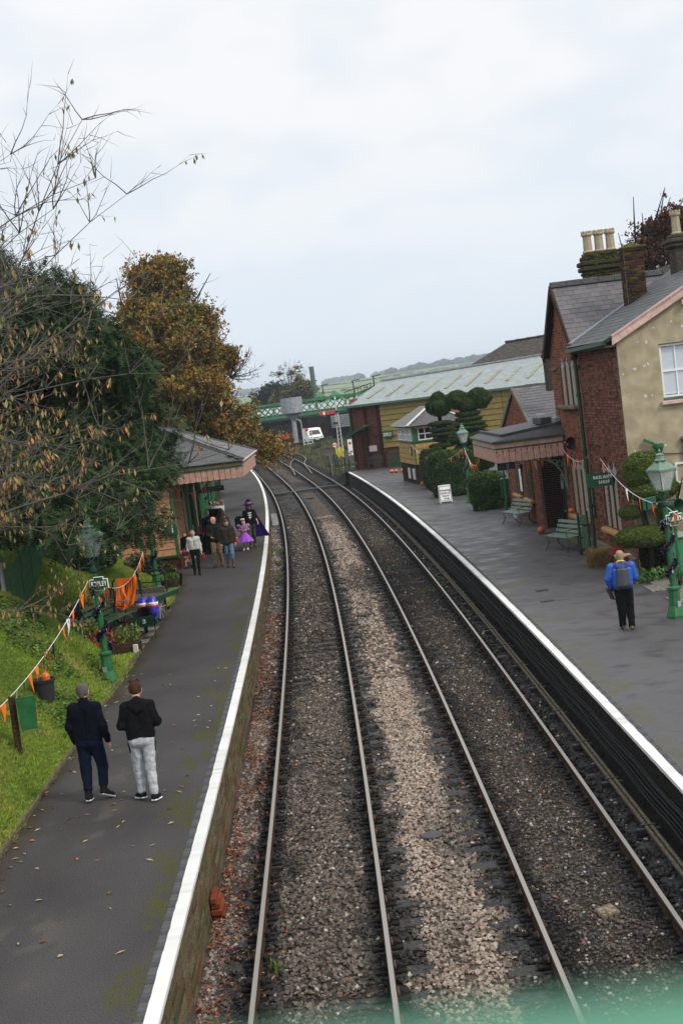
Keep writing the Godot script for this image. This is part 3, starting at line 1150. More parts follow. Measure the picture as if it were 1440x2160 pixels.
	for c in 4:
		var w := 0.17 - c * 0.03
		for s in 2:
			var b := Geo.new()
			b.tint(vary(lin(0.25, 0.065, 0.03), 0.3))
			b.cbox(W(w * 0.5 - 0.02, 0.04 + c * 0.079, -0.12 + s * 0.235 + (0.03 if c % 2 else 0.0)), W(w, 0.07, 0.225), 0.008)
			part(bt, "brick", b, M["brick"])
	# cables clipped to the right wall and the point rods at its foot
	var cab := thing("wall_cables", "bundle of black cables sagging along the sooty right platform wall", "cables")
	for k in 9:
		var pts := []
		var rad := []
		var dd := 10.0
		var y0 := 0.56 - k * 0.055
		while dd < 92.0:
			var sag := 0.035 * absf(sin(dd * (0.9 + 0.07 * (k % 5)) + k * 1.7)) + 0.03 * fn.get_noise_2d(dd * 0.4, k * 3.0)
			pts.append(on(dd, ro - 0.01 - 0.012 * (k % 3), y0 - sag))
			rad.append(0.008 + 0.003 * (k % 3))
			dd += 0.45 if dd < 50.0 else 1.2
		var c := Geo.new()
		c.tube(pts, rad, 5, false)
		part(cab, "cable", c, M["rubber"] if k % 3 else M["sooty_wall"])
	var rod := thing("point_rods", "pair of long brown point rods on stools beside the right wall", "point rods")
	for k in 2:
		var c := Geo.new()
		var pts := []
		var dd := 10.0
		while dd < 97.0:
			pts.append(on(dd, ro - 0.19 - k * 0.075, -0.03))
			dd += 2.0
		sweep(c, pts, PackedVector2Array([P(-0.022, -0.02), P(0.022, -0.02), P(0.022, 0.02), P(-0.022, 0.02)]))
		part(rod, "rod", c, M["grey_wood"])
	var stool := Geo.new()
	stool.cbox(W(0, -0.07, 0), W(0.34, 0.09, 0.07), 0.01)
	stool.box(W(0, 0.015, 0), W(0.2, 0.03, 0.05))
	var sm := stool.mesh()
	for k in 34:
		var dd := 12.0 + k * 2.4
		part(rod, "rod_stool", sm, M["black_iron"], Transform3D(Basis(UP, heading(dd)), on(dd, ro - 0.23, -0.03)))
	# fallen leaves that can be picked out on the left asphalt
	var lm := [leaf_mesh(0.055, 0.02), leaf_mesh(0.045, 0.024), leaf_mesh(0.06, 0.015)]
	var lmats := []
	for k: Color in [lin(0.30, 0.13, 0.05), lin(0.36, 0.28, 0.13), lin(0.2, 0.08, 0.04), lin(0.38, 0.33, 0.2)]:
		lmats.append(mat("dry_leaf", k, 0.8))
	for i in 150:
		var dd := rng.randf_range(12.6, 31.0)
		var x := rng.randf_range(left_edge(dd) + 0.05, -2.75)
		if i % 3 == 0:
			x = left_edge(dd) + absf(rng.randfn(0, 0.22))
		var o := part(self, numbered("fallen_leaf"), lm[i % 3], lmats[rng.randi() % 4], Transform3D(turned(rng.randf() * TAU, rng.randf_range(-0.2, 0.2), rng.randf_range(-0.3, 0.3)).scaled(Vector3.ONE * rng.randf_range(0.6, 1.15)), V(x, PY + 0.018, dd)))
		tag(o, "single dry brown leaf lying on the left platform asphalt", "leaf", "fallen leaves on the left platform")
	# service covers and faint paint on the right platform
	for k in 3:
		var c := Geo.new()
		c.box(O0, W(0.3, 0.012, 0.2), turned(0.1))
		single("service_cover", c, M["black_iron"], ["small dark cover in the right platform near the walker", "second dark cover in the right platform beside the first", "dark wet patch cover near the goods shed end of right platform"][k], "cover", TB(V([4.6, 4.75, 3.0][k], PY + 0.012, [34.2, 36.0, 94.0][k])))


# ---- building helpers ---------------------------------------------------------------------------------------
var slate_meshes := []
var brick_meshes := {}


func slates(parent: Node, o: Vector3, u: Vector3, s: Vector3, w: float, l: float, keep: Callable, limit: int, tone: Color, sw := 0.27, ex := 0.21) -> void:
	# o: eave corner; u along the eave; s up the slope; outer side is u x s
	var nrm := u.cross(s).normalized()
	var ux := u
	if nrm.y < 0.0:
		nrm = -nrm
		ux = -u
	var key := "%s%.2f%.2f" % [tone, sw, ex]
	if not brick_meshes.has(key):
		var a := []
		for k in 7:
			var g := Geo.new()
			var c := vary(tone, 0.22)
			if k == 6:
				c = tone * 1.5
			g.tint(c)
			g.cbox(O0, W(sw - 0.007, 0.009, ex * 1.35), 0.003)
			a.append(g.mesh())
		brick_meshes[key] = a
	var ms: Array = brick_meshes[key]
	var tilt := Basis(ux, nrm, -s).orthonormalized() * Basis(Vector3.RIGHT, -0.035)
	var rest := []
	var cnt := 0
	var r := 0
	while r * ex < l:
		var x := -sw * 0.5 * (r % 2)
		while x < w:
			var e0 := maxf(x, 0.0)
			var e1 := minf(x + sw, w)
			var cu := (e0 + e1) * 0.5
			var cs_ := r * ex + ex * 0.5
			if e1 - e0 > 0.05 and keep.call(cu, cs_):
				var t := Transform3D((tilt * turned(rng.randf_range(-0.012, 0.012))).scaled_local(W((e1 - e0) / sw, 1, 1)), o + u * cu + s * cs_ + nrm * (0.016 + rng.randf_range(0, 0.004)))
				if cnt < limit:
					var pick := rng.randi() % 6 if rng.randf() > 0.03 else 6
					part(parent, "slate", ms[pick], M["slate"], t)
				else:
					rest.append(t)
				cnt += 1
			x += sw
		r += 1
	if rest.size():
		var groups := [[], [], []]
		for i in rest.size():
			groups[rng.randi() % 3].append(rest[i])
		for k in 3:
			if groups[k].size():
				many(parent, "further_slates", ms[k * 2], M["slate"], groups[k], PackedColorArray())


func bricks(parent: Node, o: Vector3, u: Vector3, nrm: Vector3, w: float, h: float, keep: Callable, tone: Color, proud := 0.03, spread := 0.32) -> void:
	# stretcher-bond brickwork as real bricks over a mortar wall; too small in the picture to pick out one by one
	if not brick_meshes.has("brick"):
		var g := Geo.new()
		g.tint(Color.WHITE)
		g.box(O0, W(0.215, 0.066, 0.06))
		brick_meshes["brick"] = g.mesh()
	var b := Basis(u, UP, u.cross(UP)).orthonormalized()
	var xf := []
	var cols := PackedColorArray()
	var r := 0
	while (r + 0.5) * 0.077 < h:
		var x := -0.1125 * (r % 2)
		while x < w:
			var e0 := maxf(x, 0.0)
			var e1 := minf(x + 0.215, w)
			var cu := (e0 + e1) * 0.5
			if e1 - e0 > 0.04 and keep.call(cu, (r + 0.5) * 0.077):
				xf.append(Transform3D(b.scaled_local(W((e1 - e0) / 0.215, 1, 1)), o + u * cu + UP * (r + 0.5) * 0.077 + nrm * (proud - 0.03 + rng.randf_range(-0.003, 0.003))))
				var c := vary(tone, spread)
				if rng.randf() < 0.13:
					c = c * 0.55
				cols.append(c)
			x += 0.225
		r += 1
	many(parent, "brickwork", brick_meshes["brick"], M["brick"], xf, cols)


func ridge(parent: Node, a: Vector3, b: Vector3, m: Material, size := 0.16) -> void:
	var n := maxi(1, int((b - a).length() / 0.45))
	for i in n:
		var p := a.lerp(b, (i + 0.02) / n)
		var q := a.lerp(b, (i + 0.98) / n)
		var g := Geo.new()
		var dn := Vector3.DOWN * size * 0.55
		var x := (b - a).cross(UP).normalized() * size
		var up := UP * (0.05 + 0.012 * (i % 2))
		g.quad(p + up, p + x + dn, q + x + dn, q + up)
		g.quad(p - x + dn, p + up, q + up, q - x + dn)
		g.tri(p + up, p - x + dn, p + x + dn)
		g.tri(q + up, q + x + dn, q - x + dn)
		part(parent, "ridge_tile", g, m)


func lancets(parent: Node, u0: float, y0: float, count: int, w: float, h: float, cap: float) -> void:
	# pointed blind windows: brick infill set back, stone mullions, a pale head
	for i in count:
		var c := u0 + i * (w + 0.14) + w * 0.5
		var ins := Geo.new()
		var poly := PackedVector2Array([P(-w * 0.5, h), P(w * 0.5, h), P(w * 0.42, h + cap * 0.5), P(w * 0.2, h + cap * 0.85), P(0, h + cap), P(-w * 0.2, h + cap * 0.85), P(-w * 0.42, h + cap * 0.5)])
		ins.prism(poly, 0.02, 0.04, Transform3D(Basis(W(0, 0, -1), UP, W(1, 0, 0)), W(0.0, y0, -c)))
		part(parent, "lancet_head", ins, M["lancet_grey"])
		for sgn: float in [-1.0, 1.0]:
			if (i == 0 and sgn < 0) or sgn > 0:
				var ml := Geo.new()
				ml.cbox(W(0.02, y0 + h * 0.5, -(c + sgn * (w * 0.5 + 0.07))), W(0.05, h + 0.06, 0.09), 0.008)
				part(parent, "mullion", ml, M["mullion_stone"])


func chimney_pot(parent: Node, p: Vector3, h: float, r: float) -> void:
	var g := Geo.new()
	g.lathe([P(r * 1.25, 0), P(r * 1.25, 0.05), P(r, 0.08), P(r * 0.92, h * 0.82), P(r * 1.2, h * 0.88), P(r * 1.25, h * 0.95), P(r * 1.1, h), P(r * 0.8, h), P(r * 0.75, h * 0.7)], TB(p), 8, false)
	var o := part(parent, "chimney_pot", g, M["pot_clay"])
	var cr := Geo.new()
	for k in 8:
		var a := TAU * k / 8.0
		cr.box(p + W(cos(a) * r, h + 0.03, sin(a) * r), W(0.05, 0.07, 0.05), turned(-a))
	part(o, "crown", cr, M["pot_clay"])


func text(parent: Node, s: String, size: float, at: Transform3D, m: Material, called := "lettering", bold := true) -> MeshInstance3D:
	var t := TextMesh.new()
	var f := SystemFont.new()
	f.font_names = PackedStringArray(["Droid Sans"])
	f.font_weight = 700 if bold else 400
	t.font = f
	t.text = s
	t.font_size = 32
	t.pixel_size = size / 24.0
	t.depth = 0.006
	t.horizontal_alignment = HORIZONTAL_ALIGNMENT_CENTER
	t.vertical_alignment = VERTICAL_ALIGNMENT_CENTER
	return part(parent, called, t, m, at)


func sash(parent: Node, p: Vector3, x: Vector3, nrm: Vector3, w: float, h: float, nx: int, ny: int, pane: Material, fr := 0.05, bar := 0.028) -> void:
	# p: lower left corner on the wall face
	var b := Basis(x, UP, nrm).orthonormalized()
	var win := Geo.new()
	for q: Array in [[w * 0.5, fr * 0.5, w, fr], [w * 0.5, h - fr * 0.5, w, fr], [fr * 0.5, h * 0.5, fr, h - 2 * fr], [w - fr * 0.5, h * 0.5, fr, h - 2 * fr]]:
		win.box(p + x * q[0] + UP * q[1] - nrm * 0.02, W(q[2], q[3], 0.08), b)
	var o := part(parent, "window", win, M["white"])
	var gb := Geo.new()
	for i in range(1, nx):
		gb.box(p + x * (fr + (w - 2 * fr) * i / nx) + UP * h * 0.5 - nrm * 0.035, W(bar, h - 2 * fr, 0.04), b)
	for j in range(1, ny):
		gb.box(p + x * w * 0.5 + UP * (fr + (h - 2 * fr) * j / ny) - nrm * 0.03, W(w - 2 * fr, bar * 1.4, 0.045), b)
	part(o, "glazing_bar", gb, M["white"])
	for i in nx:
		for j in ny:
			var g := Geo.new()
			g.box(p + x * (fr + (w - 2 * fr) * (i + 0.5) / nx) + UP * (fr + (h - 2 * fr) * (j + 0.5) / ny) - nrm * 0.045, W((w - 2 * fr) / nx - bar, (h - 2 * fr) / ny - bar, 0.006), b)
			part(o, "pane", g, pane)


# ---- the station house --------------------------------------------------------------------------------------
func station_house() -> void:
	var t := thing("station_house", "two-storey station house of red brick and cream render with slate roofs", "house", V(7.33, PY, 36.4), 0.0217)
	var tr := W(-1, 0, 0)          # towards the track
	var al := W(0, 0, -1)          # along the wall, away from the camera
	var apex_u := 7.25
	var valley := func(v: float) -> float: return 4.75 + (0.2 + 0.527 * v) / 0.833
	# cream end wall with its window opening
	var cw := Geo.new()
	var wx0 := 1.06
	var wx1 := 2.24
	var wy0 := 4.36
	var wy1 := 5.76
	var zf := Transform3D()
	var rk := func(x: float) -> float: return 6.0 + 0.527 * (x if x < 3.8 else 7.6 - x)
	cw.prism(PackedVector2Array([P(0.01, -0.3), P(wx0, -0.3), P(wx0, rk.call(wx0)), P(0.01, rk.call(0.0))]), -0.3, 0.0, zf)
	cw.prism(PackedVector2Array([P(wx1, -0.3), P(7.6, -0.3), P(7.6, 6.0), P(3.8, rk.call(3.8)), P(wx1, rk.call(wx1))]), -0.3, 0.0, zf)
	cw.prism(PackedVector2Array([P(wx0, -0.3), P(wx1, -0.3), P(wx1, wy0), P(wx0, wy0)]), -0.3, 0.0, zf)
	cw.prism(PackedVector2Array([P(wx0, wy1), P(wx1, wy1), P(wx1, rk.call(wx1)), P(wx0, rk.call(wx0))]), -0.3, 0.0, zf)
	var end := part(t, "end_wall", cw, M["render"])
	var bl := Geo.new()
	bl.box(W((wx0 + wx1) * 0.5, 5.06, -0.26), W(1.2, 1.42, 0.02))
	part(end, "blind", bl, M["blind"])
	sash(t, W(wx0 + 0.02, wy0 + 0.05, -0.09), Vector3.RIGHT, Vector3.BACK, wx1 - wx0 - 0.04, wy1 - wy0 - 0.07, 3, 2, M["window_pane"], 0.05, 0.035)
	var sill := Geo.new()
	sill.cbox(W((wx0 + wx1) * 0.5, wy0 - 0.08, 0.03), W(wx1 - wx0 + 0.16, 0.1, 0.16), 0.015)
	part(t, "window_sill", sill, M["pink"])
	var sill2 := Geo.new()
	sill2.box(W((wx0 + wx1) * 0.5, wy0 + 0.012, -0.02), W(wx1 - wx0 - 0.02, 0.06, 0.1))
	part(t, "window_sill", sill2, M["gutter_green"])
	# patches of filler on the render
	for k in 46:
		var px := rng.randf_range(0.08, 3.2)
		var py := rng.randf_range(2.6, 6.4)
		if py > rk.call(px) - 0.3 or (px > wx0 - 0.1 and py > wy0 - 0.2 and py < wy1 + 0.1):
			continue
		var g := Geo.new()
		var poly := PackedVector2Array()
		var r := rng.randf_range(0.012, 0.05)
		for i in 8:
			poly.append(P(cos(TAU * i / 8), sin(TAU * i / 8)) * r * rng.randf_range(0.6, 1.2) + P(px, py))
		g.prism(poly, -0.002, 0.004)
		part(end, "filler_patch", g, M["white_paint"])
	# bargeboard
	var bg := Geo.new()
	bg.prism(PackedVector2Array([P(-0.12, 5.87), P(3.8, 7.94), P(7.72, 5.87), P(7.72, 6.12), P(3.8, 8.19), P(-0.12, 6.12)]), 0.06, 0.14)
	part(t, "bargeboard", bg, M["pink"])
	var pur := Geo.new()
	pur.box(W(1.78, 6.73, 0.06), W(0.12, 0.12, 0.2))
	part(t, "purlin_end", pur, M["pink"])
	# brick side wall and gable of the cross wing
	var wl := Geo.new()
	var gp := PackedVector2Array([P(0.02, -0.3), P(9.55, -0.3), P(9.55, 5.85), P(apex_u, 7.8), P(4.9, 5.85), P(0.02, 5.85)])
	wl.prism(gp, 0.0, 0.28, Transform3D(Basis(W(0, 0, -1), UP, W(1, 0, 0)), W(0.03, 0, 0)))
	part(t, "side_wall", wl, M["mortar"])
	var lan := func(u: float, y: float) -> bool:
		for L: Array in [[5.72, 4.35, 3, 0.66, 1.05, 0.4], [5.72, 0.98, 3, 0.66, 1.5, 0.35], [1.6, 0.98, 3, 0.5, 1.6, 0.3]]:
			for i in 3:
				var c: float = L[0] + i * (L[3] + 0.14) + L[3] * 0.5
				if absf(u - c) < L[3] * 0.5 + 0.06 and y > L[1] and y < L[1] + L[4] + L[5] * maxf(0.0, 1.0 - absf(u - c) / (L[3] * 0.6)):
					return true
		return false
	var gab := func(u: float, y: float) -> bool: return y < 5.83 or (y < 7.75 - absf(u - apex_u) * 0.83)
	var side_tone := lin(0.27, 0.115, 0.08)
	var gable_tone := lin(0.35, 0.14, 0.085)
	bricks(t, W(0.03, 0, -0.06), al, tr, 4.84, 5.85, func(u: float, y: float) -> bool: return not lan.call(u, y), side_tone, 0.03, 0.4)
	bricks(t, W(0.03, 0, -4.9), al, tr, 4.65, 7.7, func(u: float, y: float) -> bool: return gab.call(u + 4.9, y) and not lan.call(u + 4.9, y) and not (y > 5.4 and y < 5.5), gable_tone, 0.03, 0.22)
	bricks(t, W(0.03, 0, -0.06), al, tr, 9.5, 5.4, func(u: float, y: float) -> bool: return lan.call(u, y), lin(0.22, 0.085, 0.055), -0.01, 0.4)
	lancets(t, 5.72, 4.35, 3, 0.66, 1.1, 0.38)
	lancets(t, 5.72, 0.98, 3, 0.66, 1.4, 0.32)
	lancets(t, 1.6, 0.98, 3, 0.5, 1.5, 0.36)
	var sc := Geo.new()
	sc.cbox(W(-0.01, 5.45, -5.3), W(0.09, 0.1, 0.8), 0.01)
	sc.cbox(W(-0.01, 5.45, -8.98), W(0.09, 0.1, 1.1), 0.01)
	part(t, "string_course", sc, M["stone_trim"])
	for q: Array in [[6.95, 4.27, 2.6, "stone_trim"], [6.95, 0.9, 2.7, "orange_sill"], [2.5, 0.9, 2.1, "orange_sill"]]:
		for k in 3:
			var sl := Geo.new()
			sl.cbox(W(-0.06, q[1], -(q[0] + (k - 1) * q[2] / 3.0)), W(0.22, 0.13, q[2] / 3.0 - 0.015), 0.03)
			part(t, "stone_sill", sl, M[q[3]])
	# plinth
	var pl := Geo.new()
	pl.cbox(W(-0.04, 0.22, -4.8), W(0.12, 0.46, 9.5), 0.03)
	part(t, "plinth", pl, M["stone_trim"])
	# roofs
	var rf := Geo.new()
	rf.sheet([W(-0.28, 6.0, 0.14), W(-0.28, 6.0, -4.85), W(3.8, 8.14, -7.4), W(3.8, 8.14, 0.14)].map(func(p: Vector3) -> Vector3: return p), 0.06)
	var main := part(t, "main_roof", rf, M["slate_bed"])
	var rf2 := Geo.new()
	rf2.sheet([W(3.8, 8.14, 0.14), W(3.8, 8.14, -10.4), W(7.9, 6.0, -10.4), W(7.9, 6.0, 0.14)].map(func(p: Vector3) -> Vector3: return p), 0.06)
	part(t, "main_roof", rf2, M["slate_bed"])
	var slope := W(4.08, 2.14, 0).normalized()
	slates(main, W(-0.28, 6.0, 0.12), al, slope, 7.4, 4.6, func(u: float, s: float) -> bool: return u - 0.12 < valley.call(s * slope.x - 0.28) + 0.02, 0, lin(0.082, 0.085, 0.088))
	ridge(main, W(3.8, 8.16, 0.12), W(3.8, 8.16, -10.0), M["ridge_tile"])
	var wr := Geo.new()
	var ns := W(0, 2.05, -2.5).normalized()
	wr.sheet([W(-0.16, 5.86, -4.72), W(5.0, 5.86, -4.72), W(5.0, 7.95, -apex_u), W(-0.16, 7.95, -apex_u)], 0.06)
	wr.sheet([W(5.0, 5.86, -9.78), W(-0.16, 5.86, -9.78), W(-0.16, 7.95, -apex_u), W(5.0, 7.95, -apex_u)], 0.06)
	var wing := part(t, "wing_roof", wr, M["slate_bed"])
	slates(wing, W(-0.16, 5.86, -4.72), Vector3.RIGHT, ns, 4.6, 3.25, func(u: float, s: float) -> bool: return 4.72 + s * 0.773 > valley.call(u - 0.16) - 0.1, 290, lin(0.15, 0.14, 0.148), 0.3, 0.225)
	ridge(wing, W(-0.18, 7.97, -apex_u), W(4.2, 7.97, -apex_u), M["ridge_tile"], 0.19)
	var vly := Geo.new()
	vly.bar(W(-0.22, 6.1, -valley.call(-0.2)), W(3.2, 7.79, -valley.call(3.2)), 0.13, 0.05)
	part(t, "lead_valley", vly, M["lead"])
	# dark verge boards of the wing gable
	for sg: float in [-1.0, 1.0]:
		var vb := Geo.new()
		vb.bar(W(-0.17, 7.85, -apex_u), W(-0.17, 5.75, -(apex_u + sg * 2.53)), 0.06, 0.2)
		part(t, "verge_board", vb, M["wood"])
	# gutter and downpipe
	var gu := Geo.new()
	gu.bar(W(-0.33, 5.95, 0.1), W(-0.33, 5.9, -4.75), 0.13, 0.1)
	part(t, "gutter", gu, M["dark_green"])
	var sf := Geo.new()
	sf.box(W(-0.14, 5.86, -2.35), W(0.28, 0.06, 4.7))
	part(t, "soffit", sf, M["stone_trim"])
	var dp := Geo.new()
	dp.lathe([P(0.05, 5.6), P(0.11, 5.72), P(0.11, 5.92)], TB(W(-0.14, 0, -4.86)), 10)
	dp.tube([W(-0.14, 5.7, -4.86), W(-0.13, 5.3, -4.82), W(-0.13, 0.5, -4.82), W(-0.16, 0.25, -4.78), W(-0.14, 0.0, -4.78)], [0.055, 0.055, 0.055, 0.055, 0.055], 10)
	for y: float in [1.4, 3.0, 4.6]:
		dp.lathe([P(0.055, y), P(0.075, y + 0.01), P(0.075, y + 0.09), P(0.055, y + 0.1)], TB(W(-0.13, 0, -4.82)), 10)
	part(t, "downpipe", dp, M["dark_green"])
	# rainwater hopper, arm and pipe on the render
	var hp := Geo.new()
	hp.bar(W(0.42, 3.42, 0.09), W(0.72, 3.26, 0.09), 0.07, 0.07)
	hp.lathe([P(0.045, 2.95), P(0.06, 3.05), P(0.13, 3.2), P(0.13, 3.28), P(0.1, 3.28)], TB(W(0.78, 0, 0.1)), 10)
	hp.tube([W(0.78, 3.0, 0.1), W(0.78, 0.02, 0.1)], [0.05, 0.05], 8)
	part(t, "rainwater_pipe", hp, M["green"])
	var br := Geo.new()
	br.bar(W(1.42, 3.3, 0.05), W(1.42, 2.8, 0.05), 0.05, 0.05)
	br.ball(W(1.42, 3.33, 0.06), Vector3.ONE * 0.07, 8, 6)
	part(t, "wall_bracket", br, M["green"])
	# ground-floor window in the render and a cable
	sash(t, W(1.15, 1.75, 0.02), Vector3.RIGHT, Vector3.BACK, 0.9, 1.0, 2, 2, M["window_pane"])
	var cb := Geo.new()
	cb.tube([W(0.85, 3.02, 0.02), W(1.6, 2.95, 0.02), W(3.0, 3.05, 0.02)], [0.01, 0.01, 0.01], 5)
	part(t, "cable", cb, M["black"])
	# chimneys
	var st := Geo.new()
	st.tint(lin(0.20, 0.165, 0.09))
	st.cbox(W(1.62, 7.9, -8.1), W(1.1, 1.1, 0.62), 0.03)
	st.tint(lin(0.12, 0.115, 0.06))
	for q: Array in [[8.2, 1.18, 0.7, 0.1], [8.34, 1.3, 0.82, 0.14], [8.5, 1.34, 0.86, 0.14], [8.66, 1.16, 0.7, 0.14], [8.78, 0.98, 0.56, 0.12]]:
		st.cbox(W(1.62, q[0], -8.1), W(q[1], q[3], q[2]), 0.03)
	st.tint(lin(0.20, 0.17, 0.02))
	for k in 60:
		var ps := W(1.62 + rng.randf_range(-0.62, 0.62), rng.randf_range(7.75, 8.78), -8.1 + 0.36)
		var top := rng.randf() < 0.5
		if top: ps = W(1.62 + rng.randf_range(-0.6, 0.6), [8.43, 8.59, 8.74][rng.randi() % 3], -8.1 + rng.randf_range(0.3, 0.42))
		st.col = [lin(0.22, 0.15, 0.02), lin(0.14, 0.16, 0.03), lin(0.07, 0.1, 0.02)][k % 3]
		st.ball(ps, W(rng.randf_range(0.03, 0.09), rng.randf_range(0.015, 0.04), 0.03 if top else 0.03), 6, 4)
	var stack := part(t, "chimney_stack", st, M["mossy"])
	for k in 3:
		chimney_pot(stack, W(1.27 + k * 0.35, 8.82, -8.1), 0.6, 0.14)
	var sm := Geo.new()
	sm.box(W(1.86, 7.4, -5.15), W(0.56, 2.36, 0.5))
	var small := part(t, "brick_chimney", sm, M["mortar"])
	var bmesh := []
	for k in 5:
		var b := Geo.new()
		b.tint([lin(0.05, 0.035, 0.028), lin(0.085, 0.045, 0.03), lin(0.035, 0.028, 0.024), lin(0.11, 0.055, 0.03), lin(0.15, 0.10, 0.03)][k])
		b.cbox(O0, W(0.215, 0.066, 0.06), 0.006)
		bmesh.append(b.mesh())
	for r in 27:
		var y := 6.5 + r * 0.077
		for k in 3:
			var half: bool = (k == 2) if r % 2 else (k == 0)
			var xo: float = ([-0.17, 0.055, 0.222] if r % 2 else [-0.222, -0.055, 0.17])[k]
			part(small, "brick", bmesh[rng.randi() % 5], M["brick"], Transform3D(Basis().scaled(W(0.49 if half else 1.0, 1, 1)), W(1.86 + xo, y, -4.9)))
		for k in 2:
			part(small, "brick", bmesh[rng.randi() % 5], M["brick"], Transform3D(turned(PI / 2), W(1.585, y, -5.04 - k * 0.225)))
	var cp := Geo.new()
	cp.tint(lin(0.19, 0.17, 0.05))
	cp.cbox(W(1.86, 8.6, -5.14), W(0.72, 0.07, 0.66), 0.02)
	cp.lathe([P(0.3, 8.63), P(0.22, 8.7), P(0.05, 8.74)], TB(W(1.86, 0, -5.14)), 12)
	part(small, "cap", cp, M["mossy"])
	var cw2 := Geo.new()
	cw2.lathe([P(0.03, 8.72), P(0.03, 8.82), P(0.13, 8.82), P(0.0, 8.9)], TB(W(1.86, 0, -5.14)), 12)
	part(small, "cowl", cw2, M["lead"])
	var fl := Geo.new()
	for k in 7:
		fl.cbox(W(1.62 + k * 0.1, 6.9 + k * 0.055, -4.82 + 0.01 * k), W(0.13, 0.14, 0.02), 0.004, turned(0, -0.7, 0.1))
	fl.bar(W(2.2, 7.2, -5.0), W(2.3, 7.45, -5.9), 0.1, 0.03)
	part(small, "lead_flashing", fl, M["lead"])
	var s3 := Geo.new()
	s3.tint(lin(0.17, 0.15, 0.11))
	s3.cbox(W(3.35, 8.0, -4.9), W(0.8, 1.3, 0.7), 0.03)
	for q: Array in [[8.5, 1.0], [8.62, 1.1], [8.75, 0.86]]:
		s3.cbox(W(3.35, q[0], -4.9), W(q[1], 0.12, q[1] - 0.1), 0.03)
	var st3 := part(t, "chimney_stack", s3, M["mossy"])
	chimney_pot(st3, W(3.15, 8.8, -4.9), 0.62, 0.13)
	chimney_pot(st3, W(3.55, 8.8, -4.9), 0.62, 0.13)
	# back and far walls so that the house is closed
	var cl := Geo.new()
	cl.box(W(3.9, 2.8, -9.6), W(7.5, 6.1, 0.2))
	cl.box(W(7.5, 2.8, -4.9), W(0.2, 6.1, 9.4))
	part(t, "rear_wall", cl, M["mortar"])
	# speaker on the gable, posters, the shop sign
	var sp := thing("loudspeaker", "round dark loudspeaker horn on the brick wall beside the salmon canopy", "loudspeaker", V(7.0, 4.0, 43.3), 0.35)
	var s1 := Geo.new()
	s1.lathe([P(0.06, -0.2), P(0.08, -0.05), P(0.17, 0.12), P(0.19, 0.14), P(0.17, 0.14), P(0.07, -0.04)], Transform3D(Basis(Vector3.RIGHT, PI / 2), O0), 18)
	part(sp, "horn", s1, M["black_iron"])
	var s2 := Geo.new()
	s2.bar(W(0.0, 0.0, -0.15), W(0.2, 0.12, -0.2), 0.03, 0.03)
	part(sp, "bracket", s2, M["black_iron"])
	for q: Array in [["notice_board", 4.75, 1.55, 1.3, 0.5, "green framed board with a yellow poster on the brick wall by the downpipe"], ["chalk_board", 9.15, 1.3, 1.2, 0.42, "dark framed poster board beside the porch opening"]]:
		var nb := thing(q[0], q[5], "notice board", V(7.33 - 0.0217 * q[1] - 0.03, PY + q[2], 36.4 + q[1] + 0.35), 0.0217)
		var f := Geo.new()
		f.cbox(W(0, 0.2, 0), W(0.05, q[3], q[4] + 0.08), 0.01)
		part(nb, "frame", f, M["dark_green"])
		var p1 := Geo.new()
		p1.box(W(-0.03, 0.0, 0), W(0.012, q[3] * 0.55, q[4] - 0.04))
		part(nb, "poster", p1, M["poster_yellow"] if q[0] == "notice_board" else M["shed_dark"])
		var p2 := Geo.new()
		p2.box(W(-0.03, q[3] * 0.4, 0), W(0.012, q[3] * 0.2, q[4] - 0.04))
		part(nb, "poster", p2, M["pale_grey"])
	var sg := thing("shop_sign", "green hanging sign reading RAILWAY SHOP in white letters", "sign", V(6.91, 3.2, 38.3), 0.0)
	var b1 := Geo.new()
	b1.cbox(O0, W(0.68, 0.36, 0.05), 0.01)
	part(sg, "board", b1, M["sign_green"])
	var b2 := Geo.new()
	for q: Array in [[0.0, 0.172, 0.66, 0.014], [0.0, -0.172, 0.66, 0.014], [-0.33, 0.0, 0.014, 0.33], [0.33, 0.0, 0.014, 0.33]]:
		b2.box(W(q[0], q[1], 0.027), W(q[2], q[3], 0.008))
	part(sg, "border", b2, M["green"])
	text(sg, "RAILWAY", 0.088, TB(W(0.07, 0.07, 0.03)), M["lettering"])
	text(sg, "SHOP", 0.088, TB(W(0.1, -0.065, 0.03)), M["lettering"])
	var b3 := Geo.new()
	b3.bar(W(0.3, 0.0, -0.02), W(0.44, 0.0, -0.02), 0.03, 0.03)
	part(sg, "bracket", b3, M["black_iron"])


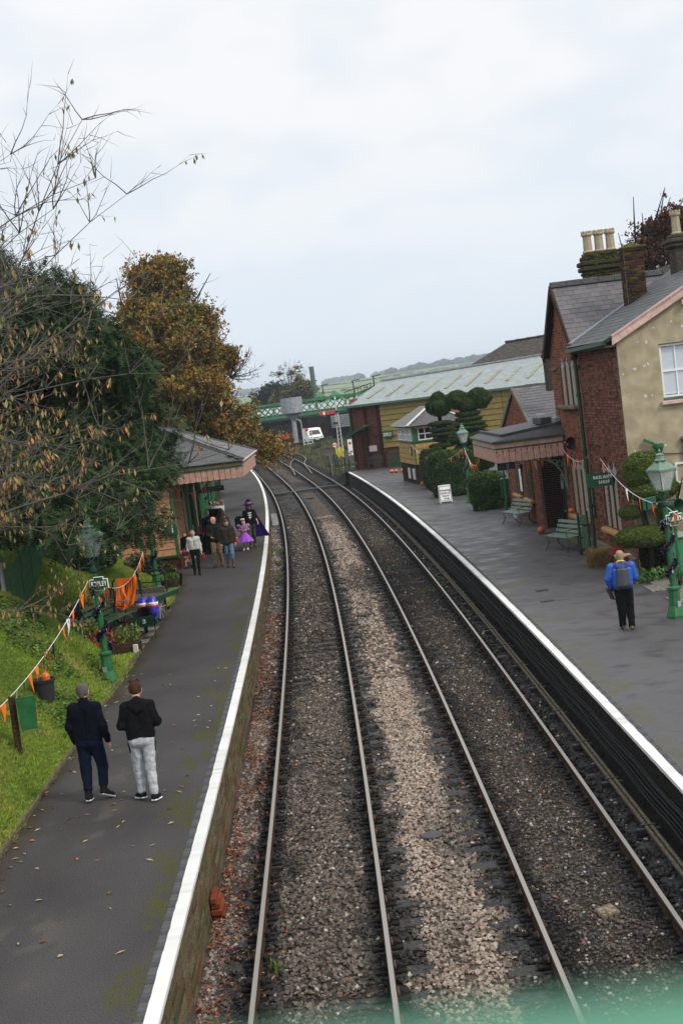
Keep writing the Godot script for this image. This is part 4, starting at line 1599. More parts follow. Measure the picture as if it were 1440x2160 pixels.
# ---- canopy, porch and low wing of the house ------------------------------------------------------------------
func valance(parent: Node, a: Vector3, b: Vector3, nrm: Vector3, top: float, bottom: float, w: float, m: Material, holes := true) -> void:
	# vertical boards with rounded feet between two points at the same height
	var dir := (b - a)
	var n := maxi(1, int(round(dir.length() / w)))
	var bw := dir.length() / n
	dir = dir.normalized()
	var poly := PackedVector2Array([P(-bw * 0.5 + 0.009, top), P(-bw * 0.5 + 0.009, bottom + 0.028), P(-bw * 0.36, bottom + 0.006), P(0, bottom), P(bw * 0.36, bottom + 0.006), P(bw * 0.5 - 0.009, bottom + 0.028), P(bw * 0.5 - 0.009, top)])
	var g := Geo.new()
	g.prism(poly, 0.0, 0.022)
	var mesh := g.mesh()
	var hg := Geo.new()
	if holes:
		hg.lathe([P(0.0, 0.0), P(0.026, 0.0), P(0.026, 0.006), P(0.0, 0.006)], Transform3D(Basis(Vector3.RIGHT, PI / 2), W(-bw * 0.5, top - 0.1, 0.021)), 8)
	var hm := hg.mesh()
	for i in n:
		var p := a + dir * (i + 0.5) * bw
		var o := part(parent, "valance_board", mesh, m, Transform3D(Basis(dir, UP, nrm), W(p.x, 0, p.z)))
		if holes:
			part(o, "slot_hole", hm, M["black"])


func canopy_and_wing() -> void:
	var t := thing("station_canopy", "flat-roofed platform canopy with salmon valance and green trim", "canopy", V(7.33, PY, 36.4), 0.0217)
	var z0 := -8.5
	var z1 := -14.3
	var x0 := -2.15
	# boards: near face and track face
	valance(t, W(x0, 0, z0), W(-0.05, 0, z0), Vector3.BACK, 3.2, 2.76, 0.2, M["salmon"])
	valance(t, W(x0, 0, z1), W(x0, 0, z0), Vector3.LEFT, 3.2, 2.76, 0.2, M["salmon"], false)
	for q: Array in [[W((x0 - 0.05) * 0.5, 3.29, z0 + 0.0), W(2.1, 0.18, 0.05)], [W(x0, 3.29, (z0 + z1) * 0.5), W(0.05, 0.18, z0 - z1 - 0.02)]]:
		var g := Geo.new()
		g.box(q[0], q[1])
		part(t, "fascia_board", g, M["salmon"])
	for q: Array in [[W((x0 - 0.05) * 0.5, 3.2, z0 + 0.035), W(2.16, 0.04, 0.03)], [W(x0 - 0.035, 3.2, (z0 + z1) * 0.5), W(0.03, 0.04, z0 - z1)], [W((x0 - 0.05) * 0.5, 3.4, z0 + 0.05), W(2.2, 0.06, 0.1)], [W(x0 - 0.05, 3.4, (z0 + z1) * 0.5), W(0.1, 0.06, z0 - z1 + 0.1)]]:
		var g := Geo.new()
		g.cbox(q[0], q[1], 0.01)
		part(t, "green_moulding", g, M["dark_green"])
	var rf := Geo.new()
	rf.sheet([W(x0 - 0.08, 3.44, z0 + 0.09), W(0.0, 3.44, z0 + 0.09), W(0.0, 3.75, z0 - 0.35), W(x0 + 0.3, 3.56, z0 - 0.35)], 0.05)
	rf.sheet([W(x0 + 0.3, 3.56, z0 - 0.35), W(0.0, 3.75, z0 - 0.35), W(0.0, 3.75, z1), W(x0 + 0.3, 3.56, z1)], 0.05)
	rf.sheet([W(x0 - 0.08, 3.44, z1), W(x0 - 0.08, 3.44, z0 + 0.09), W(x0 + 0.3, 3.56, z0 - 0.35), W(x0 + 0.3, 3.56, z1)], 0.05)
	part(t, "felt_roof", rf, M["felt"])
	for q: Array in [[W(x0 + 0.28, 3.585, z0 - 0.33), W(0.0, 3.775, z0 - 0.33)], [W(x0 + 0.28, 3.585, z0 - 0.33), W(x0 + 0.28, 3.585, z1)]]:
		var g := Geo.new()
		g.bar(q[0], q[1], 0.1, 0.09)
		part(t, "roll_edge", g, M["felt"])
	var up := Geo.new()
	up.cbox(W(-0.02, 3.83, z0 - 0.8), W(0.25, 0.25, 0.7), 0.02)
	part(t, "lead_upstand", up, M["lead"])
	var bx := Geo.new()
	bx.cbox(W(-0.2, 3.85, z0 - 2.2), W(0.5, 0.22, 1.6), 0.02)
	part(t, "roof_box", bx, M["felt"])
	var ceil := Geo.new()
	ceil.box(W(x0 * 0.5, 3.22, (z0 + z1) * 0.5), W(-x0 - 0.08, 0.04, z0 - z1 - 0.08))
	part(t, "ceiling", ceil, M["interior"])
	# cast bracket at the near end
	var brk := Geo.new()
	var pts := []
	var rad := []
	for k in 9:
		var a := PI * 0.5 * k / 8.0
		pts.append(W(-0.08 - 0.75 * (1.0 - cos(a)), 1.75 + 0.98 * sin(a), z0 - 0.1))
		rad.append(0.028)
	brk.tube(pts, rad, 6)
	brk.bar(W(-0.06, 1.7, z0 - 0.1), W(-0.06, 2.76, z0 - 0.1), 0.05, 0.05)
	for k in 3:
		var ring := []
		var rr := []
		for i in 13:
			var a := TAU * i / 12.0
			ring.append(W(-0.2 - k * 0.16, 2.52 + k * 0.07, z0 - 0.1) + W(cos(a), sin(a), 0) * (0.085 - k * 0.012))
			rr.append(0.014)
		brk.tube(ring, rr, 5, false)
	part(t, "cast_bracket", brk, M["sage"])
	# hanging platform number
	var n := thing("platform_number_sign", "black hanging sign with a pale figure 2 under the salmon canopy", "sign", V(5.28, 3.42, 45.2), 0.0)
	var nb := Geo.new()
	nb.cbox(O0, W(0.56, 0.25, 0.06), 0.01)
	part(n, "board", nb, M["black"])
	var nf := Geo.new()
	for q: Array in [[0.0, 0.12, 0.57], [0.0, -0.12, 0.57]]:
		nf.box(W(q[0], q[1], 0.03), W(q[2], 0.014, 0.01))
	nf.box(W(-0.28, 0, 0.03), W(0.014, 0.25, 0.01))
	part(n, "frame", nf, M["pale_grey"])
	text(n, "2", 0.15, TB(W(0.05, 0, 0.034)), M["pale_grey"])
	# the low wing: its gable faces the track, its ridge runs away to the right
	var w := thing("waiting_room_wing", "single-storey brick wing with slate roof beyond the salmon canopy", "building", V(7.33, PY, 36.4), 0.0217)
	var al := W(0, 0, -1)
	var tr := W(-1, 0, 0)
	var gp := PackedVector2Array([P(13.8, -0.3), P(21.6, -0.3), P(21.6, 3.35), P(17.7, 4.85), P(13.8, 3.35)])
	var wl := Geo.new()
	wl.prism(gp, 0.0, 0.25, Transform3D(Basis(W(0, 0, -1), UP, W(1, 0, 0)), W(-0.02, 0, 0)))
	wl.box(W(2.0, 1.5, -21.5), W(4.0, 3.7, 0.2))
	wl.box(W(1.2, 1.5, -13.9), W(2.3, 3.7, 0.2))
	wl.box(W(1.5, 1.7, -11.7), W(0.2, 4.0, 4.4))
	part(w, "front_wall", wl, M["mortar"])
	var tone := lin(0.3, 0.12, 0.075)
	bricks(w, W(-0.02, 0, -13.8), al, tr, 7.8, 4.85, func(u: float, y: float) -> bool: return y < 3.35 or y < 4.8 - absf(u - 3.9) * 0.385, tone)
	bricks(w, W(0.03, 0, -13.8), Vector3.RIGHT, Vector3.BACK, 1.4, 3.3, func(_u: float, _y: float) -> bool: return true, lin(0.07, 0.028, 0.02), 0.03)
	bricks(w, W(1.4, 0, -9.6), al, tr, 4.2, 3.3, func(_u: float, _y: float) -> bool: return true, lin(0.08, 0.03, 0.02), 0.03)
	var dr := Geo.new()
	dr.cbox(W(0.75, 1.05, -12.9), W(0.06, 2.1, 0.9), 0.01)
	var door := part(w, "door", dr, M["sage"])
	var dg := Geo.new()
	for k in 2:
		dg.box(W(0.715, 1.55, -12.7 - k * 0.4), W(0.01, 0.8, 0.28))
	part(door, "glass_panel", dg, M["window_pane"])
	var ds := Geo.new()
	ds.box(W(0.8, 2.5, -11.7), W(0.1, 0.8, 4.2))
	part(w, "porch_head", ds, M["interior"])
	for k in 2:
		var wz := -16.2 - k * 2.7
		for i in 3:
			var ln := Geo.new()
			ln.box(W(-0.075, 1.7, wz + (i - 1) * 0.5), W(0.02, 1.7, 0.38))
			part(w, "narrow_window", ln, M["shed_dark"])
			var mu := Geo.new()
			mu.cbox(W(-0.09, 1.75, wz + (i - 1) * 0.5 + 0.25), W(0.09, 1.9, 0.09), 0.015)
			part(w, "mullion", mu, M["stone_trim"])
		var sl := Geo.new()
		sl.cbox(W(-0.13, 0.8, wz), W(0.2, 0.13, 1.7), 0.03)
		part(w, "stone_sill", sl, M["orange_sill"])
	var po := Geo.new()
	po.cbox(W(-0.1, 1.45, -18.0), W(0.04, 0.85, 0.5), 0.01)
	part(w, "white_poster", po, M["white"])
	var rf2 := Geo.new()
	rf2.sheet([W(-0.06, 3.3, -13.6), W(4.5, 3.3, -13.6), W(4.5, 4.92, -17.7), W(-0.06, 4.92, -17.7)], 0.06)
	rf2.sheet([W(4.5, 3.3, -21.8), W(-0.06, 3.3, -21.8), W(-0.06, 4.92, -17.7), W(4.5, 4.92, -17.7)], 0.06)
	var roof := part(w, "slate_roof", rf2, M["slate_bed"])
	slates(roof, W(-0.06, 3.3, -13.6), Vector3.RIGHT, W(0, 1.62, -4.1).normalized(), 4.0, 4.4, func(_u: float, _s: float) -> bool: return true, 250, lin(0.13, 0.125, 0.13), 0.34, 0.26)
	ridge(roof, W(-0.08, 4.94, -17.7), W(4.3, 4.94, -17.7), M["ridge_tile"], 0.2)
	for q: float in [-21.85, -13.55]:
		var vb := Geo.new()
		vb.bar(W(-0.1, 4.86, -17.7), W(-0.1, 3.25, q), 0.06, 0.2)
		part(w, "bargeboard", vb, M["stone_trim"])
	var cs2 := Geo.new()
	cs2.tint(lin(0.15, 0.13, 0.1))
	cs2.cbox(W(1.0, 5.3, -15.0), W(0.5, 1.2, 0.5), 0.03)
	cs2.cbox(W(1.0, 5.95, -15.0), W(0.6, 0.14, 0.66), 0.03)
	cs2.cbox(W(1.0, 6.1, -15.0), W(0.52, 0.16, 0.52), 0.03)
	part(w, "stub_chimney", cs2, M["mossy"])
	var pp := Geo.new()
	pp.tube([W(-0.3, 0.0, -21.3), W(-0.3, 0.35, -21.3), W(-0.26, 0.5, -21.3), W(-0.26, 2.8, -21.3)], [0.06, 0.06, 0.05, 0.05], 8)
	part(w, "downpipe", pp, M["green"])


# ---- the timber shelter on the left platform ------------------------------------------------------------------
func shelter() -> void:
	var t := thing("platform_shelter", "peach weatherboarded waiting shelter with slate hipped roof and green posts", "shelter", V(0, PY, 0), 0.0)
	var z0 := -51.25
	var z1 := -61.0
	var xr := -5.92
	var xl := -10.3
	# brick base and weatherboards of the near end
	var bs := Geo.new()
	bs.box(W((xr + xl) * 0.5, 0.2, (z0 + z1) * 0.5), W(xr - xl - 0.1, 0.5, z0 - z1 - 0.1))
	part(t, "brick_base", bs, M["mortar"])
	bricks(t, W(xl, 0, z0 - 0.02), Vector3.RIGHT, Vector3.BACK, xr - xl, 0.46, func(_u: float, _y: float) -> bool: return true, lin(0.15, 0.055, 0.035), 0.03)
	bricks(t, W(xr - 0.02, 0, z0), W(0, 0, -1), Vector3.RIGHT, 9.6, 0.46, func(_u: float, _y: float) -> bool: return true, lin(0.15, 0.055, 0.035), 0.03)
	var fr := Geo.new()
	fr.box(W((xr + xl) * 0.5, 1.7, (z0 + z1) * 0.5), W(xr - xl - 0.16, 2.9, z0 - z1 - 0.16))
	part(t, "inner_wall", fr, M["interior"])
	for r in 11:
		var y := 0.64 + r * 0.236
		for q: Array in [[xl, xl + 1.35], [xl + 2.35, xr - 0.86], [xr - 0.82, xr - 0.06]]:
			var b := Geo.new()
			b.cbox(W((q[0] + q[1]) * 0.5, y, z0 + 0.0), W(q[1] - q[0], 0.23, 0.035), 0.008, turned(0, -0.09))
			part(t, "weatherboard", b, M["peach"])
		for q: Array in [[0.1, 4.4], [6.6, 9.6]]:
			var b := Geo.new()
			b.cbox(W(xr, y, z0 - (q[0] + q[1]) * 0.5), W(0.035, 0.23, q[1] - q[0]), 0.008, turned(0, 0, 0.09))
			part(t, "weatherboard", b, M["peach"])
	sash(t, W(xl + 1.4, 0.75, z0 + 0.03), Vector3.RIGHT, Vector3.BACK, 0.95, 1.9, 2, 4, M["dark_pane"])
	for x: float in [xr - 0.0, xr - 0.84, xl + 2.32]:
		var b := Geo.new()
		b.cbox(W(x, 1.75, z0 + 0.03), W(0.09, 2.7, 0.07), 0.012)
		part(t, "corner_board", b, M["green"])
	var sk := Geo.new()
	sk.cbox(W((xr + xl) * 0.5, 0.48, z0 + 0.03), W(xr - xl + 0.05, 0.09, 0.09), 0.012)
	part(t, "sill_board", sk, M["dark_green"])
	# canopy: posts, beam, valance, roof
	var x1 := -3.27
	for q: Array in [[-5.48, 52.2], [-5.95, 54.4], [-5.62, 55.6], [-5.66, 58.0]]:
		var p := Geo.new()
		p.lathe([P(0.12, 0), P(0.12, 0.25), P(0.085, 0.32), P(0.075, 2.6), P(0.11, 2.7), P(0.11, 2.8), P(0.08, 3.1)], TB(V(q[0], 0, q[1])), 12)
		part(t, "post", p, M["green"])
	var cz0 := z0 + 0.35
	var cz1 := -59.4
	valance(t, W(-6.2, 0, cz0), W(x1, 0, cz0), Vector3.BACK, 3.42, 3.02, 0.215, M["salmon"], false)
	valance(t, W(x1, 0, cz0), W(x1, 0, cz1), Vector3.RIGHT, 3.42, 3.02, 0.215, M["salmon"], false)
	for q: Array in [[W((x1 - 6.2) * 0.5, 3.51, cz0), W(x1 + 6.2, 0.17, 0.05), "salmon"], [W(x1, 3.51, (cz0 + cz1) * 0.5), W(0.05, 0.17, cz0 - cz1), "salmon"], [W((x1 - 6.2) * 0.5, 3.43, cz0 + 0.04), W(x1 + 6.2, 0.045, 0.04), "green"], [W(x1 + 0.04, 3.43, (cz0 + cz1) * 0.5), W(0.04, 0.045, cz0 - cz1), "pink"], [W((x1 - 6.2) * 0.5, 3.6, cz0 + 0.08), W(x1 + 6.4, 0.07, 0.12), "dark_green"], [W(x1 + 0.08, 3.6, (cz0 + cz1) * 0.5), W(0.12, 0.07, cz0 - cz1 + 0.3), "pink"]]:
		var g := Geo.new()
		g.cbox(q[0], q[1], 0.01)
		part(t, "fascia_board", g, M[q[2]])
	var ce := Geo.new()
	ce.box(W((x1 + xr) * 0.5, 3.3, (cz0 + cz1) * 0.5), W(x1 - xr, 0.05, cz0 - cz1 - 0.1))
	part(t, "canopy_ceiling", ce, M["interior"])
	# hipped roof
	var e := 3.6
	var A := W(x1 + 0.1, e, cz0 + 0.12)
	var B := W(x1 + 0.1, e, cz1 - 0.1)
	var C := W(-10.9, e, cz1 - 0.1)
	var D := W(-10.9, e, cz0 + 0.12)
	var R0 := W(-6.95, 5.22, cz0 - 3.4)
	var R1 := W(-6.95, 5.22, cz1 + 3.4)
	var rf := Geo.new()
	rf.sheet([A, B, R1, R0], 0.05)
	rf.sheet([B, C, R1], 0.05)
	rf.sheet([C, D, R0, R1], 0.05)
	rf.sheet([D, A, R0], 0.05)
	var roof := part(t, "hipped_roof", rf, M["slate_bed"])
	var sl := W(R0.x - A.x, R0.y - A.y, 0)
	var L := sl.length()
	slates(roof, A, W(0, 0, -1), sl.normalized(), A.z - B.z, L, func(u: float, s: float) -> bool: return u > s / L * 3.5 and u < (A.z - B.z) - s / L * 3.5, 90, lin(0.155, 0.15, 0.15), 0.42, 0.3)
	var se := W(0, R0.y - A.y, R0.z - A.z)
	var LE := se.length()
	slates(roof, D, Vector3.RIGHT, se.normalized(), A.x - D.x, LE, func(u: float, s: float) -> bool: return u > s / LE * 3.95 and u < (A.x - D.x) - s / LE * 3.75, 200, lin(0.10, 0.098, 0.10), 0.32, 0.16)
	for q: Array in [[A, R0], [B, R1], [R0, R1], [D, R0]]:
		ridge(roof, q[0] + UP * 0.04, q[1] + UP * 0.04, M["ridge_tile"], 0.13)
	# things under the canopy
	var s1 := thing("exit_sign", "dark green hanging sign with pale lettering under the left canopy edge", "sign", V(-4.92, PY + 2.44, 56.0))
	var sb := Geo.new()
	sb.cbox(O0, W(1.05, 0.2, 0.05), 0.01, turned(0, 0, 0.02))
	part(s1, "board", sb, M["sign_green"])
	var rods := Geo.new()
	rods.bar(W(-0.4, 0.1, 0), W(-0.4, 0.78, 0), 0.02, 0.02)
	rods.bar(W(0.4, 0.1, 0), W(0.4, 0.78, 0), 0.02, 0.02)
	part(s1, "hanger", rods, M["black_iron"])
	var ln := Geo.new()
	ln.box(W(0.02, 0.04, 0.028), W(0.8, 0.03, 0.006))
	ln.box(W(0.02, -0.04, 0.028), W(0.36, 0.03, 0.006))
	part(s1, "print", ln, M["pale_grey"])
	var gs := thing("wall_sign", "small green sign with a white figure on the shelter's end wall", "sign", V(-6.02, PY + 1.45, 51.12))
	var g1 := Geo.new()
	g1.cbox(O0, W(0.36, 0.4, 0.03), 0.01)
	part(gs, "board", g1, M["sign_green"])
	var g2 := Geo.new()
	g2.box(W(0, -0.02, 0.018), W(0.05, 0.17, 0.006))
	g2.ball(W(0, 0.12, 0.018), W(0.035, 0.035, 0.006), 8, 6)
	part(gs, "figure", g2, M["white"])
	var st := thing("stall_table", "stall table under the left canopy draped in dark cloth with red top", "table", V(-5.35, PY, 56.6))
	var tb := Geo.new()
	tb.cbox(W(0, 0.36, 0), W(1.5, 0.72, 0.75), 0.02)
	part(st, "cloth", tb, M["black_cloth"])
	var tt := Geo.new()
	tt.cbox(W(0, 0.75, 0), W(1.56, 0.05, 0.8), 0.015)
	part(st, "table_top", tt, M["dark_red"])
	for k in 4:
		var bx := Geo.new()
		bx.cbox(O0, W(0.22 + 0.05 * (k % 2), 0.3 - 0.05 * k, 0.2), 0.01, turned(0.2 * k))
		single("stall_box", bx, [M["white"], M["red"], M["pale_grey"], M["orange"]][k], ["white carton on the stall table under the left canopy", "red carton on the stall table under the left canopy", "grey carton on the stall table under the left canopy", "small orange carton on the stall table under the left canopy"][k], "box", TB(V(-5.8 + k * 0.31, PY + 0.775 + 0.15 - 0.025 * k, 56.6)))
	var t2 := thing("side_stall", "small red stall piled with orange decorations beside the shelter wall", "stall", V(-6.0, PY, 53.6))
	var c1 := Geo.new()
	c1.cbox(W(0.1, 0.35, 0), W(0.6, 0.7, 0.6), 0.03)
	part(t2, "cloth", c1, M["white_cloth"])
	var c2 := Geo.new()
	for k in 26:
		c2.ball(W(rng.randf_range(-0.25, 0.42), 0.75 + rng.randf_range(0, 0.25), rng.randf_range(-0.25, 0.25)), Vector3.ONE * rng.randf_range(0.05, 0.1), 6, 5)
	part(t2, "decorations", c2, M["orange"])
	var ab := Geo.new()
	ab.cbox(W(0, 0.42, 0), W(0.62, 0.84, 0.04), 0.015, turned(0, -0.2))
	single("black_board", ab, M["shed_dark"], "small blackboard standing on the table behind the left platform group", "board", TB(V(-5.0, PY + 0.77, 57.0)))
	# picket fence, gate posts and planter beyond
	var fe := thing("green_fence", "bright green picket fence and gate beyond the shelter canopy", "fence", V(0, PY, 0))
	for k in 34:
		var d := 76.0 + k * 0.62
		var x := left_edge(d) - 0.35
		var p := Geo.new()
		p.cbox(V(x, 0.6, d), W(0.07, 1.2, 0.1), 0.01)
		part(fe, "picket", p, M["green"])
	for y: float in [0.3, 0.95]:
		var r := Geo.new()
		r.bar(V(left_edge(76) - 0.4, y, 76), V(left_edge(90) - 0.4, y, 90), 0.05, 0.07)
		r.bar(V(left_edge(90) - 0.4, y, 90), V(left_edge(97) - 0.4, y, 97), 0.05, 0.07)
		part(fe, "rail", r, M["green"])
	for d: float in [74.6, 78.5, 82.5]:
		var p := Geo.new()
		p.cbox(V(left_edge(d) - 0.1, 0.95, d), W(0.16, 1.9, 0.16), 0.02)
		part(fe, "gate_post", p, M["green"])
	flower_tub(V(-6.35, PY, 75.2), "white tub of pink flowers by the green gate beyond the shelter", 0.35, 0.5, M["white_paint"], lin(0.55, 0.2, 0.25))


func flower_tub(p: Vector3, label: String, r: float, h: float, m: Material, petal: Color) -> Node3D:
	var t := thing("flower_tub", label, "planter", p)
	var g := Geo.new()
	g.lathe([P(r * 0.8, 0), P(r * 0.92, h * 0.5), P(r, h), P(r * 0.9, h), P(r * 0.88, h * 0.85), P(0, h * 0.85)], Transform3D(), 20)
	part(t, "tub", g, m)
	var f := Geo.new()
	for k in 260:
		var a := rng.randf() * TAU
		var q := r * sqrt(rng.randf())
		var o := W(cos(a) * q, h + rng.randf() * 0.22, sin(a) * q)
		var s := W(rng.randf_range(-1, 1), rng.randf_range(-0.4, 0.4), rng.randf_range(-1, 1)).normalized() * 0.04
		f.tint(vary(petal if k % 4 == 0 else lin(0.07, 0.13, 0.03), 0.35))
		f.tri(o - s, o + s, o + W(rng.randf_range(-0.05, 0.05), 0.07, rng.randf_range(-0.05, 0.05)))
	part(t, "flowers", f, M["flower"])
	return t


# ---- goods shed and signal box on the right -------------------------------------------------------------------
func goods_shed() -> void:
	var ph := deg_to_rad(30.0)
	var t := thing("goods_shed", "long goods shed with mustard boards, brick end and pale sheet roof", "shed", V(1.5, PY, 104.0), -ph)
	# local x runs right along the front, z towards the camera
	var w := 21.0
	var eave := 4.55
	var bk := 2.35
	var wall := Geo.new()
	wall.box(W(w * 0.5, 2.1, -6.0), W(w, 4.6, 11.9))
	part(t, "core_wall", wall, M["interior"])
	bricks(t, W(0, 0, 0.0), Vector3.RIGHT, Vector3.BACK, bk, eave, func(_u: float, _y: float) -> bool: return true, lin(0.22, 0.085, 0.06), 0.03)
	bricks(t, W(bk, 0, -0.03), Vector3.RIGHT, Vector3.BACK, 4.0, 1.35, func(_u: float, _y: float) -> bool: return true, lin(0.23, 0.09, 0.065), 0.03)
	bricks(t, W(0, 0, 0.0), W(0, 0, -1), Vector3.LEFT, 6.0, 5.0, func(_u: float, _y: float) -> bool: return true, lin(0.22, 0.085, 0.06), 0.03)
	for q: Array in [[0.06, 0.12], [1.2, 0.22], [bk - 0.1, 0.26]]:
		var p := Geo.new()
		p.box(W(q[0], eave * 0.5, 0.06), W(q[1], eave, 0.09))
		part(t, "pilaster", p, M["brick_plain"])
	# weatherboards: wide lapped boards, dirty at the laps
	for r in 8:
		var y := 1.5 + r * 0.385
		for k in 4:
			var b := Geo.new()
			var x0 := bk + 0.05 + k * 4.7
			b.cbox(W(x0 + 2.34, y, 0.06), W(4.66, 0.375, 0.05), 0.012, turned(0, -0.11))
			part(t, "weatherboard", b, M["mustard"])
			var lp := Geo.new()
			lp.box(W(x0 + 2.34, y - 0.193, 0.068), W(4.66, 0.035, 0.05))
			part(t, "lap_strip", lp, M["mustard_dirty"])
	# roof of corrugated sheets
	var rise_ := 1.5
	var run := 5.8
	var g := Geo.new()
	var n := 132
	for i in n:
		var xa := -0.25 + (w + 0.5) * i / n
		var xb := -0.25 + (w + 0.5) * (i + 1) / n
		var ya := 0.03 if i % 2 else 0.0
		var yb := 0.0 if i % 2 else 0.03
		g.quad(W(xa, eave + ya, 0.35), W(xb, eave + yb, 0.35), W(xb, eave + rise_ + xb * 0.033 + yb, -run), W(xa, eave + rise_ + xa * 0.033 + ya, -run))
	g.quad(W(-0.25, eave + rise_, -run), W(w + 0.25, eave + rise_ + w * 0.033, -run), W(w + 0.25, eave, -run * 2 - 0.3), W(-0.25, eave, -run * 2 - 0.3))
	var roof := part(t, "sheet_roof", g, M["roof_sheet"])
	for k in 13:
		var l := Geo.new()
		var x := 1.0 + k * 1.55
		var s0 := 0.22
		var s1 := 0.66
		var up := rise_ + x * 0.033
		var pa := W(x, eave + 0.05 + up * s0, 0.35 - (run + 0.35) * s0)
		var pb := W(x, eave + 0.05 + up * s1, 0.35 - (run + 0.35) * s1)
		l.bar(pa, pb, 0.26, 0.03)
		part(roof, "roof_light", l, M["roof_light"])
	var rg := Geo.new()
	rg.bar(W(-0.3, eave + rise_ + 0.06, -run), W(w + 0.3, eave + rise_ + w * 0.033 + 0.06, -run), 0.4, 0.12)
	part(roof, "ridge_cap", rg, M["pale_grey"])
	var gt := Geo.new()
	gt.bar(W(-0.3, eave - 0.06, 0.42), W(w + 0.3, eave - 0.06, 0.42), 0.16, 0.16)
	part(t, "gutter", gt, M["gutter_green"])
	var dp := Geo.new()
	dp.tube([W(-0.02, eave - 0.1, 0.3), W(-0.02, 4.0, 0.12), W(-0.02, 0.1, 0.12)], [0.06, 0.06, 0.06], 8)
	part(t, "downpipe", dp, M["dark_green"])
	# lean-to porch over the side door
	var por := Geo.new()
	por.sheet([W(-0.1, 2.45, 1.1), W(1.5, 3.05, 1.1), W(1.5, 3.05, 0.05), W(-0.1, 2.45, 0.05)], 0.06)
	var pr := part(t, "porch_roof", por, M["gutter_green"])
	var pf := Geo.new()
	pf.bar(W(-0.12, 2.36, 1.12), W(1.55, 2.98, 1.12), 0.06, 0.18)
	part(pr, "fascia_board", pf, M["dark_green"])
	var pw := Geo.new()
	pw.box(W(0.7, 1.2, 0.55), W(0.18, 2.4, 1.0))
	part(t, "porch_wall", pw, M["brick_plain"])
	var nd := Geo.new()
	nd.cbox(W(1.55, 1.35, 0.12), W(0.62, 0.42, 0.04), 0.01)
	single("white_notice", nd, M["white_paint"], "white notice board on the goods shed's brick end", "notice", Transform3D(turned(-ph), V(1.5, PY, 104.0) + W(0, 0, 0.1)))
	var rn := Geo.new()
	rn.cbox(W(0.2, 0.45, 0.2), W(0.38, 0.24, 0.03), 0.01)
	single("red_notice", rn, M["dark_red"], "small red notice low on the goods shed corner", "notice", Transform3D(turned(-ph), V(1.5, PY, 104.0)))
	var nm := thing("name_board", "green box sign reading ROPLEY on the mustard boards", "sign", V(1.5, PY, 104.0) + Basis(UP, -ph) * W(2.95, 2.25, 0.25), -ph)
	var nb := Geo.new()
	nb.cbox(O0, W(0.66, 0.52, 0.16), 0.02)
	part(nm, "box", nb, M["sign_green"])
	text(nm, "ROPLEY", 0.17, Transform3D(Basis().scaled(W(0.78, 1.5, 1)), W(0, 0, 0.085)), M["lettering"])
	# darker roof of the hall behind
	var h := thing("rear_hall", "brown-roofed hall behind the goods shed's pale roof", "building", V(1.5, PY, 104.0), -ph)
	var hw := Geo.new()
	hw.box(W(16.0, 3.0, -16.5), W(20.0, 6.5, 9.0))
	part(h, "wall", hw, M["interior"])
	var hr := Geo.new()
	for i in 60:
		var xa := 5.6 + i * 0.36
		var yy := 0.04 if i % 2 else 0.0
		var y2 := 0.0 if i % 2 else 0.04
		hr.quad(W(xa, 6.2 + yy, -8.0), W(xa + 0.36, 6.2 + y2, -8.0), W(xa + 0.36, 7.9 + (xa - 5.6) * 0.03 + y2, -16.5), W(xa, 7.9 + (xa - 5.6) * 0.03 + yy, -16.5))
	part(h, "sheet_roof", hr, M["roof_brown"])
	var hc := Geo.new()
	for i in 24:
		hc.cbox(W(6.0 + i * 0.9, 7.98 + i * 0.027, -16.5), W(0.86, 0.16, 0.5), 0.05)
	part(h, "ridge_cap", hc, M["roof_brown"])
	# green gate, dark seat and pumpkins in front
	var f := thing("yard_gate", "dark green picket gate beside the goods shed", "gate", V(3.7, PY, 99.6), -0.2)
	for k in 9:
		var p := Geo.new()
		p.cbox(W(k * 0.115, 0.6, 0), W(0.075, 1.15, 0.03), 0.008)
		part(f, "picket", p, M["dark_green"])
	var fr := Geo.new()
	fr.bar(W(-0.08, 0.3, -0.03), W(1.0, 0.3, -0.03), 0.04, 0.07)
	fr.bar(W(-0.08, 0.95, -0.03), W(1.0, 0.95, -0.03), 0.04, 0.07)
	part(f, "rail", fr, M["dark_green"])
	var sd := thing("wall_bench", "dark bench seat against the goods shed's brick wall", "bench", V(2.75, PY, 101.3), -0.4)
	var s1 := Geo.new()
	s1.cbox(W(0, 0.42, 0), W(1.0, 0.06, 0.4), 0.01)
	part(sd, "seat", s1, M["black"])
	var s2 := Geo.new()
	s2.cbox(W(0, 0.7, -0.2), W(1.0, 0.35, 0.05), 0.01)
	part(sd, "backrest", s2, M["black"])
	for x: float in [-0.42, 0.42]:
		var s3 := Geo.new()
		s3.cbox(W(x, 0.2, 0), W(0.07, 0.4, 0.4), 0.01)
		part(sd, "leg", s3, M["black"])


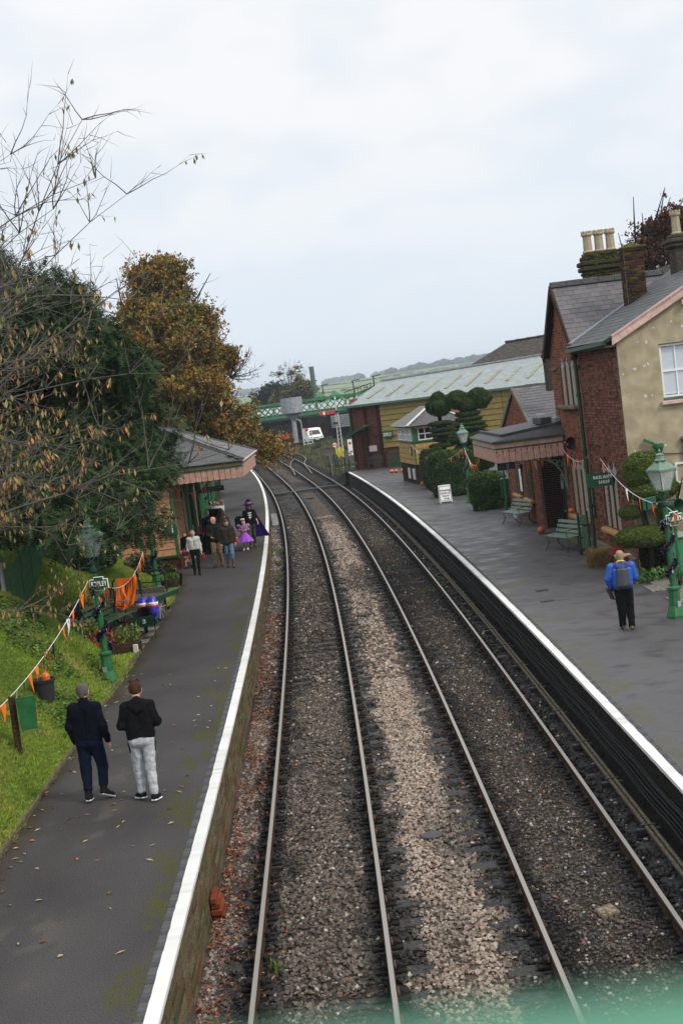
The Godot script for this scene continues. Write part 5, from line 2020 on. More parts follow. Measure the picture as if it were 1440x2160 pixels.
func signal_box() -> void:
	var t := thing("signal_box", "small yellow boarded signal box on a brick base with slate roof", "signal box", V(4.42, PY, 79.8), 0.12)
	# local: x right along the end face (towards the camera side), -z away along the platform
	var w := 2.7
	var l := 5.0
	var base := Geo.new()
	base.box(W(w * 0.5, 0.5, -l * 0.5), W(w - 0.1, 1.15, l - 0.1))
	part(t, "brick_base", base, M["mortar"])
	bricks(t, W(0.04, 0, -0.04), Vector3.RIGHT, Vector3.BACK, w - 0.1, 1.1, func(_u: float, _y: float) -> bool: return true, lin(0.055, 0.032, 0.026), 0.03)
	bricks(t, W(0.04, 0, -0.04), W(0, 0, -1), Vector3.LEFT, l - 0.1, 1.1, func(_u: float, _y: float) -> bool: return true, lin(0.055, 0.032, 0.026), 0.03)
	for k in 2:
		var g := Geo.new()
		g.box(W(-0.02, 0.55, -0.9 - k * 1.5), W(0.06, 0.6, 0.55))
		part(t, "base_window", g, M["white_paint"])
	var core := Geo.new()
	core.box(W(w * 0.5, 2.05, -l * 0.5), W(w - 0.1, 2.0, l - 0.1))
	part(t, "inner_wall", core, M["interior"])
	for r in 4:
		var y := 1.24 + r * 0.29
		var b := Geo.new()
		b.cbox(W(w * 0.5, y, 0.0), W(w, 0.28, 0.05), 0.01, turned(0, -0.09))
		part(t, "weatherboard", b, M["ochre"])
		var b2 := Geo.new()
		b2.cbox(W(0.0, y, -l * 0.5), W(0.05, 0.28, l), 0.01, turned(0, 0, -0.09))
		part(t, "weatherboard", b2, M["ochre"])
	for q: Array in [[W(w * 0.5, 2.36, 0.03), W(w + 0.1, 0.09, 0.08)], [W(-0.03, 2.36, -l * 0.5), W(0.08, 0.09, l + 0.1)], [W(0, 1.75, 0.02), W(0.08, 1.2, 0.08)], [W(0.1, 2.75, 0.02), W(0.26, 0.75, 0.06)]]:
		var g := Geo.new()
		g.cbox(q[0], q[1], 0.01)
		part(t, "green_trim", g, M["green"])
	sash(t, W(0.28, 2.42, 0.02), Vector3.RIGHT, Vector3.BACK, 0.78, 0.7, 2, 2, M["dark_pane"], 0.05, 0.04)
	sash(t, W(1.25, 2.42, 0.02), Vector3.RIGHT, Vector3.BACK, 0.78, 0.7, 2, 2, M["dark_pane"], 0.05, 0.04)
	for k in 3:
		sash(t, W(-0.03, 2.42, -1.75 - k * 1.5), W(0, 0, 1), Vector3.LEFT, 1.35, 0.7, 2, 2, M["window_pane"], 0.06, 0.05)
	var fr := Geo.new()
	fr.box(W(w * 0.5, 3.2, -l * 0.5), W(w + 0.1, 0.16, l + 0.1))
	part(t, "frieze", fr, M["ochre"])
	valance(t, W(0.1, 0, 0.14), W(w, 0, 0.14), Vector3.BACK, 3.2, 3.08, 0.14, M["salmon"], false)
	# hipped roof
	var e := 3.25
	var A := W(-0.35, e, 0.35)
	var B := W(w + 0.35, e, 0.35)
	var C := W(w + 0.35, e, -l - 0.35)
	var D := W(-0.35, e, -l - 0.35)
	var R0 := W(w * 0.5, 4.25, -1.1)
	var R1 := W(w * 0.5, 4.25, -l + 1.1)
	var rf := Geo.new()
	rf.sheet([A, B, R0], 0.05)
	rf.sheet([B, C, R1, R0], 0.05)
	rf.sheet([C, D, R1], 0.05)
	rf.sheet([D, A, R0, R1], 0.05)
	var roof := part(t, "hipped_roof", rf, M["slate_bed"])
	var s1 := W(0, 1.0, -1.45)
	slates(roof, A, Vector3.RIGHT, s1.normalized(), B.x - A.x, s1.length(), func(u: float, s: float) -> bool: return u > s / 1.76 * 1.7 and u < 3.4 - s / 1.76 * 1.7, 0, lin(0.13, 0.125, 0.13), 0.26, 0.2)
	var s2 := W(1.7, 1.0, 0)
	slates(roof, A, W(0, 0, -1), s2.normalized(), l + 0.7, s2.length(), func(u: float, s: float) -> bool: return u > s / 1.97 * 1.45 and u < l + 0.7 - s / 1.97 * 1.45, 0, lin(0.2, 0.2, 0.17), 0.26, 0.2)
	for q: Array in [[A, R0], [B, R0]]:
		var h := Geo.new()
		h.bar(q[0] + UP * 0.05, q[1] + UP * 0.06, 0.16, 0.05)
		part(roof, "white_hip", h, M["white_paint"])
	ridge(roof, R0, R1, M["ridge_tile"], 0.12)
	var sp := Geo.new()
	sp.cbox(W(-0.06, 1.85, -0.9), W(0.06, 0.5, 0.34), 0.01)
	part(t, "small_board", sp, M["dark_green"])
	var sq := Geo.new()
	sq.box(W(-0.095, 1.85, -0.9), W(0.01, 0.34, 0.22))
	part(t, "small_notice", sq, M["white_paint"])


# ---- the yard beyond the platforms ----------------------------------------------------------------------------
func lattice(parent: Node, a: Vector3, b: Vector3, h: float, step: float, m: Material, fine := 0.05) -> void:
	# panels of crossed flats between two chords; each panel is a part
	var n := maxi(1, int(round((b - a).length() / step)))
	for i in n:
		var p := a.lerp(b, float(i) / n)
		var q := a.lerp(b, float(i + 1) / n)
		var g := Geo.new()
		var k := 3
		for j in k:
			var p0 := p.lerp(q, float(j) / k)
			var p1 := p.lerp(q, float(j + 1) / k)
			var hh := UP * h * 0.5
			g.bar(p0, p1 + hh, fine, 0.02, Vector3.FORWARD)
			g.bar(p0 + hh, p1, fine, 0.02, Vector3.FORWARD)
			g.bar(p0 + hh, p1 + hh * 2.0, fine, 0.02, Vector3.FORWARD)
			g.bar(p0 + hh * 2.0, p1 + hh, fine, 0.02, Vector3.FORWARD)
		part(parent, "lattice_panel", g, m)
		var s := Geo.new()
		s.bar(q, q + UP * h, 0.12, 0.06, Vector3.FORWARD)
		part(parent, "stanchion", s, m)


func yard() -> void:
	# lattice footbridge
	var f := thing("lattice_footbridge", "bright green lattice footbridge crossing the yard behind the water tank", "footbridge")
	var a := V(-21.0, 4.05, 188.0)
	var b := V(9.2, 4.35, 184.0)
	for k in 2:
		var o := W(0, 0, -2.0 * k)
		for y: float in [0.0, 1.75]:
			var c := Geo.new()
			c.bar(a + o + UP * y, b + o + UP * y, 0.25, 0.3)
			part(f, "chord", c, M["bridge_green"])
		lattice(f, a + o, b + o, 1.75, 2.4, M["bridge_green"], 0.12)
	var dk := Geo.new()
	dk.bar(a + W(0, -0.25, -1.0), b + W(0, -0.25, -1.0), 2.0, 0.35)
	part(f, "deck", dk, M["dark_green"])
	for x: float in [-9.7, 8.6]:
		var p := Geo.new()
		for s: float in [-0.35, 0.35]:
			p.bar(V(x + s, 0.5, 186.0), V(x + s * 0.6, 4.0, 186.0), 0.22, 0.22)
		for k in 4:
			p.bar(V(x - 0.35, 0.7 + k * 0.8, 186.0), V(x + 0.35, 1.4 + k * 0.8, 186.0), 0.06, 0.06)
		p.bar(V(x, 3.3, 186.0), V(x - 0.9, 4.0, 186.0), 0.14, 0.14)
		p.bar(V(x, 3.3, 186.0), V(x + 0.9, 4.0, 186.0), 0.14, 0.14)
		part(f, "pier", p, M["bridge_green"])
	for x: float in [-9.7, 7.4]:
		var p := Geo.new()
		p.cbox(V(x, 5.1, 185.7), W(0.45, 2.3, 0.45), 0.04)
		part(f, "tower_post", p, M["bridge_green"])
	for k in 2:
		var p := Geo.new()
		p.lathe([P(0.0, -0.7), P(0.7, -0.3), P(0.75, 0.1), P(0.0, 0.75)], Transform3D(Basis().scaled(W(1, 1, 0.3)), V(-0.9 + k * 1.9, 6.1, 186.5)), 14)
		part(f, "ornamental_shield", p, M["bridge_green"])
	var stf := Geo.new()
	stf.bar(V(2.2, 5.6, 190.0), V(6.0, 6.6, 190.0), 0.25, 0.25)
	stf.bar(V(2.2, 6.4, 190.0), V(6.0, 7.2, 190.0), 0.12, 0.12)
	for k in 9:
		stf.bar(V(2.4 + k * 0.42, 5.7 + k * 0.11, 190.0), V(2.4 + k * 0.42, 6.5 + k * 0.09, 190.0), 0.06, 0.06)
	part(f, "stair_flight", stf, M["dark_green"])
	# engine shed
	var s := thing("engine_shed", "long dark engine shed with green batten doors behind the footbridge", "shed")
	var w := Geo.new()
	w.box(V(-11.0, 2.4, 214.0), W(40.0, 4.2, 16.0))
	part(s, "wall", w, M["shed_dark"])
	for k in 11:
		var p := Geo.new()
		p.box(V(-29.6 + k * 1.75, 2.35, 205.8), W(1.62, 4.1, 0.14))
		part(s, "door_panel", p, M["shed_green"])
		var q := Geo.new()
		q.box(V(-30.2 + k * 1.75, 2.9, 205.7), W(0.09, 2.6, 0.06))
		part(s, "cover_strip", q, M["tank_grey"])
	var rf := Geo.new()
	rf.sheet([V(-31.4, 4.5, 205.5), V(9.2, 4.5, 205.5), V(9.2, 5.4, 214.0), V(-31.4, 5.4, 214.0)], 0.1)
	rf.sheet([V(9.2, 4.5, 222.5), V(-31.4, 4.5, 222.5), V(-31.4, 5.4, 214.0), V(9.2, 5.4, 214.0)], 0.1)
	part(s, "roof", rf, M["pale_grey"])
	# water tower
	var t := thing("water_tower", "round grey water tank on a single column in the yard", "water tower", V(-4.3, 0.45, 172.0))
	var tk := Geo.new()
	tk.lathe([P(0.0, 3.95), P(0.7, 4.0), P(1.24, 4.25), P(1.26, 4.27), P(1.26, 6.1), P(1.2, 6.1), P(1.2, 5.9), P(0, 5.9)], Transform3D(), 28)
	var tank := part(t, "tank", tk, M["tank_grey"])
	var sm := Geo.new()
	for k in 8:
		var an := TAU * k / 8.0
		sm.box(W(cos(an) * 1.265, 5.18, sin(an) * 1.265), W(0.03, 1.8, 0.08), turned(-an))
	part(tank, "seam", sm, M["pale_grey"])
	var cn := Geo.new()
	cn.lathe([P(0.55, 0.0), P(0.55, 0.25), P(0.3, 0.35), P(0.26, 3.4), P(0.45, 3.6), P(0.75, 3.98)], Transform3D(), 14)
	part(t, "column", cn, M["tank_grey"])
	var pp := Geo.new()
	pp.tube([W(0.25, 3.5, 0.2), W(0.75, 3.3, 0.3), W(0.85, 2.9, 0.3), W(0.85, 1.2, 0.3)], [0.1, 0.1, 0.08, 0.07], 8)
	part(t, "delivery_hose", pp, M["tank_grey"])
	var bs := Geo.new()
	bs.cbox(W(-0.2, 0.25, -0.3), W(2.4, 0.9, 1.6), 0.04)
	part(t, "brick_base", bs, M["brick_plain"])
	# shunting locomotive
	var l := thing("locomotive", "dark locomotive with red buffer beam standing before the engine shed", "locomotive", V(-6.2, 0.6, 192.0), -0.06)
	var bd := Geo.new()
	bd.cbox(W(0, 1.85, -3.5), W(2.5, 1.7, 7.0), 0.12)
	part(l, "body", bd, M["loco_body"])
	var cr := Geo.new()
	cr.prism(PackedVector2Array([P(-1.27, 2.6), P(1.27, 2.6), P(1.15, 2.95), P(0.7, 3.2), P(-0.7, 3.2), P(-1.15, 2.95)]), -2.2, 0.1)
	part(l, "cab_roof", cr, M["shed_dark"])
	var bb := Geo.new()
	bb.cbox(W(0, 0.95, 0.1), W(2.5, 0.55, 0.2), 0.03)
	part(l, "buffer_beam", bb, M["red"])
	for x: float in [-0.8, 0.8]:
		var bu := Geo.new()
		bu.lathe([P(0.12, 0), P(0.12, 0.35), P(0.24, 0.36), P(0.24, 0.44), P(0, 0.46)], Transform3D(Basis(Vector3.RIGHT, PI / 2), W(x, 0.95, 0.2)), 12)
		part(l, "buffer", bu, M["black_iron"])
		var wn := Geo.new()
		wn.cbox(W(x * 0.8, 2.3, 0.02), W(0.6, 0.55, 0.06), 0.03)
		part(l, "cab_window", wn, M["dark_pane"])
	for x: float in [-0.85, 0.85]:
		for z: float in [-1.2, -3.4, -5.6]:
			var wh := Geo.new()
			wh.lathe([P(0, -0.07), P(0.5, -0.07), P(0.5, 0.07), P(0, 0.07)], Transform3D(Basis(Vector3.BACK, PI / 2), W(x, 0.52, z)), 16)
			part(l, "wheel", wh, M["black_iron"])
	var uf := Geo.new()
	uf.box(W(0, 0.75, -3.5), W(2.1, 0.4, 6.8))
	part(l, "underframe", uf, M["black_iron"])
	van()
	# open wagon with a hooped tilt frame behind the van
	var g := thing("tarpaulin_wagon", "dark rusty wagon with a rounded top behind the white van", "wagon", V(-1.7, 0.6, 190.0))
	var gb := Geo.new()
	gb.cbox(W(0, 1.4, -2.5), W(2.5, 1.5, 5.0), 0.04)
	part(g, "body", gb, M["rust"])
	var gt := Geo.new()
	gt.prism(PackedVector2Array([P(-1.25, 2.1), P(1.25, 2.1), P(1.2, 2.9), P(0.8, 3.25), P(0, 3.4), P(-0.8, 3.25), P(-1.2, 2.9)]), -5.0, 0.02)
	part(g, "tilt_cover", gt, M["loco_body"])
	for k in 5:
		var st := Geo.new()
		st.cbox(W(-1.2 + k * 0.6, 1.9, 0.06), W(0.12, 2.4, 0.08), 0.02)
		part(g, "stake", st, M["wood"])
	for x: float in [-0.9, 0.9]:
		var wh := Geo.new()
		wh.lathe([P(0, -0.06), P(0.45, -0.06), P(0.45, 0.06), P(0, 0.06)], Transform3D(Basis(Vector3.BACK, PI / 2), W(x, 0.47, -0.9)), 16)
		part(g, "wheel", wh, M["black_iron"])
	# corrugated store and tank at the right
	var cs_ := thing("sheeted_store", "pale corrugated store shed behind the semaphore signal", "shed", V(2.3, 0.0, 192.5))
	for k in 7:
		var c := Geo.new()
		c.bar(W(-2.2, 2.0 + k * 0.24, 0), W(2.4, 2.0 + k * 0.24, 0), 0.1, 0.2)
		part(cs_, "sheet_rib", c, M["pale_grey"])
	var cb := Geo.new()
	cb.box(W(0, 1.7, -2.0), W(4.4, 3.4, 3.8))
	part(cs_, "wall", cb, M["shed_dark"])
	var tc := thing("tank_wagon", "grey cylindrical tank wagon end beside the goods shed corner", "wagon", V(5.6, 0.6, 160.0), -0.2)
	var t1 := Geo.new()
	t1.lathe([P(0, 0), P(0.8, 0.05), P(0.95, 0.2), P(0.95, 5.0), P(0, 5.1)], Transform3D(Basis(Vector3.RIGHT, -PI / 2), W(-1.2, 2.3, 0)), 20)
	part(tc, "barrel", t1, M["tank_grey"])
	var t2 := Geo.new()
	t2.cbox(W(-1.2, 0.95, -2.5), W(2.0, 0.5, 5.2), 0.03)
	part(tc, "frame", t2, M["rust"])
	for x: float in [-2.0, -0.4]:
		var t3 := Geo.new()
		t3.lathe([P(0, -0.06), P(0.45, -0.06), P(0.45, 0.06), P(0, 0.06)], Transform3D(Basis(Vector3.BACK, PI / 2), W(x, 0.45, -0.9)), 14)
		part(tc, "wheel", t3, M["black_iron"])
	# semaphore
	var sg := thing("semaphore_signal", "white lattice semaphore signal with a red arm in the yard", "signal", V(0.75, rise(150) - 0.2, 150.0))
	for x: float in [-0.22, 0.22]:
		var p := Geo.new()
		p.bar(W(x, 0, 0), W(x * 0.5, 4.3, 0), 0.09, 0.09)
		part(sg, "upright", p, M["white_paint"])
	var br := Geo.new()
	for k in 9:
		br.bar(W(-0.2, 0.3 + k * 0.43, 0), W(0.2, 0.6 + k * 0.43, 0), 0.03, 0.03)
	part(sg, "bracing", br, M["white_paint"])
	var ps := Geo.new()
	ps.lathe([P(0.06, 4.2), P(0.06, 5.4), P(0.11, 5.45), P(0.0, 5.8)], Transform3D(), 10)
	part(sg, "post_top", ps, M["white_paint"])
	var ar := Geo.new()
	ar.cbox(W(-0.95, 4.15, 0.1), W(1.75, 0.34, 0.03), 0.01)
	var arm := part(sg, "arm", ar, M["red"])
	var sp := Geo.new()
	sp.box(W(-1.3, 4.15, 0.12), W(0.2, 0.34, 0.012))
	part(arm, "stripe", sp, M["white"])
	var lp := Geo.new()
	lp.ball(W(0.05, 4.2, 0.15), Vector3.ONE * 0.16, 8, 6)
	lp.box(W(-0.25, 3.0, 0.1), W(0.5, 0.2, 0.2))
	part(sg, "lamp_casing", lp, M["black_iron"])
	# round sign, danger boards, gates
	var rs := thing("round_sign", "round red and white sign disc on a post in the yard", "sign", V(0.15, rise(140) - 0.2, 141.0))
	var r1 := Geo.new()
	r1.lathe([P(0, 0), P(0.26, 0), P(0.26, 0.03), P(0, 0.03)], Transform3D(Basis(Vector3.RIGHT, PI / 2), W(0, 1.25, 0.03)), 20)
	part(rs, "disc", r1, M["white"])
	var r2 := Geo.new()
	r2.box(W(0, 1.25, 0.07), W(0.38, 0.1, 0.01))
	for k in 20:
		var an := TAU * k / 20.0
		r2.box(W(cos(an) * 0.235, 1.25 + sin(an) * 0.235, 0.066), W(0.05, 0.085, 0.012), turned(0, 0, an))
	part(rs, "red_mark", r2, M["red"])
	var r3 := Geo.new()
	r3.bar(O0, W(0, 1.0, 0), 0.06, 0.06)
	part(rs, "post", r3, M["black_iron"])
	var ds := thing("warning_board", "tall white board with red marks near the goods shed corner", "sign", V(1.55, rise(135) - 0.2, 135.0))
	var d1 := Geo.new()
	d1.cbox(W(0, 1.15, 0), W(0.42, 1.5, 0.04), 0.01)
	part(ds, "board", d1, M["white"])
	var d2 := Geo.new()
	d2.ball(W(0, 1.55, 0.02), W(0.14, 0.14, 0.015), 12, 8)
	d2.box(W(-0.1, 0.6, 0.025), W(0.18, 0.16, 0.01))
	d2.box(W(0.08, 0.75, 0.025), W(0.18, 0.16, 0.01))
	part(ds, "red_mark", d2, M["red"])
	var d3 := Geo.new()
	d3.bar(O0, W(0, 0.45, 0), 0.07, 0.07)
	part(ds, "post", d3, M["black_iron"])
	for q: Array in [["stacked_hurdles", 3.3, 168.0, 6, "stack of pale timber hurdles by the yard"], ["white_gate", -2.9, 171.0, 5, "white gate leaves standing beside the water tower"]]:
		var gt2 := thing(q[0], q[4], "gate", V(q[1], rise(q[2]) - 0.2, q[2]))
		for k in q[3]:
			var gg := Geo.new()
			gg.cbox(W(0, 0.35 + k * 0.32, 0), W(1.9 if q[3] == 6 else 1.0, 0.1, 0.08), 0.01)
			part(gt2, "rail", gg, M["white_paint"])
		for x: float in ([-0.85, 0.0, 0.85] if q[3] == 6 else [-0.5, 0.0, 0.55]):
			var gg := Geo.new()
			gg.cbox(W(x, 1.05, 0.05), W(0.1, 2.1, 0.08), 0.01)
			part(gt2, "upright", gg, M["white_paint"])
		if q[3] == 5:
			var rd := Geo.new()
			rd.cbox(W(0.0, 2.0, 0.1), W(0.4, 0.34, 0.03), 0.01)
			part(gt2, "red_target", rd, M["red"])
	# ground frame: levers and stakes beside the line
	var gf := thing("lever_frame", "dark lever frame with yellow levers beside the line before the yard", "lever frame", V(1.2, 0, 118.0))
	for k in 14:
		var p := Geo.new()
		var x := -2.0 + k * 0.26 + rng.randf_range(-0.08, 0.08)
		p.bar(W(x, -0.2, rng.randf_range(-3, 3)), W(x + rng.randf_range(-0.1, 0.1), rng.randf_range(0.8, 1.7), rng.randf_range(-3, 3)), 0.06, 0.06)
		part(gf, "stake", p, M["black_iron"])
	for k in 4:
		var p := Geo.new()
		p.cbox(W(-1.0 + k * 0.17, 1.55 - 0.1 * (k % 2), -2), W(0.11, 0.75, 0.06), 0.02)
		part(gf, "yellow_lever", p, M["yellow"])
	var rl := Geo.new()
	rl.bar(W(-2, 0.55, 0), W(2.2, 0.5, 0), 0.06, 0.06)
	rl.bar(W(-2, 0.25, 0.5), W(2.6, 0.2, 0), 0.06, 0.06)
	part(gf, "rail", rl, M["black_iron"])
	var cc := Geo.new()
	cc.box(V(1.6, 0.0, 122.0), W(3.2, 0.12, 2.4))
	single("concrete_slab", cc, M["paving"], "pale concrete slab beside the lever frame", "slab")
	# tall chimney pipe, telegraph poles
	var ch := Geo.new()
	ch.lathe([P(0.2, 0), P(0.22, 6.2), P(0.34, 7.2), P(0.34, 10.0), P(0.28, 10.0), P(0.28, 9.0)], Transform3D(turned(0, 0, 0.02), V(-1.55, 0.6, 206.0)), 14)
	single("crane_post", ch, M["gutter_green"], "tall dark green tapered post rising above the footbridge", "post")
	for q: Array in [[-0.6, 240.0, 7.6], [4.2, 225.0, 7.6], [6.6, 200.0, 7.7]]:
		var p := thing("telegraph_pole", ["telegraph pole with crossarm beside the tall green post", "lamp pole above the footbridge's right end", "lamp pole beside the goods shed roof"][[-0.6, 4.2, 6.6].find(q[0])], "pole", V(q[0], 0.5, q[1]))
		var g1 := Geo.new()
		g1.tube([O0, W(0, q[2], 0)], [0.13, 0.09], 8)
		part(p, "post", g1, M["wood"])
		var g2 := Geo.new()
		g2.bar(W(-0.2, q[2] - 0.1, 0), W(1.0, q[2] + 0.05, 0), 0.14, 0.14)
		part(p, "crossarm", g2, M["wood"])
	for k in 2:
		var wr := Geo.new()
		wr.tube([V(-0.6, 8.0 - k * 0.7, 240), V(4.0, 7.8 - k * 0.7, 234), V(14, 8.4 - k * 0.7, 230)], [0.025, 0.025, 0.025], 4)
		single("overhead_wire", wr, M["black"], ["upper overhead wire strung between the yard poles", "lower overhead wire strung between the yard poles"][k], "wire")
	# white telephone post by the shelter roof
	var tp := Geo.new()
	tp.tube([V(-13.2, 0.2, 170), V(-13.5, 4.6, 170)], [0.16, 0.12], 8)
	single("white_post", tp, M["white_paint"], "leaning white post left of the green shed doors", "post")
	# ground signal between the far rails
	var gs := Geo.new()
	gs.cbox(V(-8.4, 0.75, 150), W(0.4, 0.5, 0.3), 0.05)
	gs.ball(V(-8.0, 0.9, 150), Vector3.ONE * 0.22, 8, 6)
	single("ground_signal", gs, M["pale_grey"], "small grey ground signal between the far rails", "signal")
	# rubble and undergrowth in the yard
	var uw := []
	var uc := PackedColorArray()
	var bm := blade_mesh(7, 0.45, 0.25)
	for k in 2600:
		var d := rng.randf_range(112.0, 176.0)
		var x := rng.randf_range(-7.5, 7.0)
		if x < cx(d) + 4.6 or fn.get_noise_2d(x * 0.5, d * 0.2) < 0.05:
			continue
		uw.append(Transform3D(Basis(UP, rng.randf() * TAU).scaled(Vector3.ONE * rng.randf_range(0.6, 1.5)), V(x, rise(d) - 0.24, d)))
		uc.append(vary(lin(0.09, 0.10, 0.04), 0.5))
	tag(many(self, "yard_weeds", bm, M["blades"], uw, uc), "rough weeds and grass between the yard tracks", "weeds")


func van() -> void:
	var t := thing("white_van", "small white van parked in front of the tarpaulin wagon", "van", V(-1.95, 0.6, 180.0), 0.2)
	var side := PackedVector2Array([P(-0.05, 0.38), P(-0.02, 0.75), P(0.55, 0.98), P(1.25, 1.62), P(1.5, 1.82), P(3.9, 1.86), P(4.0, 0.38)])
	var b := Geo.new()
	# side profile runs along -z from the nose
	b.prism(side, -0.88, 0.88, Transform3D(Basis(W(0, 0, -1), UP, W(1, 0, 0)), O0))
	part(t, "body", b, M["white"])
	var ws := Geo.new()
	ws.quad(W(-0.72, 1.04, -0.6), W(0.72, 1.04, -0.6), W(0.62, 1.58, -1.19), W(-0.62, 1.58, -1.19))
	for i in ws.v.size(): ws.v[i] += W(0, 0.02, 0.02)
	part(t, "windscreen", ws, M["dark_pane"])
	for s: float in [-1.0, 1.0]:
		var d := Geo.new()
		d.box(W(s * 0.885, 1.3, -1.55), W(0.02, 0.42, 0.7))
		part(t, "side_window", d, M["dark_pane"])
		var h := Geo.new()
		h.cbox(W(s * 0.62, 0.76, -0.02), W(0.34, 0.16, 0.12), 0.03, turned(0, -0.35))
		part(t, "headlight", h, M["pale_grey"])
		var mi := Geo.new()
		mi.cbox(W(s * 1.0, 1.12, -1.05), W(0.16, 0.2, 0.1), 0.03)
		part(t, "door_mirror", mi, M["black"])
		for z: float in [-0.8, -3.2]:
			var w := Geo.new()
			w.lathe([P(0, -0.09), P(0.3, -0.09), P(0.32, 0.0), P(0.3, 0.09), P(0, 0.09)], Transform3D(Basis(Vector3.BACK, PI / 2), W(s * 0.8, 0.31, z)), 16)
			part(t, "wheel", w, M["rubber"])
	var bp := Geo.new()
	bp.cbox(W(0, 0.45, 0.06), W(1.76, 0.22, 0.16), 0.04)
	part(t, "bumper", bp, M["black"])
	var gr := Geo.new()
	gr.box(W(0, 0.7, 0.03), W(0.7, 0.1, 0.03))
	part(t, "grille", gr, M["black"])
	var np := Geo.new()
	np.box(W(0.1, 0.46, 0.15), W(0.5, 0.11, 0.01))
	part(t, "number_plate", np, M["white_paint"])


# ---- trees and hedges -----------------------------------------------------------------------------------------
func spray_mesh(n: int, l: float, w: float) -> ArrayMesh:
	# a flat twig with two rows of narrow leaves; lies along -z
	var g := Geo.new()
	for i in n:
		var t := (i + 0.5) / n
		for s: float in [-1.0, 1.0]:
			var p := W(0, -0.12 * t * t * l, -l * t)
			var tip := p + W(s * w * (1.0 - 0.5 * t), rng.randf_range(-0.25, 0.1) * w, -w * rng.randf_range(0.2, 0.6))
			var b := W(0, 0, -w * 0.3)
			if s > 0: g.tri(p, tip, p + b)
			else: g.tri(p, p + b, tip)
	return g.mesh()


func clump_mesh(n: int, r: float, l: float, w: float) -> ArrayMesh:
	# a tuft of separate leaves round a twig end
	var g := Geo.new()
	for i in n:
		var d := W(rng.randfn(), rng.randfn(), rng.randfn()).normalized()
		var p := d * r * rng.randf()
		var x := W(rng.randfn(), rng.randfn(), rng.randfn()).normalized()
		var y := x.cross(d).normalized()
		g.tri(p - y * w, p + x * l, p + y * w)
		g.tri(p - y * w, p + y * w, p - x * l * 0.7)
	return g.mesh()


func crown(parent: Node, called: String, lumps: Array, n: int, mesh: Mesh, m: Material, tones: Array, size: Vector2, droop := 0.0, core: Material = null, depth := 0.28, spread := 0.35, boxy := false) -> void:
	var area := []
	var tot := 0.0
	for L: Array in lumps:
		var r: Vector3 = L[1]
		tot += pow(r.x * r.y * r.z, 0.66)
		area.append(tot)
	var xf := []
	var cols := PackedColorArray()
	for i in n:
		var q := rng.randf() * tot
		var k := 0
		while area[k] < q:
			k += 1
		var d := W(rng.randfn(), rng.randfn(), rng.randfn()).normalized()
		if boxy:
			d /= pow(pow(absf(d.x), 4.0) + pow(absf(d.y), 4.0) + pow(absf(d.z), 4.0), 0.25)
		var r: Vector3 = lumps[k][1]
		var c: Vector3 = lumps[k][0]
		var bump := 1.0 + 0.22 * fn.get_noise_3dv((c + d * r) * (1.6 / maxf(r.x, 0.3)))
		var p := c + d * r * bump * ((1.0 - depth * rng.randf() * rng.randf()) if depth < 0.9 else absf(rng.randfn(0.0, 0.68)))
		var out := (d / r).normalized()
		var dir := (out + Vector3.DOWN * droop + W(rng.randfn(), rng.randfn(), rng.randfn()) * spread).normalized()
		var b := Basis.looking_at(dir, W(rng.randfn() * 0.4, 1, rng.randfn() * 0.4).normalized())
		xf.append(Transform3D(b.scaled(Vector3.ONE * rng.randf_range(size.x, size.y)), p))
		var tn: Color = tones[(k + int(rng.randf() * 2.2)) % tones.size()]
		cols.append(vary(tn, 0.35))
	many(parent, called, mesh, m, xf, cols)
	if core:
		var g := Geo.new()
		for L: Array in lumps:
			g.ball(L[0], L[1] * (0.86 if depth < 0.2 else 0.7), 12, 9)
		part(parent, "inner_foliage", g, core)


func limb(g: Geo, a: Vector3, dir: Vector3, l: float, r: float, bend: Vector3, seg := 6, n := 6) -> Array:
	var pts := []
	var rad := []
	var p := a
	var d := dir.normalized()
	for i in n + 1:
		pts.append(p)
		rad.append(lerpf(r, r * 0.12, float(i) / n))
		d = (d + bend / n + W(rng.randfn(), rng.randfn(), rng.randfn()) * 0.11).normalized()
		p += d * l / n
	g.tube(pts, rad, seg, false)
	return pts


func broadleaf(called: String, label: String, base: Vector3, h: float, lumps: Array, n: int, tones: Array, twigs: Array, leaf: Mesh, size: Vector2) -> void:
	var t := thing(called, label, "tree", base)
	var g := Geo.new()
	var top := limb(g, O0, W(0.03, 1, 0), h * 0.8, h * 0.028, O0, 8, 8)
	for L: Array in lumps:
		var from: Vector3 = top[clampi(int(L[0].y / h * 8.0) - 1, 1, 7)]
		limb(g, from, L[0] - from, (L[0] - from).length() * 1.15, h * 0.011, UP * 0.2, 5, 5)
	part(t, "trunk", g, M["bark"])
	crown(t, "crown", lumps, n, leaf, M["leafy"], tones, size, 0.25, null, 1.0, 1.2)
	if twigs.size():
		var w := Geo.new()
		for q: Array in twigs:
			for k in q[2]:
				var d: Vector3 = (q[1] + W(rng.randfn(), rng.randfn(), rng.randfn()) * 0.45).normalized()
				var pts := limb(w, q[0], d, q[3] * rng.randf_range(0.6, 1.1), 0.035, UP * 0.4, 4, 5)
				for j in range(1, pts.size()):
					for s in 3:
						limb(w, pts[j], d + W(rng.randfn(), rng.randfn(), rng.randfn()) * 0.7, q[3] * rng.randf_range(0.15, 0.35), 0.014, UP * 0.5, 3, 3)
		part(t, "bare_twigs", w, M["bark"])


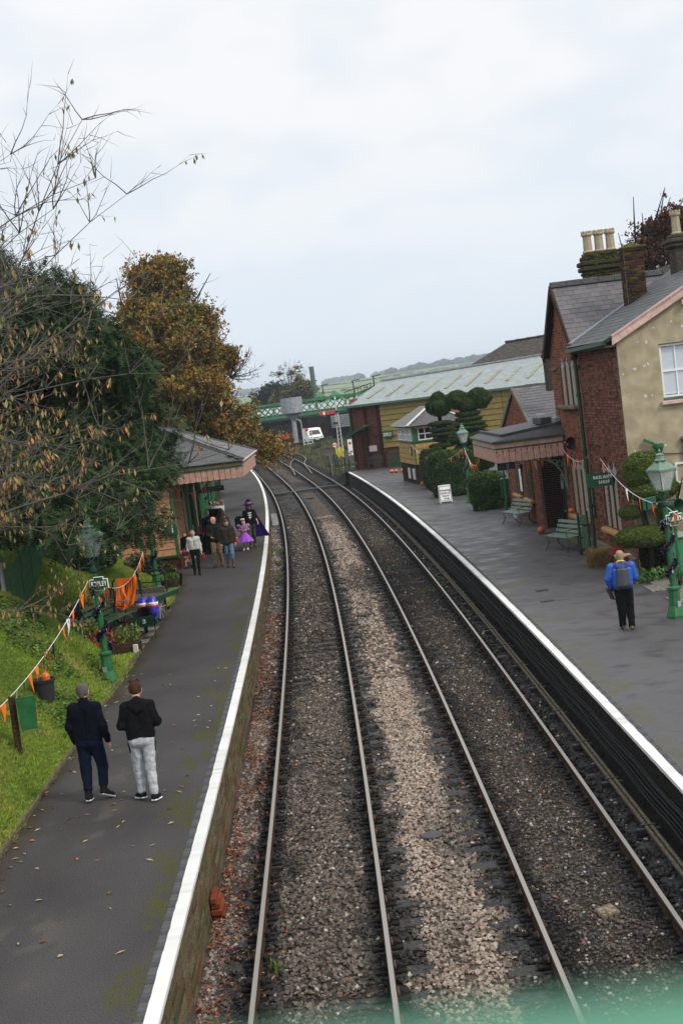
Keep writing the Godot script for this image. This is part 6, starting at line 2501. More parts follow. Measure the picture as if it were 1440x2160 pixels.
func trees() -> void:
	# cherry close to the bridge, reaching in from the left, half bare
	var t := thing("cherry_tree", "half bare cherry tree with orange and olive leaves reaching in from the left", "tree", V(-8.6, 1.5, 21.0))
	var wood := Geo.new()
	var trunk := limb(wood, O0, W(0.1, 1, 0), 4.6, 0.24, O0, 9, 6)
	var fork: Vector3 = trunk[6]
	var lx := []
	var lc := PackedColorArray()
	var tones := [lin(0.2, 0.18, 0.06), lin(0.26, 0.23, 0.09), lin(0.3, 0.2, 0.08), lin(0.16, 0.165, 0.055), lin(0.45, 0.2, 0.08), lin(0.24, 0.19, 0.09)]
	var twig := Geo.new()
	for i in 36:
		var f := i / 35.0
		var target := V(rng.randf_range(-4.6, -2.5), 5.2 + 5.6 * f, rng.randf_range(17.5, 24.5)) - V(-8.6, 1.5, 21.0)
		target.x -= smoothstep(0.62, 1.0, f) * 1.0 + smoothstep(0.4, 0.0, f) * 1.1
		var st: Vector3 = trunk[clampi(3 + i % 4, 0, 6)]
		var dir: Vector3 = target - st
		var pts := limb(wood, st, dir + UP * dir.length() * 0.28, dir.length() * 1.05, 0.028, Vector3.DOWN * 0.55, 6, 12)
		for j in range(3, 13):
			for s in 3:
				var d2 := (dir.normalized() + W(rng.randfn() * 0.6, rng.randfn() * 0.55 + 0.12, rng.randfn() * 0.6)).normalized()
				var l2 := rng.randf_range(0.5, 1.25)
				var p2 := limb(twig, pts[j], d2, l2, 0.009, W(0, rng.randf_range(-0.5, 0.35), 0), 4, 5)
				for k in range(1, 6):
					if rng.randf() < 0.85:
						var d3 := (d2 + W(rng.randfn(), rng.randfn(), rng.randfn()) * 0.75).normalized()
						var p3 := limb(twig, p2[k], d3, rng.randf_range(0.15, 0.5), 0.005, W(0, 0.15, 0), 3, 3)
						var few := lerpf(0.55, 0.1, smoothstep(0.22, 0.6, f + rng.randf_range(-0.12, 0.12)))
						if rng.randf() < few:
							for q in rng.randi_range(2, 5):
								var at: Vector3 = p3[rng.randi_range(1, 3)]
								var b := turned(rng.randf() * TAU, -PI * 0.5 + rng.randf_range(-0.1, 0.75), rng.randf_range(-0.6, 0.6))
								lx.append(Transform3D(b.scaled(Vector3.ONE * rng.randf_range(0.75, 1.25)), at + b * W(0, 0, -0.055)))
								lc.append(vary(tones[rng.randi() % 6] if f > 0.12 else tones[[2, 4, 4, 1, 0, 2][rng.randi() % 6]], 0.3))
	part(t, "trunk", wood, M["twig"])
	part(t, "twigs", twig, M["twig"])
	many(t, "crown", leaf_mesh(0.052, 0.02), M["leafy"], lx, lc)
	# yews
	var spray := spray_mesh(6, 0.3, 0.11)
	var yt := [lin(0.024, 0.048, 0.017), lin(0.034, 0.064, 0.022), lin(0.019, 0.038, 0.014), lin(0.046, 0.076, 0.027)]
	var y1 := thing("yew_tree", "large dark yew overhanging the grass bank and the nearest left lamp", "tree", V(-9.2, 2.2, 36.0))
	var L1 := []
	var g1 := Geo.new()
	limb(g1, O0, UP, 7.5, 0.35, O0, 8, 7)
	for i in 56:
		var hgt := rng.randf_range(2.2, 8.6)
		var reach := (4.7 if hgt < 6.0 else lerpf(4.6, 1.8, (hgt - 6.0) / 2.6)) * rng.randf_range(0.5, 1.0)
		var a := rng.randf_range(-1.2, 1.25)
		var c := W(cos(a) * reach, hgt - 0.18 * reach, sin(a) * reach * 0.8)
		L1.append([c, W(1.15, 0.62, 1.1) * rng.randf_range(0.7, 1.15)])
		limb(g1, W(0, hgt * 0.7, 0), c - W(0, hgt * 0.7, 0), (c - W(0, hgt * 0.7, 0)).length() * 0.9, 0.07, Vector3.DOWN * 0.2, 5, 5)
	for c: Vector3 in [W(3.8, 1.9, 5.4), W(3.5, 1.8, 4.6), W(4.3, 2.4, 3.4)]:
		L1.append([c, W(0.75, 0.6, 0.8)])
	part(y1, "trunk", g1, M["bark"])
	crown(y1, "crown", L1, 44000, spray, M["needles"], yt, P(0.6, 1.15), 0.6, null, 0.75, 0.85)
	var y2 := thing("yew_tree", "dark yew standing against the end of the peach shelter", "tree", V(-8.2, 1.6, 44.0))
	var L2 := []
	var g2 := Geo.new()
	limb(g2, O0, UP, 7.0, 0.3, O0, 8, 7)
	for i in 46:
		var hgt := rng.randf_range(1.8, 8.4)
		var reach := lerpf(3.2, 0.9, smoothstep(5.0, 8.6, hgt)) * lerpf(0.5, 1.0, smoothstep(2.4, 4.0, hgt)) * rng.randf_range(0.5, 1.0)
		var a := rng.randf_range(-1.5, 1.5)
		var c := W(cos(a) * reach, hgt - 0.12 * reach, sin(a) * reach)
		L2.append([c, W(0.95, 0.7, 0.95) * rng.randf_range(0.7, 1.1)])
		limb(g2, W(0, hgt * 0.7, 0), c - W(0, hgt * 0.7, 0), (c - W(0, hgt * 0.7, 0)).length() * 0.9, 0.06, Vector3.DOWN * 0.2, 5, 5)
	part(y2, "trunk", g2, M["bark"])
	crown(y2, "crown", L2, 30000, spray, M["needles"], yt, P(0.6, 1.1), 0.55, null, 0.75, 0.85)
	# tall dark conifer tops rising behind the cherry
	var y3 := thing("yew_tree", "tall dark evergreen behind the bare cherry branches", "tree", V(-10.6, 2.6, 40.5))
	var L3 := []
	var g3 := Geo.new()
	limb(g3, O0, UP, 9.0, 0.3, O0, 8, 7)
	for i in 30:
		var hgt := rng.randf_range(2.0, 8.6)
		var reach := lerpf(4.6, 1.6, smoothstep(5.0, 8.6, hgt)) * rng.randf_range(0.4, 1.0)
		var a := rng.randf_range(-1.6, 1.6)
		L3.append([W(cos(a) * reach, hgt, sin(a) * reach), W(1.4, 0.85, 1.4) * rng.randf_range(0.7, 1.1)])
	part(y3, "trunk", g3, M["bark"])
	crown(y3, "crown", L3, 24000, spray, M["needles"], yt, P(0.7, 1.3), 0.55, null, 0.75, 0.85)
	# autumn trees
	var leaf := clump_mesh(9, 0.22, 0.1, 0.05)
	var aut := [lin(0.25, 0.15, 0.03), lin(0.17, 0.13, 0.03), lin(0.28, 0.16, 0.035), lin(0.12, 0.125, 0.035), lin(0.2, 0.12, 0.04)]
	var La := []
	for i in 170:
		var hgt := rng.randf_range(3.0, 13.0)
		var reach := lerpf(4.7, 1.1, smoothstep(6.5, 13.2, hgt)) * sqrt(rng.randf()) * (0.8 + 0.3 * sin(i * 2.4))
		var a := rng.randf() * TAU
		La.append([W(cos(a) * reach, hgt, sin(a) * reach), W(0.75, 0.6, 0.75) * rng.randf_range(0.5, 1.3)])
	broadleaf("autumn_tree", "tall rusty brown autumn tree behind the dark yews", V(-8.1, 0.8, 76.0), 13.0, La, 70000, aut, [[W(3.2, 7.0, 0), W(1, 0.7, 0), 10, 1.8], [W(2.2, 9.5, 0), W(0.8, 1, 0), 7, 1.5]], leaf, P(0.7, 1.2))
	var Lb := []
	for i in 70:
		var hgt := rng.randf_range(1.4, 6.4)
		var reach := 2.8 * sqrt(rng.randf()) * (1.0 - 0.4 * smoothstep(3.0, 6.5, hgt))
		var a := rng.randf() * TAU
		Lb.append([W(cos(a) * reach, hgt, sin(a) * reach), W(0.8, 0.45, 0.8) * rng.randf_range(0.5, 1.25)])
	broadleaf("autumn_tree", "lower brown autumn tree with bare twigs above the shelter roof", V(-9.0, 0.8, 92.0), 7.5, Lb, 17000, [lin(0.15, 0.095, 0.03), lin(0.11, 0.09, 0.03), lin(0.13, 0.075, 0.02)], [[W(1.5, 5.6, 0), W(0.7, 1, 0), 12, 3.0], [W(0.4, 6.4, 0), W(0.3, 1, 0), 9, 2.4]], leaf, P(0.7, 1.2))
	var Lr := []
	for i in 80:
		var hgt := rng.randf_range(7.0, 12.8)
		var reach := lerpf(4.4, 1.0, smoothstep(9.5, 13.0, hgt)) * sqrt(rng.randf())
		var a := rng.randf() * TAU
		Lr.append([W(cos(a) * reach, hgt, sin(a) * reach), W(0.9, 0.5, 0.9) * rng.randf_range(0.5, 1.25)])
	broadleaf("copper_tree", "dark copper-brown tree behind the station house chimneys", V(19.3, 0.5, 75.0), 13.5, Lr, 26000, [lin(0.085, 0.035, 0.02), lin(0.06, 0.032, 0.018), lin(0.11, 0.045, 0.022)], [], leaf, P(0.7, 1.2))
	# trees beyond the footbridge
	var big := clump_mesh(9, 0.6, 0.3, 0.16)
	var Lp := []
	for i in 16:
		var hgt := rng.randf_range(3.0, 9.6)
		var a := rng.randf() * TAU
		var reach := 2.2 * sqrt(rng.randf())
		Lp.append([W(cos(a) * reach, hgt, sin(a) * reach), W(1.6, 0.8, 1.6) * rng.randf_range(0.7, 1.1)])
	broadleaf("pine_tree", "dark pine beyond the green footbridge", V(-9.8, 0.5, 260.0), 10.0, Lp, 2600, [lin(0.02, 0.035, 0.018), lin(0.028, 0.042, 0.02)], [], big, P(0.7, 1.2))
	var Lo := []
	for i in 22:
		var hgt := rng.randf_range(2.0, 7.6)
		var a := rng.randf() * TAU
		var reach := 4.4 * sqrt(rng.randf()) * (1.0 - 0.4 * smoothstep(4.0, 8.0, hgt))
		Lo.append([W(cos(a) * reach, hgt, sin(a) * reach), W(1.7, 1.1, 1.7) * rng.randf_range(0.7, 1.1)])
	broadleaf("olive_tree", "rounded olive-brown tree beyond the water tank", V(-5.0, 0.5, 255.0), 8.0, Lo, 3600, [lin(0.085, 0.08, 0.03), lin(0.06, 0.065, 0.025), lin(0.1, 0.085, 0.035)], [], big, P(0.7, 1.2))
	var Lw := []
	for i in 12:
		var hgt := rng.randf_range(7.0, 12.5)
		var a := rng.randf() * TAU
		Lw.append([W(cos(a) * 1.8, hgt, sin(a) * 1.8), W(1.4, 1.0, 1.4)])
	broadleaf("bare_tree", "pale half-bare tree rising behind the dark pine", V(-6.6, 0.5, 264.0), 12.5, Lw, 420, [lin(0.14, 0.13, 0.06), lin(0.17, 0.15, 0.08)], [[W(0, 8.0, 0), W(0, 1, 0), 14, 5.0], [W(0, 7.0, 0), W(0.6, 1, 0), 8, 4.5]], big, P(0.5, 0.8))
	var hx := []
	var hc := PackedColorArray()
	for i in 900:
		var x := rng.randf_range(-34.0, -16.0)
		hx.append(Transform3D(turned(rng.randf() * TAU, rng.randf() * TAU).scaled(Vector3.ONE * rng.randf_range(0.8, 1.5)), V(x, 0.5 + rng.randf() * (4.4 + 1.5 * fn.get_noise_2d(x * 0.4, 1.0)), rng.randf_range(236, 241))))
		hc.append(vary(lin(0.075, 0.08, 0.03), 0.4))
	tag(many(self, "far_hedge", big, M["leafy"], hx, hc), "rough hedge line beyond the engine shed at left", "hedge")


func topiary_right() -> void:
	var tuft := clump_mesh(7, 0.05, 0.055, 0.015)
	var tones := [lin(0.04, 0.075, 0.022), lin(0.052, 0.09, 0.026), lin(0.03, 0.055, 0.018)]
	var young := [lin(0.1, 0.14, 0.03), lin(0.08, 0.115, 0.026), lin(0.125, 0.155, 0.036)]
	# mushroom-tiered topiary at the corner of the house
	var t := thing("tiered_topiary", "tiered yew topiary with domed top beside the railway shop sign", "topiary", V(7.55, PY, 36.0))
	var g := Geo.new()
	for k in 4:
		limb(g, W(rng.randf_range(-0.12, 0.3), 0, rng.randf_range(-0.1, 0.1)), W(rng.randf_range(-0.1, 0.14), 1, 0), 2.6, 0.1, O0, 6, 6)
	part(t, "trunk", g, M["bark"])
	var tiers := [[W(0.05, 2.7, 0), W(0.55, 0.46, 0.55), young], [W(0.22, 2.2, 0.1), W(0.64, 0.27, 0.6), young], [W(-0.38, 1.68, 0.0), W(0.27, 0.15, 0.27), young], [W(-0.15, 1.05, 0.05), W(0.66, 0.26, 0.55), young], [W(0.45, 1.62, 0.0), W(0.22, 0.16, 0.22), young]]
	for q: Array in tiers:
		crown(t, "clipped_tier", [[q[0], q[1]]], int(9000 * q[1].x), tuft, M["needles"], q[2], P(0.7, 1.1), 0.0, M["yew_core"], 0.1, 0.8)
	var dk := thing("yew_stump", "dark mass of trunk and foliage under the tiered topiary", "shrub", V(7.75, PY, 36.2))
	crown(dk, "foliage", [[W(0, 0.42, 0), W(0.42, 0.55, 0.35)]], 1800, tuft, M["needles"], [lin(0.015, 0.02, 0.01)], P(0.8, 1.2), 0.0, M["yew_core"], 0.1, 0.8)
	var side := thing("clipped_yew", "clipped yew column at the far right edge of the photo", "topiary", V(8.8, PY, 35.5))
	crown(side, "foliage", [[W(0.12, 2.2, 0), W(0.36, 0.75, 0.4)]], 4000, tuft, M["needles"], tones, P(0.8, 1.2), 0.0, M["yew_core"], 0.1, 0.8)
	var st := Geo.new()
	st.tube([W(0.12, 0, 0), W(0.12, 1.6, 0)], [0.09, 0.07], 7)
	part(side, "trunk", st, M["bark"])
	# big bushes before the canopy
	var tb := clump_mesh(8, 0.1, 0.1, 0.028)
	var b1 := thing("round_bush", "low domed dark yew bush beside the wing's downpipe", "bush", V(6.25, PY, 60.2))
	crown(b1, "foliage", [[W(0, 0.65, 0), W(0.78, 0.82, 0.75)]], 9000, tb, M["needles"], tones, P(0.7, 1.1), 0.0, M["yew_core"], 0.1, 0.8, true)
	var b2 := thing("tall_hedge_block", "tall clipped yew hedge block behind the white A-board", "hedge", V(5.1, PY, 69.5))
	crown(b2, "foliage", [[W(0.45, 1.05, 0), W(1.08, 1.08, 0.9)]], 14000, tb, M["needles"], tones, P(0.8, 1.3), 0.0, M["yew_core"], 0.1, 0.8, true)
	var b3 := thing("hedge_block", "clipped yew hedge against the signal box base", "hedge", V(5.15, PY, 76.3))
	crown(b3, "foliage", [[W(0, 0.98, 0), W(0.62, 1.0, 0.8)]], 6000, tb, M["needles"], tones, P(0.8, 1.3), 0.0, M["yew_core"], 0.1, 0.8, true)
	# tiered topiaries behind
	var p1 := thing("topiary_ball_tree", "yew topiary of stacked discs with an egg-shaped top before the signal box", "topiary", V(5.92, PY, 77.0))
	var gp := Geo.new()
	gp.tube([O0, W(-0.1, 2.4, 0), W(-0.14, 4.0, 0)], [0.16, 0.13, 0.1], 7)
	part(p1, "trunk", gp, M["bark"])
	for q: Array in [[4.2, 0.68, 0.5], [3.3, 0.68, 0.1], [2.98, 0.66, 0.09], [2.73, 0.66, 0.09], [2.46, 0.5, 0.1], [2.14, 0.66, 0.1], [4.5, 0.46, 0.45]]:
		crown(p1, "clipped_tier", [[W(-0.12, q[0], 0), W(q[1], q[2], q[1])]], int(5200 * q[1]), tb, M["needles"], tones, P(0.4, 0.65), 0.0, M["yew_core"], 0.1, 0.8)
	var p2 := thing("topiary_bird_tree", "tall yew topiary of slanting discs with a broad heart-shaped top", "topiary", V(7.0, PY, 74.0))
	var gq := Geo.new()
	gq.tube([O0, W(-0.1, 2.4, 0), W(-0.2, 4.2, 0)], [0.2, 0.17, 0.12], 7)
	part(p2, "trunk", gq, M["bark"])
	for q: Array in [[-0.5, 4.5, 0.58, 0.42], [0.66, 4.42, 0.62, 0.5], [0.05, 4.2, 0.6, 0.4], [0.02, 3.72, 0.6, 0.09], [0.02, 3.46, 0.68, 0.09], [0.05, 3.22, 0.78, 0.09], [0.07, 3.0, 0.9, 0.1], [0.1, 2.5, 1.15, 0.34], [0.2, 1.6, 1.1, 0.9]]:
		crown(p2, "clipped_tier", [[W(q[0], q[1], 0), W(q[2], q[3], q[2])]], int(5200 * q[2]), tb, M["needles"], tones, P(0.42, 0.7), 0.0, M["yew_core"], 0.1, 0.8)


# ---- lamps, bunting -------------------------------------------------------------------------------------------
func lamp_post(p: Vector3, label: String, yaw: float, sign_at := 0.0, tinsel := true) -> Node3D:
	var t := thing("lamp_post", label, "lamp post", p, yaw, "green gas-style platform lamps")
	var pl := Geo.new()
	pl.lathe([P(0.2, 0), P(0.2, 0.05), P(0.165, 0.16), P(0.13, 0.26), P(0.12, 0.5), P(0.115, 0.58), P(0.15, 0.61), P(0.15, 0.65), P(0.1, 0.68)], Transform3D(), 8, false)
	part(t, "plinth", pl, M["green"])
	var sh := Geo.new()
	# spiral-fluted shaft
	var seg := 24
	var hs := 24
	for i in hs:
		for k in seg:
			var q := []
			for e: Vector2i in [Vector2i(i, k), Vector2i(i, k + 1), Vector2i(i + 1, k + 1), Vector2i(i + 1, k)]:
				var f := float(e.x) / hs
				var a := TAU * e.y / seg
				var r := lerpf(0.068, 0.05, f) * (1.0 + 0.07 * cos(a * 6.0 + f * 26.0))
				q.append(W(cos(a) * r, 0.66 + f * 1.7, -sin(a) * r))
			sh.quad(q[0], q[1], q[2], q[3])
	part(t, "shaft", sh, M["green"])
	var cp := Geo.new()
	cp.lathe([P(0.05, 2.34), P(0.09, 2.38), P(0.09, 2.44), P(0.055, 2.48), P(0.045, 2.62)], Transform3D(), 12)
	cp.bar(W(-0.26, 2.46, 0), W(0.26, 2.46, 0), 0.03, 0.03)
	cp.ball(W(-0.27, 2.46, 0), Vector3.ONE * 0.035, 8, 6)
	cp.ball(W(0.27, 2.46, 0), Vector3.ONE * 0.035, 8, 6)
	for s: float in [-1.0, 1.0]:
		cp.tube([W(0, 2.5, 0), W(s * 0.12, 2.54, 0), W(s * 0.13, 2.64, 0), W(s * 0.1, 2.72, 0)], [0.014, 0.014, 0.014, 0.014], 5)
		cp.tube([W(0, 2.5, 0), W(0, 2.54, s * 0.12), W(0, 2.64, s * 0.13), W(0, 2.72, s * 0.1)], [0.014, 0.014, 0.014, 0.014], 5)
	part(t, "ladder_bar", cp, M["dark_green"])
	# lantern: four tapered panes in a frame
	var fr := Geo.new()
	var gl := Geo.new()
	var b0 := 0.105
	var b1 := 0.215
	for k in 4:
		var a := TAU * k / 4.0 + PI / 4
		var c := TAU * (k + 1) / 4.0 + PI / 4
		var da := W(cos(a), 0, -sin(a)) * 1.414
		var dc := W(cos(c), 0, -sin(c)) * 1.414
		fr.bar(da * b0 + UP * 2.7, da * b1 + UP * 3.12, 0.022, 0.022)
		fr.bar(da * b0 + UP * 2.7, dc * b0 + UP * 2.7, 0.026, 0.03)
		fr.bar(da * b1 + UP * 3.12, dc * b1 + UP * 3.12, 0.03, 0.035)
		gl.sheet([da * (b0 - 0.004) + UP * 2.71, dc * (b0 - 0.004) + UP * 2.71, dc * (b1 - 0.004) + UP * 3.11, da * (b1 - 0.004) + UP * 3.11], 0.003)
	var lan := part(t, "lantern", fr, M["sage"])
	part(lan, "lantern_glass", gl, M["glass"])
	var rf := Geo.new()
	rf.lathe([P(0.325, 3.13), P(0.3, 3.16), P(0.14, 3.28), P(0.12, 3.31)], Transform3D(Basis(UP, PI / 4), O0), 4, false)
	rf.lathe([P(0.12, 3.3), P(0.13, 3.33), P(0.09, 3.36), P(0.075, 3.42), P(0.09, 3.44), P(0.02, 3.48), P(0.03, 3.52), P(0.0, 3.58)], Transform3D(), 12)
	part(lan, "lantern_roof", rf, M["sage"])
	var bu := Geo.new()
	bu.lathe([P(0.02, 2.7), P(0.02, 2.82), P(0.045, 2.86), P(0.045, 2.98), P(0.0, 3.02)], Transform3D(), 10)
	part(lan, "mantle", bu, M["white_paint"])
	if sign_at > 0.0:
		var sg := Geo.new()
		var w := 0.21
		var h := 0.1
		sg.cbox(W(0.12, sign_at, 0.1), W(w * 2, h * 2, 0.025), 0.008)
		sg.cbox(W(0.12, sign_at, 0.1), W(w * 1.1, h * 3.0, 0.023), 0.008)
		var wb := part(t, "name_sign_edge", sg, M["lettering"])
		var s2 := Geo.new()
		s2.box(W(0.12, sign_at, 0.114), W(w * 2 - 0.03, h * 2 - 0.03, 0.006))
		s2.box(W(0.12, sign_at, 0.112), W(w * 1.1 - 0.03, h * 3 - 0.03, 0.006))
		var nb := part(t, "name_sign", s2, M["sign_green"])
		text(nb, "ROPLEY", 0.085, Transform3D(Basis().scaled(W(0.85, 1.25, 1)), W(0.12, sign_at, 0.12)), M["lettering"])
	var cu := Geo.new()
	cu.cbox(W(0.0, 0.3, 0.137), W(0.09, 0.12, 0.01), 0.003)
	part(t, "plate", cu, M["pale_grey"])
	return t


func tinsel(p: Vector3, y0: float, y1: float, label: String) -> void:
	var t := thing("tinsel_garland", label, "tinsel", p, 0.0, "tinsel garlands wound on the lamps")
	for k in 2:
		var g := Geo.new()
		for i in 700:
			var f := rng.randf()
			var a := f * TAU * (y1 - y0) * 2.0
			var r := 0.085 + rng.randf() * 0.05
			if f < 0.1:
				r += 0.05
			var o := W(cos(a) * r, lerpf(y0, y1, f) + rng.randf_range(-0.05, 0.05), -sin(a) * r)
			var d := W(rng.randfn(), rng.randfn(), rng.randfn()).normalized() * 0.06
			var s := d.cross(UP).normalized() * 0.017
			if k == 0 or i % 4 == 0:
				g.tri(o - d - s, o - d + s, o + d)
		part(t, "strands", g, M["tinsel_dark"] if k == 0 else M["tinsel_bright"])


func bunting(label: String, a: Vector3, b: Vector3, sag: float, n: int, len_ := 0.34, wid := 0.125) -> void:
	var t := thing("bunting", label, "bunting")
	var pts := []
	var rad := []
	for i in 25:
		var f := i / 24.0
		pts.append(a.lerp(b, f) + Vector3.DOWN * sag * 4.0 * f * (1.0 - f))
		rad.append(0.007)
	var g := Geo.new()
	g.tube(pts, rad, 5)
	part(t, "string", g, M["white_cloth"])
	var dir := (b - a)
	dir.y = 0
	dir = dir.normalized()
	for i in n:
		var f := (i + 0.6) / (n + 0.2)
		var k := f * 24.0
		var p: Vector3 = pts[int(k)].lerp(pts[mini(int(k) + 1, 24)], k - int(k))
		var m := Geo.new()
		var l := len_ * rng.randf_range(0.75, 1.15)
		var tip := W(rng.randf_range(-0.05, 0.05), -l, rng.randf_range(-0.06, 0.06))
		var x := dir.rotated(UP, rng.randf_range(-0.7, 0.7)) * wid * 0.5
		var nn := x.cross(UP).normalized() * 0.004
		var mid := W(tip.x * 0.2, -l * 0.5, tip.z * 0.2) + nn * rng.randf_range(-5, 5)
		for s: float in [-1.0, 1.0]:
			var o := nn * s
			if s > 0:
				m.quad(-x + o, mid - x * 0.5 + o, mid + x * 0.5 + o, x + o)
				m.tri(mid - x * 0.5 + o, tip, mid + x * 0.5 + o)
			else:
				m.quad(x + o, mid + x * 0.5 + o, mid - x * 0.5 + o, -x + o)
				m.tri(mid + x * 0.5 + o, tip, mid - x * 0.5 + o)
		var mm: Material = M["orange_cloth"]
		if i % 5 == 2: mm = M["black_cloth"]
		elif i % 9 == 4: mm = M["white_cloth"]
		part(t, "pennant", m, mm, TB(p))


func lamps_and_bunting() -> void:
	lamp_post(V(-5.3, 0.86, 30.2), "green spiral lamp post on the grass bank, nearest on the left", -0.25, 2.12)
	tinsel(V(-5.3, 0.86, 30.2), 0.7, 2.2, "dark tinsel wound round the nearest left lamp post")
	lamp_post(V(-6.0, PY, 45.0), "green lamp post on the left beside the half-barrel planter", -0.6, 2.1)
	tinsel(V(-6.0, PY, 45.0), 0.75, 2.1, "dark tinsel wound round the lamp post by the half-barrel planter")
	lamp_post(V(-6.68, PY, 72.8), "green lamp post beyond the left canopy posts", 0.0)
	tinsel(V(-6.68, PY, 72.8), 0.75, 2.2, "silvery tinsel on the lamp post beyond the left canopy")
	lamp_post(V(6.7, PY, 30.0), "green lamp post with lantern at the right edge of the right platform", 0.45, 2.08)
	tinsel(V(6.7, PY, 30.0), 0.7, 2.15, "purple tinsel wound round the right foreground lamp post")
	lamp_post(V(5.75, PY, 64.2), "lamp post before the tall clipped hedge on the right platform", 0.1)
	tinsel(V(5.75, PY, 64.2), 0.7, 2.3, "silvery tinsel on the lamp post by the clipped hedge")
	bunting("orange and black bunting running from the nearest left lamp out of frame", V(-5.45, 3.05, 30.2), V(-6.0, 1.85, 23.0), 0.22, 17)
	bunting("orange bunting sagging between the two nearer left lamp posts", V(-5.2, 2.95, 30.2), V(-6.0, 3.05, 45.0), 0.75, 22)
	bunting("orange bunting between the planter lamp post and the shelter wall", V(-6.0, 2.95, 45.0), V(-5.9, 2.9, 51.0), 0.35, 9)
	bunting("orange bunting hanging under the near edge of the left canopy", V(-5.9, 3.85, 51.3), V(-4.9, 3.75, 57.0), 0.5, 12, 0.32)
	bunting("orange bunting from the right foreground lamp post out of the frame", V(6.72, 3.15, 30.0), V(7.4, 2.7, 27.5), 0.15, 4)
	bunting("orange bunting from the shop sign down to the right foreground lamp post", V(7.1, 3.72, 39.0), V(6.6, 3.2, 30.2), 0.25, 9)
	bunting("orange bunting strung along the brick gable by the downpipe", V(7.05, 3.8, 45.0), V(7.1, 3.75, 40.6), 0.3, 8)
	bunting("orange bunting under the near edge of the salmon canopy", V(5.2, 3.5, 45.5), V(7.0, 3.8, 45.2), 0.2, 8)
	bunting("orange bunting from the hedge lamp post to the signal box", V(5.75, 3.3, 64.2), V(4.3, 3.0, 80.0), 0.75, 15, 0.3, 0.12)
	bunting("orange bunting from the hedge lamp post to the canopy corner", V(5.75, 3.25, 64.2), V(5.0, 3.5, 50.5), 0.5, 12, 0.3, 0.12)


# ---- the grass bank on the left and what stands on it -----------------------------------------------------------
func bank_y(x: float, d: float) -> float:
	var s := left_edge(d) - x
	var start := 0.15
	var slope := 0.84
	if d > 32.0:
		start = lerpf(0.15, 1.95, smoothstep(32.2, 34.0, d))
	if d > 39.0:
		start = lerpf(1.95, 0.8, smoothstep(40.5, 43.0, d))
		slope = lerpf(0.84, 0.55, smoothstep(39.0, 44.0, d))
	var up := maxf(0.0, s - start) * slope
	up = 2.15 - 0.2 * log(1.0 + exp((2.15 - up) / 0.2)) if up > 1.2 else up
	return PY + minf(up, 2.15) + maxf(0.0, s - start - 2.9) * 0.1 + 0.05 * fn.get_noise_2d(x * 1.2, d * 1.2) * smoothstep(0.1, 0.8, s)


